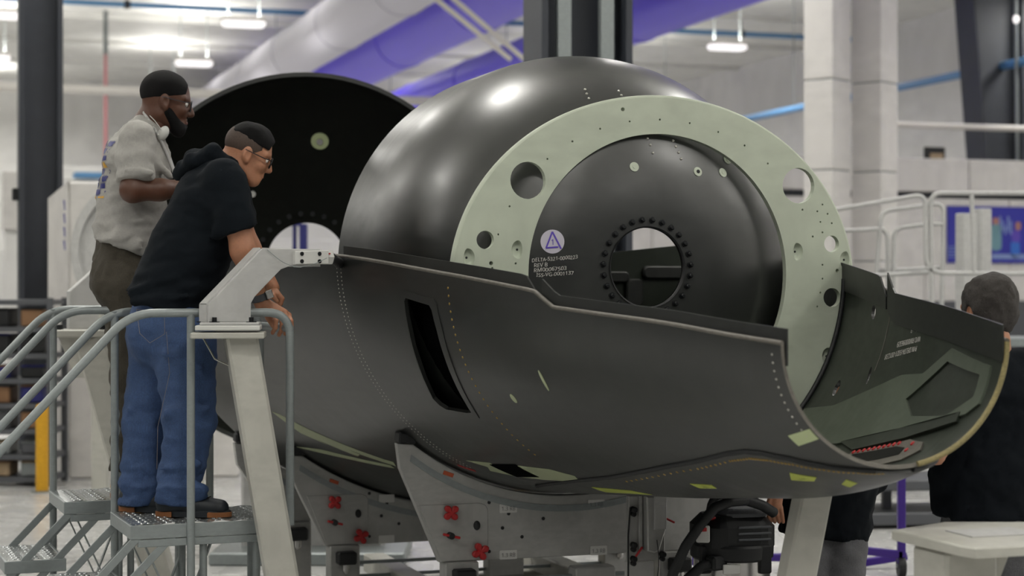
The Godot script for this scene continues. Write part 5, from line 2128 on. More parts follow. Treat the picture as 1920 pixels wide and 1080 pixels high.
# ------------------------------------------------------------------ white stand with the bracket that steadies the shell
func stand() -> void:
	var d := 7.22
	var o := at(432, 604, d)
	var T := thing("bracket_stand", "white leaning post stand with a bent grey bracket touching the shell rim", "stand", Vector3(o.x, 0, o.z))
	var yaw := 0.62
	var b := Basis(Vector3.UP, yaw)
	var k := d / F                     # metres per pixel at the base
	var sx := 1.0 / cos(yaw) * 1.0
	var tr := Transform3D(b, o)
	# bracket outline from its silhouette (x across the plate, y up), two side plates and the web between
	var q := func(px: float, py: float) -> Vector2:
		# the plate runs away from the eye, so its far end is seen smaller
		var u := (px - 960.0) / F
		var t := (o.x - u * -o.z) / (u * -b.x.z - b.x.x)
		var p := o + b.x * t
		return Vector2(t, EYE - (py - 540.0) / F * -p.z - o.y)
	var outl := PackedVector2Array()
	for e in [[391, 604], [391, 571], [492, 466], [601, 467], [601, 500], [541, 500], [527, 505], [478, 556], [471, 568], [470, 604]]:
		outl.append(q.call(e[0], e[1]))
	var mb := MB.new()
	mb.prism(tr, outl, -0.014, 0.0, 0.002)
	part("bracket_plate", mb, M.bracket, T)
	mb = MB.new()
	mb.prism(tr, outl, -0.085, -0.071, 0.0)
	part("bracket_plate", mb, M.bracket, T)
	mb = MB.new()
	for e in [[0, 1], [1, 2], [8, 9]]:
		var a: Vector2 = outl[e[0]]
		var c: Vector2 = outl[e[1]]
		bar(mb, tr * Vector3(a.x, a.y, -0.043), tr * Vector3(c.x, c.y, -0.043), 0.06, 0.012, 0.0, b.z)
	part("bracket_web", mb, M.bracket, T)
	# clamp block at the tip
	var bl := PackedVector2Array()
	for e in [[549, 471], [612, 469], [612, 495], [549, 496]]:
		bl.append(q.call(e[0], e[1]))
	mb = MB.new()
	mb.prism(tr, bl, -0.06, 0.022, 0.003)
	part("clamp_block", mb, M.plate, T)
	for e in [[561, 476], [561, 490], [594, 476], [594, 490]]:
		var c: Vector2 = q.call(e[0], e[1])
		mb = MB.new()
		disc(mb, tr * Vector3(c.x, c.y, 0.0222), b.z, 0.0085, 0.003, 14)
		disc(mb, tr * Vector3(c.x, c.y, 0.025), b.z, 0.0045, 0.0008, 6)
		part("clamp_screw", mb, M.dark_metal, T)
	var tip0: Vector2 = q.call(610, 482)
	var tip1: Vector2 = q.call(622, 482)
	mb = MB.new()
	mb.prism(Transform3D(Basis(-b.z, b.y, b.x), tr * Vector3(tip0.x, tip0.y, -0.02)), circle2(Vector2.ZERO, 0.034, 6), -0.015, tip1.x - tip0.x + 0.01, 0.006)
	part("tip_nut", mb, M.plate, T)
	var shp := sh(-0.8, 0.03, 0.0)
	var te: Vector3 = tr * Vector3(tip1.x + 0.005, tip1.y, -0.02)
	mb = MB.new()
	mb.tube([te, te.lerp(shp, 0.5), shp], [0.022, 0.02, 0.024], 14)
	part("rubber_tip", mb, M.black, T)
	mb = MB.new()
	bar(mb, te - b.x * 0.05 + b.z * 0.03 + Vector3(0, 0.012, 0), te - b.x * 0.02 + b.z * 0.03 + Vector3(0, 0.014, 0), 0.012, 0.006)
	part("red_tab", mb, M.red, T)
	mb = MB.new()
	var w0: Vector2 = q.call(500, 468)
	var w1: Vector2 = q.call(536, 500)
	var w2: Vector2 = q.call(570, 502)
	var w3: Vector2 = q.call(606, 484)
	mb.tube(fillet([tr * Vector3(w0.x, w0.y, 0.004), tr * Vector3(w1.x, w1.y, 0.012), tr * Vector3(w2.x, w2.y, 0.03), tr * Vector3(w3.x, w3.y, 0.03)], 0.06), 0.0014, 6)
	part("lanyard", mb, M.stair, T)
	# base plates and bolts
	var bb := Basis(Vector3.UP, 0.1)
	mb = MB.new()
	mb.box(Transform3D(bb, o + Vector3(-0.003, -0.006, -0.03)), Vector3(0.235, 0.012, 0.2), 0.003)
	part("foot_plate", mb, M.bracket, T)
	mb = MB.new()
	mb.box(Transform3D(bb, o + Vector3(-0.01, -0.022, -0.03)), Vector3(0.255, 0.02, 0.23), 0.003)
	part("shim_plate", mb, M.plate, T)
	mb = MB.new()
	mb.box(Transform3D(bb, o + Vector3(-0.01, -0.052, -0.03)), Vector3(0.29, 0.024, 0.26), 0.004)
	part("top_plate", mb, M.white_paint, T)
	for x in [-0.115, -0.06, 0.085]:
		mb = MB.new()
		var c: Vector3 = o + bb * Vector3(x, 0.0, 0.045 if x != -0.115 else -0.02)
		disc(mb, c - Vector3(0, 0.001, 0), Vector3.UP, 0.021, 0.004, 14)
		disc(mb, c, Vector3.UP, 0.010, 0.02, 6)
		part("bolt", mb, M.dark_metal, T)
	mb = MB.new()
	disc(mb, o + Vector3(-0.105, 0.0, 0.0), Vector3.UP, 0.008, 0.016, 10)
	part("red_cap", mb, M.red, T)
	# leaning box post with its gusset; it reaches the floor right of the stairs
	var top := at(450, 636, d + 0.03)
	var foot := at(570, 1335, d + 0.03)
	foot.y = 0.0
	mb = MB.new()
	bar(mb, foot, top + Vector3(0, 0.02, 0), 0.128, 0.128, 0.012, Vector3(0.95, 0, -0.25))
	part("post", mb, M.white_paint, T)
	mb = MB.new()
	mb.prism(Transform3D(Basis(Vector3.UP, 0.1), at(425, 632, d + 0.02)), v2([[-0.10, 0.0], [0.02, 0.0], [0.075, -0.235], [0.055, -0.14], [-0.05, -0.09]]), -0.10, 0.0, 0.003)
	part("gusset", mb, M.white_paint, T)
	mb = MB.new()
	mb.box(Transform3D(Basis(), foot + Vector3(0, 0.012, 0)), Vector3(0.34, 0.024, 0.34), 0.004)
	part("floor_plate", mb, M.white_paint, T)

# ------------------------------------------------------------------ rolling stairs
const STAIR_H := 0.755

func stair_unit(label: String, corner: Vector3) -> Node3D:
	var T := thing("platform_stair", label, "stair", corner, "rolling platform stairs")
	T.rotation.y = 0.38
	var W := 0.63
	var DP := 0.50
	var rise := 0.25
	var run := 0.235
	var r := 0.0175
	# treads: the platform and three lower steps
	for k in 3:
		var y := STAIR_H - rise * k
		var x0 := -run * k - (0.0 if k == 0 else 0.02)
		var x1 := W if k == 0 else x0 + run + 0.03
		var mb := MB.new()
		var th := 0.055
		# channel frame
		mb.box(Transform3D(Basis(), Vector3((x0 + x1) / 2, y - th / 2 - 0.004, -0.006)), Vector3(x1 - x0, th, 0.012), 0.002)
		mb.box(Transform3D(Basis(), Vector3((x0 + x1) / 2, y - th / 2 - 0.004, -DP + 0.006)), Vector3(x1 - x0, th, 0.012), 0.002)
		mb.box(Transform3D(Basis(), Vector3(x0 + 0.006, y - th / 2 - 0.004, -DP / 2)), Vector3(0.012, th, DP - 0.024), 0.002)
		mb.box(Transform3D(Basis(), Vector3(x1 - 0.006, y - th / 2 - 0.004, -DP / 2)), Vector3(0.012, th, DP - 0.024), 0.002)
		if k == 0:
			mb.box(Transform3D(Basis(), Vector3((x0 + x1) / 2, y - th - 0.022, -0.012)), Vector3(x1 - x0 - 0.06, 0.03, 0.02), 0.002)
		part("tread_frame", mb, M.stair, T, true)
		# corrugated grating plank with raised buttons
		mb = MB.new()
		var n := maxi(2, roundi((x1 - x0) / 0.105))
		var P := []
		var m := n * 8
		for i in m + 1:
			var x := lerpf(x0 + 0.012, x1 - 0.012, float(i) / m)
			var yy := y - 0.006 + 0.006 * absf(sin(PI * n * float(i) / m))
			P.append(PackedVector3Array([Vector3(x, yy, -0.012), Vector3(x, yy, -DP + 0.012)]))
		mb.grid(P, false, false, true)
		part("tread_plank", mb, M.deck, T, true)
		mb = MB.new()
		for i in n * 4:
			for j in 16:
				var u := (i + 0.5) / (n * 4)
				var x := lerpf(x0 + 0.015, x1 - 0.015, u)
				var yy := y - 0.0065 + 0.006 * absf(sin(PI * n * u))
				var big := (i % 4 == 1 or i % 4 == 2) and j % 2 == 0
				if not big and (i + j) % 2:
					continue
				var rr := 0.010 if big else 0.0045
				mb.lathe(Transform3D(Basis(), Vector3(x, yy, -0.03 - j * (DP - 0.06) / 15.0)), [Vector2(rr, 0.0), Vector2(rr * 0.7, rr * 0.35), Vector2(rr * 0.3, rr * 0.2)], 7)
		part("grip_buttons", mb, M.deck, T, true).set_meta("kind", "stuff")
	# stringer bars on both sides
	for z in [-0.02, -DP + 0.02]:
		for e in [[0.02, -0.035], [0.16, -0.035]]:
			var mb := MB.new()
			var a := Vector3(e[0], STAIR_H - 0.06, z + (0.012 if z > -0.1 else -0.012))
			var dn := a.y / rise * run
			bar(mb, Vector3(a.x - dn, 0.02, a.z), a + Vector3(0.02, 0.02, 0), 0.032, 0.008, 0.002, Vector3(1, 0, 0))
			part("stringer", mb, M.stair, T, true)
	for k in range(1, 3):
		for z in [-0.02, -DP + 0.02]:
			var mb := MB.new()
			bar(mb, Vector3(-run * k - 0.0, STAIR_H - rise * k - 0.03, z), Vector3(-run * k + 0.20, STAIR_H - rise * k - 0.03, z), 0.03, 0.008)
			part("tread_bracket", mb, M.stair, T, true)
	# hand rails, each one bent tube
	for z in [0.005, -DP - 0.005]:
		var mb := MB.new()
		var hr := 0.845
		var pts := [Vector3(-0.66, STAIR_H + hr - 0.70, z), Vector3(0.0, STAIR_H + hr, z), Vector3(W + 0.02, STAIR_H + hr, z), Vector3(W + 0.02, STAIR_H - 0.03, z)]
		mb.tube(fillet(pts, 0.10, 8), r, 14)
		part("hand_rail", mb, M.stair, T, true)
		mb = MB.new()
		var px := 0.24 if z > -0.1 else 0.02
		rod(mb, Vector3(px, 0.0, z), Vector3(px, STAIR_H + hr, z), r * 0.95, 14)
		part("rail_post", mb, M.stair, T, true)
		mb = MB.new()
		rod(mb, Vector3(-0.66, 0.0, z), Vector3(-0.66, STAIR_H + hr - 0.70, z), r * 0.95, 14)
		part("rail_post", mb, M.stair, T, true)
	var mc := MB.new()
	rod(mc, Vector3(W + 0.02, STAIR_H + 0.78, 0.0), Vector3(W + 0.02, STAIR_H + 0.78, -DP), r, 14)
	part("end_rail", mc, M.stair, T, true)
	# legs and braces
	for q in [[0.30, -DP + 0.03], [0.52, -0.04], [W - 0.03, -DP + 0.03], [0.30, -0.04]]:
		var mb := MB.new()
		rod(mb, Vector3(q[0], 0.0, q[1]), Vector3(q[0], STAIR_H - 0.05, q[1]), 0.016, 12)
		part("leg", mb, M.stair, T, true)
	for q in [[-DP + 0.03], [-0.05]]:
		var mb := MB.new()
		bar(mb, Vector3(0.06, STAIR_H - 0.08, q[0]), Vector3(0.34, 0.05, q[0]), 0.03, 0.006)
		bar(mb, Vector3(0.34, STAIR_H - 0.08, q[0] - 0.01), Vector3(0.10, 0.05, q[0] - 0.01), 0.03, 0.006)
		part("brace", mb, M.stair, T, true)
	return T

func stairs() -> void:
	var a := at(245, 985, 7.17)
	a.y = 0.0
	var b := at(120, 941, 7.97)
	b.y = 0.0
	stair_unit("grey steel platform stair carrying the man in blue jeans", a)
	stair_unit("grey steel platform stair carrying the man in the grey shirt", b)

var wrinkle: FastNoiseLite
var wrinkle2: FastNoiseLite

# local head axes: x forward, y up, z to the right ear; everything in metres before scale
func head_frame(c: Vector3, fwd: Vector3, up: Vector3, sc: float) -> Transform3D:
	var x := fwd.normalized()
	var z := x.cross(up).normalized()
	var y := z.cross(x)
	return Transform3D(Basis(x, y, z) * sc, c)

func hp(t: Transform3D, x: float, y: float, z: float) -> Vector3:
	return t * Vector3(x, y, z)

func head_prims(t: Transform3D, beard := false) -> Array:
	var s := t.basis.x.length()
	var b := t.basis.orthonormalized()
	var L := []
	L.append([1, hp(t, -0.012, 0.034, 0), Vector3(0.099, 0.086, 0.077) * s, b, 0.02])
	L.append([1, hp(t, 0.030, -0.030, 0), Vector3(0.066, 0.082, 0.060) * s, b, 0.03 * s])
	L.append([0, hp(t, 0.062, -0.100, -0.016), hp(t, 0.062, -0.100, 0.016), 0.025 * s, 0.025 * s, 0, Vector3.UP, 1.0, 0.03])
	for z in [-1.0, 1.0]:
		L.append([0, hp(t, -0.015, -0.060, 0.050 * z), hp(t, 0.052, -0.098, 0.028 * z), 0.022 * s, 0.020 * s, 0, Vector3.UP, 1.0, 0.03])
		L.append([1, hp(t, 0.060, -0.030, 0.038 * z), Vector3(0.026, 0.022, 0.022) * s, b, 0.02])        # cheek
		L.append([0, hp(t, 0.078, 0.022, 0.012 * z), hp(t, 0.066, 0.020, 0.048 * z), 0.012 * s, 0.011 * s, 0, Vector3.UP, 1.0, 0.014])  # brow
		L.append([3, hp(t, 0.092, -0.002, 0.032 * z), Vector3(0.016, 0.012, 0.017) * s, b, 0.010])        # eye socket
		L.append([0, hp(t, 0.094, -0.042, 0.010 * z), hp(t, 0.088, -0.040, 0.014 * z), 0.009 * s, 0.008 * s, 0, Vector3.UP, 1.0, 0.006])  # nostril wing
		# ear
		var eb := b * Basis(Vector3(0, 0, 1), 0.18)
		L.append([1, hp(t, -0.008, -0.008, 0.078 * z), Vector3(0.020, 0.033, 0.010) * s, eb, 0.008])
		L.append([3, hp(t, -0.004, -0.006, 0.090 * z), Vector3(0.011, 0.019, 0.008) * s, eb, 0.004])
		L.append([1, hp(t, 0.0, -0.034, 0.074 * z), Vector3(0.010, 0.012, 0.009) * s, eb, 0.006])
	L.append([0, hp(t, 0.088, 0.008, 0), hp(t, 0.107, -0.036, 0), 0.009 * s, 0.0135 * s, 0, Vector3.UP, 1.0, 0.012])   # nose
	L.append([0, hp(t, 0.086, -0.067, -0.018), hp(t, 0.086, -0.067, 0.018), 0.0085 * s, 0.0085 * s, 0, Vector3.UP, 1.0, 0.008])
	L.append([0, hp(t, 0.083, -0.080, -0.016), hp(t, 0.083, -0.080, 0.016), 0.0090 * s, 0.0090 * s, 0, Vector3.UP, 1.0, 0.008])
	return L

func eyes_on(T: Node3D, body: Node3D, t: Transform3D) -> void:
	var s := t.basis.x.length()
	for z in [-1.0, 1.0]:
		var mb := MB.new()
		mb.ball(hp(t, 0.077, -0.002, 0.031 * z), Vector3.ONE * 0.0115 * s, 12, 8)
		var e := part("eye", mb, M.eye, body)
		mb = MB.new()
		disc(mb, hp(t, 0.0868, -0.002, 0.031 * z), t.basis.x.normalized(), 0.0055 * s, 0.0022 * s, 12)
		part("iris", mb, M.ink, e)

# finger chain with unequal joints
func finger(L: Array, pts: Array, r0: float, r1: float) -> void:
	for i in pts.size() - 1:
		var a := lerpf(r0, r1, float(i) / (pts.size() - 1))
		var b := lerpf(r0, r1, float(i + 1) / (pts.size() - 1))
		L.append([0, pts[i], pts[i + 1], a, b, 0, Vector3.UP, 1.0, 0.003])

func shoe(T: Node3D, ankle: Vector3, heel: Vector3, toe: Vector3, upper: Material, gum: Material, called := "shoe") -> void:
	var d := (toe - heel)
	var ln := d.length()
	d = d.normalized()
	var side := Vector3.UP.cross(d).normalized()
	var L := []
	var y := heel.y
	L.append([0, heel + d * 0.045 + Vector3(0, 0.05, 0), heel + d * ln * 0.5 + Vector3(0, 0.045, 0), 0.045, 0.043, 0, Vector3.UP, 1.0, 0.03])
	L.append([0, heel + d * ln * 0.5 + Vector3(0, 0.045, 0), heel + d * (ln - 0.045) + Vector3(0, 0.034, 0), 0.044, 0.036, 0, side, 1.12, 0.03])
	L.append([0, heel + d * 0.06 + Vector3(0, 0.06, 0), ankle + Vector3(0, 0.03, 0), 0.045, 0.042, 1, Vector3.UP, 1.0, 0.03])
	var mb := blob(L, 0.008, 0.03, null, 0.0, [[Vector3.DOWN, Vector3(0, y + 0.018, 0)]])
	var sh_ := part(called, mb, upper, T)
	# sole: a rim of constant height with a gum heel and toe
	mb = MB.new()
	var o := PackedVector2Array()
	for k in 28:
		var an := TAU * k / 28
		var u := cos(an)
		var w := sin(an)
		var wid := lerpf(0.043, 0.052, clampf((u + 1) * 0.6, 0, 1))
		o.append(Vector2(u * (ln / 2 + 0.002), w * wid))
	var c := (heel + toe) * 0.5
	c.y = y
	mb.prism(Transform3D(Basis(d, -side, Vector3.UP) if Basis(d, -side, Vector3.UP).determinant() > 0 else Basis(d, side, Vector3.UP), c), o, 0.0, 0.026, 0.004)
	var so := part("sole", mb, upper, sh_)
	for e in [[-0.5, -0.28], [0.25, 0.5]]:
		mb = MB.new()
		var o2 := PackedVector2Array()
		for q in o:
			var x: float = clampf(q.x, e[0] * ln - 0.01, e[1] * ln + 0.01)
			o2.append(Vector2(x * 1.0, q.y * 1.02))
		var o3 := Geometry2D.convex_hull(o2)
		if o3.size() > 3:
			o3.remove_at(o3.size() - 1)
			mb.prism(Transform3D(Basis(d, -side, Vector3.UP) if Basis(d, -side, Vector3.UP).determinant() > 0 else Basis(d, side, Vector3.UP), c + d * signf(e[0] + 0.1) * 0.002), o3, -0.0004, 0.021, 0.003)
			part("gum_rand", mb, gum, sh_)
	mb = MB.new()
	for k in 4:
		var p := heel + d * (ln * 0.50 + k * 0.022) + Vector3(0, 0.096 - k * 0.006, 0)
		rod(mb, p - side * 0.022, p + side * 0.022, 0.003, 6)
	part("laces", mb, M.ink, sh_)

func people() -> void:
	wrinkle = FastNoiseLite.new()
	wrinkle.seed = 11
	wrinkle.frequency = 10.0
	wrinkle.fractal_octaves = 3
	wrinkle2 = FastNoiseLite.new()
	wrinkle2.seed = 5
	wrinkle2.frequency = 11.0
	wrinkle2.fractal_octaves = 3
	man_black()
	man_grey()
	man_right()
	man_under()

func man_black() -> void:
	var Z := Vector3(0, 0, 1)
	var gy := STAIR_H + 0.002
	var T := thing("person", "person in black hooded tee and blue jeans leaning with a hand on the rail", "person", Vector3(at(320, 540, 7.55).x, STAIR_H, -7.55))
	var ht := head_frame(at(466, 287, 7.62), Vector3(0.90, -0.36, -0.22), Vector3(0.36, 0.93, 0.02), 1.0)
	# body, arms
	var hip := at(322, 592, 7.62)
	var chest := at(398, 372, 7.62)
	var nsh := at(424, 338, 7.44)
	var fsh := at(424, 338, 7.82)
	var el := at(456, 470, 7.46)
	var wr := at(490, 568, 7.52)
	var L := [
		[0, hip, at(360, 465, 7.62), 0.105, 0.12, 0, Z, 1.15], [0, at(360, 465, 7.62), chest, 0.13, 0.125, 0, Z, 1.25],
		[0, chest, nsh, 0.1, 0.055], [0, chest, fsh, 0.1, 0.055],
		[0, nsh, el, 0.055, 0.050], [0, el, at(474, 520, 7.49), 0.051, 0.046], [0, at(474, 520, 7.49), wr, 0.046, 0.031],
		[0, fsh, at(468, 465, 7.86), 0.05, 0.046], [0, at(468, 465, 7.86), at(512, 540, 7.86), 0.044, 0.03],
		[0, at(345, 625, 7.53), at(352, 790, 7.48), 0.09, 0.06], [0, at(352, 790, 7.48), at(335, 935, 7.48), 0.06, 0.04],
		[0, at(300, 625, 7.70), at(278, 790, 7.66), 0.09, 0.06], [0, at(278, 790, 7.66), at(266, 935, 7.64), 0.06, 0.04],
		[0, chest, hp(ht, -0.03, -0.10, 0), 0.09, 0.062],
	]
	var mb := blob(L, 0.012, 0.03)
	var hl := head_prims(ht)
	hl.append([0, hp(ht, -0.030, -0.035, 0), at(418, 318, 7.62), 0.062, 0.070, 0, Z, 1.0, 0.03])
	add_mb(mb, blob(hl, 0.0045, 0.012))
	# the hand that lies over the end rail
	var H := []
	var kn := [at(512, 585, 7.50), at(523, 583, 7.505), at(533, 585, 7.515), at(541, 591, 7.53)]
	for k in kn:
		H.append([0, at(491, 568, 7.52), k, 0.024, 0.0135, 0, Vector3.UP, 1.0, 0.012])
	H.append([0, at(484, 556, 7.515), at(492, 571, 7.52), 0.031, 0.028, 0, Vector3.UP, 1.0, 0.012])
	finger(H, [kn[0], at(517, 600, 7.47), at(516, 615, 7.475), at(511, 624, 7.49)], 0.0125, 0.0085)
	finger(H, [kn[1], at(529, 600, 7.475), at(529, 617, 7.48), at(523, 628, 7.49)], 0.0125, 0.0085)
	finger(H, [kn[2], at(539, 600, 7.485), at(540, 615, 7.49), at(534, 626, 7.50)], 0.012, 0.0082)
	finger(H, [kn[3], at(546, 602, 7.50), at(547, 611, 7.505), at(543, 619, 7.51)], 0.0105, 0.0075)
	finger(H, [at(495, 576, 7.52), at(503, 596, 7.57), at(512, 610, 7.585), at(520, 616, 7.585)], 0.0145, 0.0095)
	add_mb(mb, blob(H, 0.0035, 0.006))
	# the other hand, closed on the far rail
	H = []
	for k in 4:
		var z: float = 7.83 + k * 0.02
		finger(H, [at(512, 540, 7.86), at(520, 552, z), at(528, 560, z), at(526, 570, z), at(519, 572, z)], 0.018, 0.008)
	finger(H, [at(512, 540, 7.86), at(512, 556, 7.80), at(520, 566, 7.80)], 0.016, 0.009)
	add_mb(mb, blob(H, 0.006, 0.008))
	var body := part("body", mb, M.skin_tan, T)
	eyes_on(T, body, ht)
	# jeans
	L = [
		[0, at(316, 600, 7.62), at(318, 564, 7.62), 0.158, 0.150, 1, Z, 1.12, 0.05],
		[1, at(284, 632, 7.56), Vector3(0.10, 0.115, 0.11), Basis(), 0.06], [1, at(284, 632, 7.70), Vector3(0.10, 0.115, 0.11), Basis(), 0.06],
		[0, at(346, 640, 7.53), at(355, 790, 7.48), 0.135, 0.104, 0, Z, 1.0, 0.05], [0, at(355, 790, 7.48), at(341, 885, 7.48), 0.104, 0.090], [0, at(341, 885, 7.48), at(334, 944, 7.48), 0.090, 0.096, 1, Z, 1.0, 0.02],
		[0, at(302, 640, 7.70), at(277, 790, 7.66), 0.132, 0.100, 0, Z, 1.0, 0.05], [0, at(277, 790, 7.66), at(268, 885, 7.64), 0.100, 0.088], [0, at(268, 885, 7.64), at(264, 945, 7.64), 0.088, 0.092, 1, Z, 1.0, 0.02],
		[0, at(303, 905, 7.42), at(378, 912, 7.42), 0.02, 0.018, 0, Z, 1.0, 0.05], [0, at(235, 912, 7.58), at(295, 905, 7.58), 0.018, 0.018, 0, Z, 1.0, 0.05],
		[0, at(300, 930, 7.41), at(376, 928, 7.41), 0.016, 0.016, 0, Z, 1.0, 0.04],
		[0, at(312, 775, 7.385), at(392, 762, 7.39), 0.010, 0.012, 0, Z, 1.0, 0.025], [0, at(240, 770, 7.575), at(290, 792, 7.565), 0.010, 0.012, 0, Z, 1.0, 0.025], [0, at(306, 665, 7.395), at(380, 690, 7.40), 0.010, 0.008, 0, Z, 1.0, 0.03], [0, at(300, 880, 7.395), at(372, 868, 7.40), 0.012, 0.012, 0, Z, 1.0, 0.025],
	]
	var jn := part("jeans", blob(L, 0.0095, 0.03, wrinkle, 0.010, [], Vector3(0.55, 1.25, 0.7), [[at(0, 915, 7.5).y, 0.11, 2.2], [at(0, 790, 7.5).y, 0.12, 0.5]]), M.jeans, T)
	# pocket and seam stitching, belt loop
	mb = MB.new()
	var pk := [at(256, 580, 7.46), at(308, 586, 7.445), at(309, 626, 7.40), at(281, 643, 7.405), at(262, 625, 7.43)]
	pk.append(pk[0])
	mb.tube(pk, 0.0012, 6)
	part("pocket_stitch", mb, M.thread, jn)
	mb = MB.new()
	mb.tube([at(312, 622, 7.40), at(318, 700, 7.385), at(296, 800, 7.395), at(294, 880, 7.41)], 0.001, 6)
	part("seam_stitch", mb, M.thread, jn)
	# hooded tee
	L = [
		[0, at(338, 512, 7.62), at(308, 578, 7.62), 0.160, 0.176, 1, Z, 1.14, 0.03],
		[0, at(338, 512, 7.62), at(365, 455, 7.62), 0.160, 0.163, 0, Z, 1.15, 0.05],
		[0, at(365, 455, 7.62), at(398, 374, 7.62), 0.163, 0.150, 0, Z, 1.22, 0.05],
		[0, at(398, 374, 7.62), at(412, 334, 7.62), 0.140, 0.090, 0, Z, 1.5, 0.06],
		[0, at(246, 548, 7.46), at(330, 520, 7.43), 0.012, 0.010, 0, Z, 1.0, 0.025], [0, at(252, 566, 7.46), at(350, 552, 7.425), 0.012, 0.012, 0, Z, 1.0, 0.022], [0, at(430, 385, 7.37), at(400, 440, 7.42), 0.010, 0.012, 0, Z, 1.0, 0.03],
		[0, nsh + Vector3(-0.01, 0, 0), at(448, 434, 7.45), 0.092, 0.079, 1, Z, 1.0, 0.05], [0, fsh, at(450, 430, 7.85), 0.092, 0.082, 1, Z, 1.0, 0.05],
	]
	var tee := part("hooded_tee", blob(L, 0.0095, 0.03, wrinkle, 0.010, [], Vector3(0.5, 1.2, 0.6), [[at(0, 555, 7.6).y, 0.10, 0.8]]), M.shirt_black, T)
	L = [
		[0, at(338, 324, 7.62), at(362, 303, 7.55), 0.026, 0.036], [0, at(362, 303, 7.55), at(398, 288, 7.53), 0.038, 0.036], [0, at(398, 288, 7.53), at(432, 306, 7.535), 0.034, 0.024], [0, at(432, 306, 7.535), at(455, 338, 7.56), 0.024, 0.02],
		[0, at(338, 324, 7.62), at(362, 300, 7.69), 0.026, 0.036], [0, at(362, 300, 7.69), at(398, 286, 7.71), 0.038, 0.036], [0, at(398, 286, 7.71), at(455, 336, 7.69), 0.034, 0.02],
		[0, at(345, 318, 7.62), at(385, 300, 7.62), 0.035, 0.05],
	]
	part("hood", blob(L, 0.008, 0.025, wrinkle2, 0.012), M.shirt_black, tee)
	# hair: clipped sides, longer top
	var b := ht.basis.orthonormalized()
	L = [[1, hp(ht, -0.014, 0.034, 0), Vector3(0.1005, 0.088, 0.079), b, 0.0]]
	var fade := part("clipped_hair", blob(L, 0.005, 0.0, null, 0.0, [[(b * Vector3(0.75, 0.0, 0)).normalized(), hp(ht, 0.045, 0, 0)], [(b * Vector3(0.35, -1.0, 0)).normalized(), hp(ht, -0.03, -0.012, 0)]]), M.fade, body)
	L = [[1, hp(ht, -0.006, 0.045, 0), Vector3(0.102, 0.087, 0.079), b, 0.0]]
	part("hair", blob(L, 0.005, 0.0, wrinkle2, 0.005, [[(b * Vector3(-0.12, -1.0, 0)).normalized(), hp(ht, 0.0, 0.052, 0)], [b * Vector3(1, -0.35, 0).normalized(), hp(ht, 0.078, 0.06, 0)]]), M.hair, body)
	glasses(T, ht, M.black, M.dark_lens)
	mb = MB.new()
	bar(mb, hp(ht, 0.094, -0.074, -0.02), hp(ht, 0.094, -0.074, 0.02), 0.004, 0.004)
	part("mouth", mb, M.lip_tan, body)
	# watch
	mb = MB.new()
	var wd := (wr - at(474, 520, 7.49)).normalized()
	mb.lathe(Transform3D(look(Vector3.ZERO, wd), at(486, 556, 7.515)), [Vector2(0.036, -0.016), Vector2(0.039, -0.014), Vector2(0.039, 0.014), Vector2(0.036, 0.016)], 24)
	var wt := thing("wristwatch", "dark wristwatch on the leaning person's wrist", "watch", at(486, 556, 7.515))
	part("strap", mb, M.rack, wt)
	mb = MB.new()
	mb.box(Transform3D(look(Vector3.ZERO, wd) * Basis(Vector3.UP, 0.3), at(503, 553, 7.50)), Vector3(0.014, 0.036, 0.034), 0.004)
	part("case", mb, M.black, wt)
	mb = MB.new()
	mb.box(Transform3D(look(Vector3.ZERO, wd) * Basis(Vector3.UP, 0.3), at(505, 552, 7.495)), Vector3(0.010, 0.037, 0.030), 0.003)
	part("bezel", mb, M.chrome, wt)
	# forearm tattoo
	# shoes
	var y0 := STAIR_H + 0.001
	for e in [[335, 7.47, 0.0], [266, 7.63, 0.0]]:
		var d: float = e[1]
		var hx := at(e[0] - 42, 540, d)
		var tx := at(e[0] + 98, 540, d - 0.03)
		shoe(T, Vector3(at(e[0], 540, d).x, y0 + 0.09, -d), Vector3(hx.x, y0, -d), Vector3(tx.x, y0, -d + 0.03), M.shoe, M.gum)

func glasses(T: Node3D, t: Transform3D, fm: Material, lm: Material) -> void:
	var g := thing("glasses", "dark framed glasses worn by the person in the black tee" if lm == M.dark_lens else "clear safety glasses worn by the person in the grey shirt", "glasses", hp(t, 0.09, 0, 0))
	for z in [-1.0, 1.0]:
		var mb := MB.new()
		var o := PackedVector2Array()
		var i := []
		for k in 20:
			var an := TAU * k / 20
			i.append(hp(t, 0.100 - absf(cos(an)) * 0.0 , -0.006 + sin(an) * 0.021, 0.034 * z + cos(an) * 0.026))
		i.append(i[0])
		mb.tube(i, 0.0032, 6, false)
		part("frame", mb, fm, g)
		mb = MB.new()
		for k in 20:
			mb.face([i[k], i[k + 1], hp(t, 0.100, -0.006, 0.034 * z)], hp(t, 0, 0, 0))
		part("lens", mb, lm, g)
		mb = MB.new()
		bar(mb, hp(t, 0.099, 0.006, 0.060 * z), hp(t, 0.066, 0.004, 0.074 * z), 0.006, 0.003)
		bar(mb, hp(t, 0.066, 0.004, 0.074 * z), hp(t, -0.022, 0.010, 0.084 * z), 0.007, 0.003)
		part("temple", mb, fm, g)
	var mb2 := MB.new()
	rod(mb2, hp(t, 0.101, 0.002, -0.009), hp(t, 0.101, 0.002, 0.009), 0.0022, 6)
	part("bridge", mb2, fm, g)

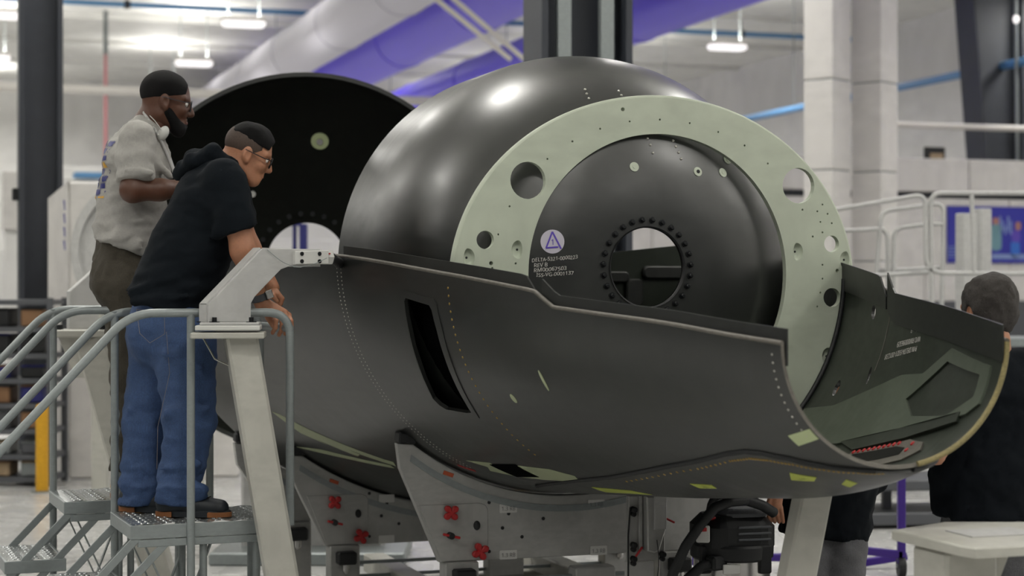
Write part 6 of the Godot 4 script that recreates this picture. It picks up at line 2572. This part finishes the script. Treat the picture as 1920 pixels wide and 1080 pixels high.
func man_grey() -> void:
	var Z := Vector3(0, 0, 1)
	var D := 8.2
	var T := thing("person", "person in grey tee and olive trousers standing upright with safety glasses", "person", Vector3(at(240, 540, D).x, STAIR_H, -D))
	var ht := head_frame(at(313, 190, D), Vector3(0.96, -0.16, -0.2), Vector3(0.16, 0.98, 0.0), 1.10)
	var nsh := at(258, 262, D - 0.2)
	var fsh := at(270, 262, D + 0.2)
	var chest := at(262, 290, D)
	var el := at(248, 357, D - 0.26)
	var L := [
		[0, at(244, 480, D), at(250, 380, D), 0.10, 0.11, 0, Z, 1.15], [0, at(248, 380, D), chest, 0.12, 0.115, 0, Z, 1.3],
		[0, chest, nsh, 0.09, 0.06], [0, chest, fsh, 0.09, 0.06],
		[0, nsh, el, 0.058, 0.050], [0, el, at(300, 356, D - 0.22), 0.051, 0.046], [0, at(300, 356, D - 0.22), at(372, 350, D - 0.06), 0.046, 0.032],
		[0, fsh, at(268, 357, D + 0.26), 0.055, 0.048], [0, at(268, 357, D + 0.26), at(380, 352, D + 0.1), 0.046, 0.032],
		[0, at(238, 520, D - 0.09), at(246, 700, D - 0.09), 0.085, 0.06], [0, at(246, 700, D - 0.09), at(238, 890, D - 0.08), 0.06, 0.04],
		[0, at(240, 520, D + 0.09), at(252, 700, D + 0.09), 0.085, 0.06], [0, at(252, 700, D + 0.09), at(246, 880, D + 0.08), 0.06, 0.04],
		[0, chest, hp(ht, -0.03, -0.10, 0), 0.08, 0.066],
	]
	var mb := blob(L, 0.013, 0.03)
	var hl := head_prims(ht)
	hl.append([0, hp(ht, -0.030, -0.03, 0), at(276, 243, D), 0.068, 0.078, 0, Z, 1.0, 0.03])
	add_mb(mb, blob(hl, 0.005, 0.012))
	for sd in [[D - 0.06, 372, 350], [D + 0.1, 380, 352]]:
		var H := []
		var w := at(sd[1], sd[2], sd[0])
		for k in 4:
			var z := (k - 1.5) * 0.021
			finger(H, [w, w + Vector3(0.075, 0.0, z), w + Vector3(0.105, -0.012, z), w + Vector3(0.112, -0.034, z), w + Vector3(0.098, -0.048, z)], 0.021, 0.009)
		finger(H, [w, w + Vector3(0.04, 0.02, 0.035), w + Vector3(0.075, 0.02, 0.03)], 0.018, 0.010)
		add_mb(mb, blob(H, 0.006, 0.008))
	var body := part("body", mb, M.skin_dark, T)
	eyes_on(T, body, ht)
	var b := ht.basis.orthonormalized()
	L = [[1, hp(ht, -0.014, 0.036, 0), Vector3(0.1035, 0.0905, 0.0805) * 1.10, b, 0.0]]
	part("hair", blob(L, 0.005, 0.0, wrinkle2, 0.002, [[(b * Vector3(0.25, -1.0, 0)).normalized(), hp(ht, -0.02, 0.012, 0)], [b * Vector3(1, -0.1, 0).normalized(), hp(ht, 0.072, 0.05, 0)]]), M.hair, body)
	L = []
	for z in [-1.0, 1.0]:
		L.append([0, hp(ht, 0.012, -0.048, 0.062 * z), hp(ht, 0.060, -0.102, 0.034 * z), 0.021, 0.033, 0, Z, 1.0, 0.02])
	L.append([0, hp(ht, 0.066, -0.112, -0.02), hp(ht, 0.066, -0.112, 0.02), 0.030, 0.030, 0, Z, 1.0, 0.02])
	L.append([0, hp(ht, 0.088, -0.092, -0.014), hp(ht, 0.088, -0.092, 0.014), 0.012, 0.012, 0, Z, 1.0, 0.01])
	L.append([0, hp(ht, 0.093, -0.054, -0.022), hp(ht, 0.093, -0.054, 0.022), 0.0045, 0.0045, 0, Z, 1.0, 0.01])
	part("beard", blob(L, 0.005, 0.01, wrinkle2, 0.003), M.hair, body)
	mb = MB.new()
	mb.ball(hp(ht, 0.091, -0.076, 0), Vector3(0.008, 0.010, 0.022), 12, 8, b)
	part("lips", mb, M.lip, body)
	glasses(T, ht, M.column, M.glass)
	# olive trousers
	L = [
		[0, at(238, 510, D), at(238, 466, D), 0.145, 0.140, 0, Z, 1.15, 0.04],
		[1, at(214, 530, D - 0.08), Vector3(0.10, 0.12, 0.11), Basis(), 0.06], [1, at(214, 530, D + 0.08), Vector3(0.10, 0.12, 0.11), Basis(), 0.06],
		[0, at(240, 540, D - 0.09), at(248, 700, D - 0.09), 0.125, 0.092], [0, at(248, 700, D - 0.09), at(242, 882, D - 0.08), 0.092, 0.085, 1, Z, 1.0, 0.03],
		[0, at(246, 540, D + 0.09), at(254, 700, D + 0.09), 0.125, 0.092], [0, at(254, 700, D + 0.09), at(250, 875, D + 0.08), 0.092, 0.085, 1, Z, 1.0, 0.03],
	]
	part("trousers", blob(L, 0.011, 0.03, wrinkle, 0.016), M.olive, T)
	# grey tee
	L = [
		[0, at(252, 415, D), at(236, 468, D), 0.148, 0.160, 1, Z, 1.22, 0.03],
		[0, at(246, 370, D), at(240, 425, D), 0.142, 0.150, 0, Z, 1.22, 0.04],
		[0, at(258, 300, D), at(246, 370, D), 0.142, 0.142, 0, Z, 1.25, 0.04],
		[0, at(268, 252, D), at(258, 300, D), 0.085, 0.135, 0, Z, 1.5, 0.05],
		[0, nsh, at(254, 341, D - 0.25), 0.085, 0.080, 1, Z, 1.0, 0.05], [0, fsh, at(268, 338, D + 0.25), 0.085, 0.080, 1, Z, 1.0, 0.05],
		[0, at(300, 250, D - 0.07), at(262, 222, D - 0.09), 0.016, 0.022, 0, Z, 1.0, 0.03],
		[0, at(199, 432, D - 0.12), at(262, 452, D - 0.178), 0.014, 0.012, 0, Z, 1.0, 0.022], [0, at(203, 446, D - 0.12), at(268, 466, D - 0.182), 0.014, 0.012, 0, Z, 1.0, 0.022], [0, at(206, 418, D - 0.12), at(252, 434, D - 0.172), 0.012, 0.008, 0, Z, 1.0, 0.02],
		[0, at(236, 318, D - 0.325), at(282, 325, D - 0.315), 0.010, 0.012, 0, Z, 1.0, 0.02], [0, at(280, 290, D - 0.14), at(318, 330, D - 0.10), 0.014, 0.012, 0, Z, 1.0, 0.025],
	]
	var tm := blob(L, 0.0105, 0.03, wrinkle, 0.013, [], Vector3(0.55, 1.4, 0.6), [[at(0, 448, D).y, 0.10, 1.0]])
	var tee := part("tee_shirt", tm, M.shirt_grey, T)
	# back print: a column of blue and yellow letters
	var mark := func(p: Vector3, n: Vector3, which: int) -> bool:
		var py := 540.0 + (EYE - p.y) / -p.z * F
		var w := absf(p.z + D)
		if n.x > -0.35 or py < 262.0 or py > 372.0 or w > 0.15:
			return false
		var row := floori((py - 262.0) / 13.0)
		if fmod(py - 262.0, 13.0) < 3.0:
			return false
		var yel := row == 3 or row == 8
		return yel == (which == 1) and (floori(p.z * 38.0) + row) % 3 != 0
	part("back_print", picked(tm, mark.bind(0), 0.002), M.navy, tee).set_meta("kind", "stuff")
	part("back_print", picked(tm, mark.bind(1), 0.002), M.yellow, tee).set_meta("kind", "stuff")
	# lanyard and badge reel
	mb = MB.new()
	mb.tube(fillet([at(264, 205, D - 0.02), at(271, 214, D - 0.085), at(290, 240, D - 0.10), at(310, 280, D - 0.075), at(328, 330, D - 0.05)], 0.06), 0.0065, 8)
	mb.tube(fillet([at(264, 205, D - 0.02), at(280, 214, D + 0.085), at(300, 240, D + 0.07), at(330, 330, D - 0.03)], 0.06), 0.0065, 8)
	var la := thing("lanyard", "speckled grey lanyard round the grey tee's neck", "lanyard", at(328, 330, D - 0.05))
	part("strap", mb, M.bracket, la)
	mb = MB.new()
	for k in 7:
		mb.ball(at(269 + k * 4.6, 211 + k * 7.0, D - 0.103), Vector3(0.004, 0.006, 0.003), 6, 5)
	part("print_dots", mb, M.plate, la).set_meta("kind", "stuff")
	# white ear muff pad hanging at the chin
	mb = MB.new()
	mb.ball(at(306, 250, D - 0.085), Vector3(0.024, 0.036, 0.02), 16, 10, Basis(Vector3(0, 0, 1), -0.5))
	var em := thing("respirator_mask", "white dust mask hanging below the beard", "mask", at(305, 250, D - 0.09))
	part("cup", mb, M.plate, em)
	mb = MB.new()
	mb.tube([at(305, 246, D - 0.1), at(290, 226, D - 0.1), at(272, 208, D - 0.05)], 0.002, 6)
	part("strap", mb, M.plate, em)
	for e in [[238, D - 0.09], [246, D + 0.08]]:
		var d: float = e[1]
		var hx := at(e[0] - 30, 540, d)
		var tx := at(e[0] + 92, 540, d)
		shoe(T, Vector3(at(e[0], 540, d).x, STAIR_H + 0.10, -d), Vector3(hx.x, STAIR_H + 0.001, -d), Vector3(tx.x, STAIR_H + 0.001, -d), M.boot, M.gum, "boot")

func man_right() -> void:
	var D := 6.9
	var X := Vector3(1, 0, 0)
	var o := at(1858, 540, D)
	var T := thing("person", "person seen from behind with greying hair, black shirt and grey trousers", "person", Vector3(o.x, 0, -D))
	var ht := head_frame(at(1850, 583, D + 0.02), Vector3(-0.42, -0.12, -0.9), Vector3(-0.05, 0.97, -0.2), 1.09)
	var chest := at(1862, 730, D)
	var L := [
		[0, at(1858, 960, D), chest, 0.13, 0.125, 0, X, 1.3], [0, chest, at(1856, 660, D), 0.10, 0.06],
		[0, chest, at(1785, 690, D), 0.09, 0.055], [0, chest, at(1950, 690, D), 0.09, 0.055],
		[0, at(1785, 700, D), at(1772, 815, 6.58), 0.052, 0.045], [0, at(1772, 815, 6.58), at(1756, 858, 6.45), 0.044, 0.03],
		[0, at(1950, 700, D), at(1975, 850, D + 0.02), 0.052, 0.045], [0, at(1975, 850, D + 0.02), at(1950, 950, D - 0.05), 0.044, 0.03],
		[0, at(1818, 1000, D), at(1815, 1200, D), 0.09, 0.06], [0, at(1815, 1200, D), at(1815, 1362, D), 0.06, 0.04],
		[0, at(1905, 1000, D), at(1908, 1200, D), 0.09, 0.06], [0, at(1908, 1200, D), at(1908, 1362, D), 0.06, 0.04],
		[0, chest, hp(ht, -0.03, -0.10, 0), 0.08, 0.062],
	]
	var mb := blob(L, 0.014, 0.03)
	var hl := head_prims(ht)
	hl.append([0, hp(ht, -0.030, -0.03, 0), at(1856, 665, D), 0.062, 0.072, 0, X, 1.0, 0.03])
	add_mb(mb, blob(hl, 0.006, 0.012))
	for w in [[at(1756, 858, 6.45), -1.0], [at(1950, 950, D - 0.05), 0.3]]:
		var H := []
		for k in 4:
			var z := (k - 1.5) * 0.02
			finger(H, [w[0], w[0] + Vector3(-0.06, 0.02, z), w[0] + Vector3(-0.09, 0.03, z), w[0] + Vector3(-0.105, 0.02, z)], 0.02, 0.009)
		finger(H, [w[0], w[0] + Vector3(-0.03, -0.005, 0.035), w[0] + Vector3(-0.06, 0.0, 0.04)], 0.017, 0.010)
		add_mb(mb, blob(H, 0.006, 0.008))
	var body := part("body", mb, M.skin_tan, T)
	eyes_on(T, body, ht)
	var b := ht.basis.orthonormalized()
	L = [[1, hp(ht, -0.022, 0.038, 0), Vector3(0.118, 0.104, 0.104), b, 0.0], [1, hp(ht, -0.040, -0.02, 0), Vector3(0.084, 0.088, 0.086), b, 0.03],
		[2, hp(ht, -0.008, -0.012, -0.11), hp(ht, -0.008, -0.012, -0.092), 0.03, 0.03, 0, X, 1.0, 0.006], [2, hp(ht, -0.008, -0.012, 0.11), hp(ht, -0.008, -0.012, 0.092), 0.03, 0.03, 0, X, 1.0, 0.006]]
	part("hair", blob(L, 0.005, 0.02, wrinkle2, 0.012, [[b * Vector3(1, -0.15, 0).normalized(), hp(ht, 0.055, 0.05, 0)], [b * Vector3(0.1, -1, 0).normalized(), hp(ht, 0, -0.085, 0)]]), M.hair_grey, body)
	L = [
		[0, at(1858, 880, D), at(1856, 970, D), 0.150, 0.160, 1, X, 1.42, 0.03], [0, at(1862, 740, D), at(1858, 880, D), 0.142, 0.150, 0, X, 1.45, 0.05],
		[0, at(1860, 690, D), at(1862, 740, D), 0.09, 0.13, 0, X, 1.75, 0.05],
		[0, at(1790, 690, D), at(1778, 770, D - 0.26), 0.09, 0.080, 1, X, 1.0, 0.05], [0, at(1945, 690, D), at(1966, 800, D), 0.088, 0.078, 1, X, 1.0, 0.05],
	]
	part("shirt", blob(L, 0.011, 0.03, wrinkle, 0.014), M.shirt_dark, T)
	L = [
		[0, at(1860, 1010, D), at(1858, 965, D), 0.135, 0.14, 0, X, 1.3, 0.04],
		[0, at(1818, 1010, D), at(1815, 1200, D), 0.112, 0.088], [0, at(1815, 1200, D), at(1815, 1365, D), 0.088, 0.085, 1, X, 1.0, 0.03],
		[0, at(1905, 1010, D), at(1908, 1200, D), 0.112, 0.088], [0, at(1908, 1200, D), at(1908, 1365, D), 0.088, 0.085, 1, X, 1.0, 0.03],
	]
	part("trousers", blob(L, 0.013, 0.03, wrinkle, 0.012), M.grey_trousers, T)
	for x in [1815, 1908]:
		var p := at(x, 540, D)
		shoe(T, Vector3(p.x, 0.09, -D), Vector3(p.x, 0.001, -D + 0.08), Vector3(p.x - 0.04, 0.001, -D - 0.21), M.black, M.ink)

func man_under() -> void:
	var D := 7.95
	var Z := Vector3(0, 0, 1)
	var X := Vector3(1, 0, 0)
	var o := at(1552, 540, D)
	var T := thing("person", "person in black shirt and grey trousers crouching behind the shell by the vacuum", "person", Vector3(o.x, 0, -D))
	var ht := head_frame(at(1580, 720, D), Vector3(-0.5, -0.5, 0.6), Vector3(-0.3, 0.85, 0.4), 1.0)
	var chest := at(1572, 835, D)
	var hip := at(1552, 985, D)
	var hand := at(1456, 928, D - 0.18)
	var kn := [at(1505, 1120, D - 0.22), at(1580, 1120, D - 0.2)]
	var L := [
		[0, hip, chest, 0.125, 0.12, 0, X, 1.25], [0, chest, hp(ht, -0.03, -0.1, 0), 0.08, 0.06],
		[0, chest, at(1500, 830, D), 0.085, 0.055], [0, at(1500, 830, D), at(1470, 880, D - 0.02), 0.05, 0.045], [0, at(1470, 880, D - 0.02), hand, 0.044, 0.03],
		[0, chest, at(1640, 830, D), 0.085, 0.055], [0, at(1640, 830, D), at(1640, 900, D + 0.08), 0.05, 0.045], [0, at(1640, 900, D + 0.08), at(1570, 930, D + 0.25), 0.044, 0.03],
		[0, at(1525, 1000, D), kn[0], 0.085, 0.06], [0, kn[0], at(1505, 1225, D), 0.06, 0.04], [0, at(1580, 1000, D), kn[1], 0.085, 0.06], [0, kn[1], at(1585, 1225, D), 0.06, 0.04],
	]
	var mb := blob(L, 0.015, 0.03)
	add_mb(mb, blob(head_prims(ht), 0.008, 0.012))
	for w in [hand, at(1570, 930, D + 0.25)]:
		var H := []
		H.append([0, w + Vector3(0.0, 0.01, 0), w + Vector3(-0.012, -0.045, 0.01), 0.032, 0.034, 0, Z, 0.7, 0.01])
		for k in 4:
			var x := (k - 1.5) * 0.018
			finger(H, [w + Vector3(x - 0.012, -0.05, 0.01), w + Vector3(x * 1.1 - 0.01, -0.085, 0.022), w + Vector3(x + 0.0, -0.115, 0.012)], 0.0115, 0.008)
		finger(H, [w + Vector3(-0.03, -0.02, 0.015), w + Vector3(-0.045, -0.055, 0.025), w + Vector3(-0.04, -0.08, 0.03)], 0.013, 0.0095)
		add_mb(mb, blob(H, 0.0045, 0.006))
	var body := part("body", mb, M.skin_tan, T)
	var b := ht.basis.orthonormalized()
	part("hair", blob([[1, hp(ht, -0.014, 0.04, 0), Vector3(0.104, 0.092, 0.083), b, 0.0]], 0.008, 0.0, null, 0.0, [[(b * Vector3(0.3, -1.0, 0)).normalized(), hp(ht, -0.02, 0.01, 0)]]), M.hair, body)
	L = [
		[0, at(1558, 900, D), at(1548, 1006, D), 0.150, 0.158, 1, X, 1.3, 0.03], [0, chest, at(1558, 900, D), 0.135, 0.150, 0, X, 1.3, 0.05],
		[0, at(1500, 835, D), at(1476, 890, D - 0.03), 0.075, 0.065, 0, X, 1.0, 0.04], [0, at(1476, 890, D - 0.03), at(1462, 915, D - 0.14), 0.062, 0.045, 1, X, 1.0, 0.03],
		[0, at(1636, 835, D), at(1637, 900, D + 0.08), 0.075, 0.065, 0, X, 1.0, 0.04], [0, at(1637, 900, D + 0.08), at(1580, 926, D + 0.22), 0.06, 0.045, 1, X, 1.0, 0.03],
	]
	part("shirt", blob(L, 0.012, 0.03, wrinkle, 0.012), M.shirt_dark, T)
	L = [
		[0, at(1550, 1000, D), hip, 0.13, 0.13, 0, X, 1.25, 0.04],
		[0, at(1525, 1005, D), kn[0], 0.115, 0.085], [0, kn[0], at(1505, 1228, D), 0.082, 0.075, 1, X, 1.0, 0.03], [0, at(1580, 1005, D), kn[1], 0.115, 0.085], [0, kn[1], at(1585, 1228, D), 0.082, 0.075, 1, X, 1.0, 0.03],
	]
	part("trousers", blob(L, 0.014, 0.03, wrinkle, 0.012), M.grey_trousers, T)
	for x in [1505, 1585]:
		var p := at(x, 540, D)
		shoe(T, Vector3(p.x, 0.08, -D), Vector3(p.x, 0.001, -D - 0.06), Vector3(p.x - 0.03, 0.001, -D + 0.22), M.black, M.ink)

func vacuum() -> void:
	var D := 7.75
	var c := at(1372, 540, D)
	c.y = 0.0
	var T := thing("shop_vacuum", "black and steel shop vacuum with a red switch and thick hose", "vacuum", c)
	var up := func(y: float) -> Transform3D: return Transform3D(Basis(Vector3.UP, 0.25), c + Vector3(0, y, 0))
	var yj := at(0, 1032, D).y            # joint between the drum and the motor head
	var mb := MB.new()
	mb.lathe(up.call(0.0), [Vector2(0.0, 0.13), Vector2(0.16, 0.13), Vector2(0.165, 0.15), Vector2(0.165, yj - 0.02), Vector2(0.155, yj)], 40)
	part("steel_drum", mb, M.chrome, T)
	mb = MB.new()
	mb.lathe(up.call(0.0), [Vector2(0.168, yj - 0.03), Vector2(0.178, yj - 0.02), Vector2(0.18, yj + 0.03), Vector2(0.172, yj + 0.04)], 40)
	part("clamp_ring", mb, M.black, T)
	mb = MB.new()
	mb.prism(Transform3D(Basis(Vector3.UP, 0.25) * Basis(Vector3.RIGHT, -PI / 2), c + Vector3(0, yj + 0.03, 0)), round2(-0.165, -0.15, 0.165, 0.15, 0.09), 0.0, 0.13, 0.045)
	part("motor_head", mb, M.black, T)
	mb = MB.new()
	mb.prism(Transform3D(Basis(Vector3.UP, 0.25) * Basis(Vector3.RIGHT, -PI / 2), c + Vector3(0.02, yj + 0.155, 0)), round2(-0.10, -0.11, 0.12, 0.11, 0.07), 0.0, 0.035, 0.02)
	part("top_cover", mb, M.rack, T)
	mb = MB.new()
	mb.tube(fillet([c + Vector3(-0.10, yj + 0.14, 0.02), c + Vector3(-0.09, yj + 0.24, 0.02), c + Vector3(0.10, yj + 0.24, 0.02), c + Vector3(0.13, yj + 0.14, 0.02)], 0.06), 0.016, 12)
	part("carry_handle", mb, M.black, T)
	for k in 3:
		mb = MB.new()
		mb.box(Transform3D(Basis(Vector3.UP, 0.25), c + Basis(Vector3.UP, 0.25) * Vector3(0.045, yj + 0.065 + k * 0.026, 0.150)), Vector3(0.15, 0.010, 0.012), 0.003)
		part("vent_rib", mb, M.rack, T)
	mb = MB.new()
	mb.prism(Transform3D(Basis(Vector3.UP, -0.15), at(1318, 1001, D - 0.175)), round2(-0.029, -0.036, 0.029, 0.036, 0.008), 0.0, 0.012, 0.003)
	var sp := part("switch_plate", mb, M.plate, T)
	mb = MB.new()
	mb.box(Transform3D(Basis(Vector3.UP, -0.15), at(1318, 993, D - 0.188)), Vector3(0.032, 0.016, 0.008), 0.002)
	part("switch_label", mb, M.red, sp)
	mb = MB.new()
	mb.ball(at(1332, 971, D - 0.12), Vector3(0.024, 0.010, 0.02), 14, 8)
	part("power_switch", mb, M.red, T)
	mb = MB.new()
	mb.box(Transform3D(Basis(Vector3.UP, 0.25), c + Vector3(0.0, yj - 0.055, 0.162)), Vector3(0.12, 0.04, 0.012), 0.002)
	part("name_plate", mb, M.plate, T)
	for lx in [0.125, -0.125]:
		mb = MB.new()
		mb.box(Transform3D(Basis(Vector3.UP, 0.25), c + Vector3(lx, yj - 0.02, 0.12)), Vector3(0.055, 0.12, 0.03), 0.006)
		part("latch", mb, M.black, T)
	mb = MB.new()
	mb.lathe(up.call(0.0), [Vector2(0.0, 0.06), Vector2(0.19, 0.06), Vector2(0.19, 0.14), Vector2(0.165, 0.145)], 32)
	part("dolly_base", mb, M.black, T)
	for k in 4:
		mb = MB.new()
		var an := PI / 4 + k * PI / 2
		disc(mb, c + Vector3(cos(an) * 0.17 - 0.012, 0.032, sin(an) * 0.17), Vector3.RIGHT, 0.032, 0.024, 14)
		part("caster", mb, M.black, T)
	# hose: arches over the head and drops in front of the cradle, then returns to the inlet
	var pts := [at(1452, 962, D - 0.08), at(1430, 948, D - 0.12), at(1400, 938, D - 0.15), at(1370, 940, D - 0.2), at(1340, 952, D - 0.22), at(1312, 985, D - 0.22), at(1285, 1025, D - 0.22), at(1262, 1075, D - 0.22), at(1248, 1130, D - 0.2), at(1262, 1150, D - 0.2), at(1275, 1120, D - 0.2), at(1290, 1085, D - 0.2), at(1315, 1062, D - 0.18), at(1345, 1055, D - 0.16)]
	var cv := Curve3D.new()
	for i in pts.size():
		var tg: Vector3 = (pts[mini(i + 1, pts.size() - 1)] - pts[maxi(i - 1, 0)]) * 0.18
		cv.add_point(pts[i], -tg, tg)
	var bake := cv.get_baked_points()
	var path := []
	var rad := []
	for i in bake.size():
		path.append(bake[i])
		rad.append(0.0215 + 0.0018 * (i % 2))
	mb = MB.new()
	var ln := cv.get_baked_length()
	path = []
	rad = []
	var n := 260
	for i in n:
		path.append(cv.sample_baked(ln * i / (n - 1)))
		rad.append(0.021 + 0.002 * (1 if i % 2 else 0))
	mb.tube(path, rad, 14)
	part("hose", mb, M.black, T)
	mb = MB.new()
	bar(mb, at(1330, 1057, D - 0.18), at(1362, 1053, D - 0.12), 0.06, 0.06, 0.01)
	part("hose_inlet", mb, M.black, T)

func right_side() -> void:
	# leaning grey beige leg below the shell's front
	var d := 6.45
	var t := at(1524, 924, d)
	var f := at(1478, 1165, d)
	var foot := t + (f - t) * ((t.y) / (t.y - f.y))
	var A := thing("support_leg", "beige grey leaning box leg under the front of the shell", "stand", Vector3(foot.x, 0, foot.z))
	var mb := MB.new()
	bar(mb, Vector3(foot.x, 0.01, foot.z), t + (t - foot).normalized() * 0.05, 0.115, 0.10, 0.008, Vector3(0.96, 0, -0.2))
	part("box_tube", mb, M.white_paint, A)
	mb = MB.new()
	mb.box(Transform3D(Basis(), Vector3(foot.x, 0.012, foot.z)), Vector3(0.3, 0.024, 0.3), 0.004)
	part("floor_plate", mb, M.white_paint, A)
	mb = MB.new()
	mb.box(Transform3D(fb(), t + Vector3(0.02, 0.03, -0.03)), Vector3(0.14, 0.03, 0.12), 0.004)
	part("top_pad", mb, M.black, A)
	# white pedestal with a chamfered top at the right edge
	var D := 5.6
	var c := at(1800, 1008, D)
	var B := thing("pedestal_stand", "white pedestal stand with a broad chamfered top before the black shirt", "stand", Vector3(c.x, 0, c.z))
	var tp := PackedVector2Array()
	for q in [[1672, 993, 5.75], [1770, 986, 5.95], [1990, 1000, 5.95], [1990, 1012, 5.45], [1830, 1018, 5.35], [1800, 1016, 5.4]]:
		var p := at(q[0], 540, q[2])
		tp.append(Vector2(p.x - c.x, -(p.z - c.z)))
	mb = MB.new()
	mb.prism(Transform3D(Basis(Vector3.RIGHT, -PI / 2), Vector3(c.x, c.y - 0.028, c.z)), tp, 0.0, 0.032, 0.005)
	part("top_plate", mb, M.white_paint, B)
	mb = MB.new()
	var pc := at(1790, 540, 5.62)
	mb.box(Transform3D(Basis(Vector3.UP, 0.35), Vector3(pc.x, (c.y - 0.03) / 2, pc.z)), Vector3(0.19, c.y - 0.03, 0.19), 0.012)
	part("column", mb, M.white_paint, B)
	mb = MB.new()
	mb.prism(Transform3D(Basis(Vector3.UP, 0.35), Vector3(pc.x, c.y - 0.03, pc.z)), v2([[0.09, 0.0], [0.21, 0.0], [0.09, -0.26]]), -0.01, 0.01)
	part("gusset", mb, M.white_paint, B)
	mb = MB.new()
	mb.box(Transform3D(Basis(Vector3.UP, 0.3), Vector3(c.x + 0.12, c.y + 0.006, c.z - 0.08)), Vector3(0.24, 0.004, 0.16), 0.001)
	part("shim", mb, M.bracket, B)
	mb = MB.new()
	mb.box(Transform3D(Basis(Vector3.UP, 0.35), Vector3(pc.x, 0.012, pc.z)), Vector3(0.4, 0.024, 0.4), 0.004)
	part("floor_plate", mb, M.white_paint, B)
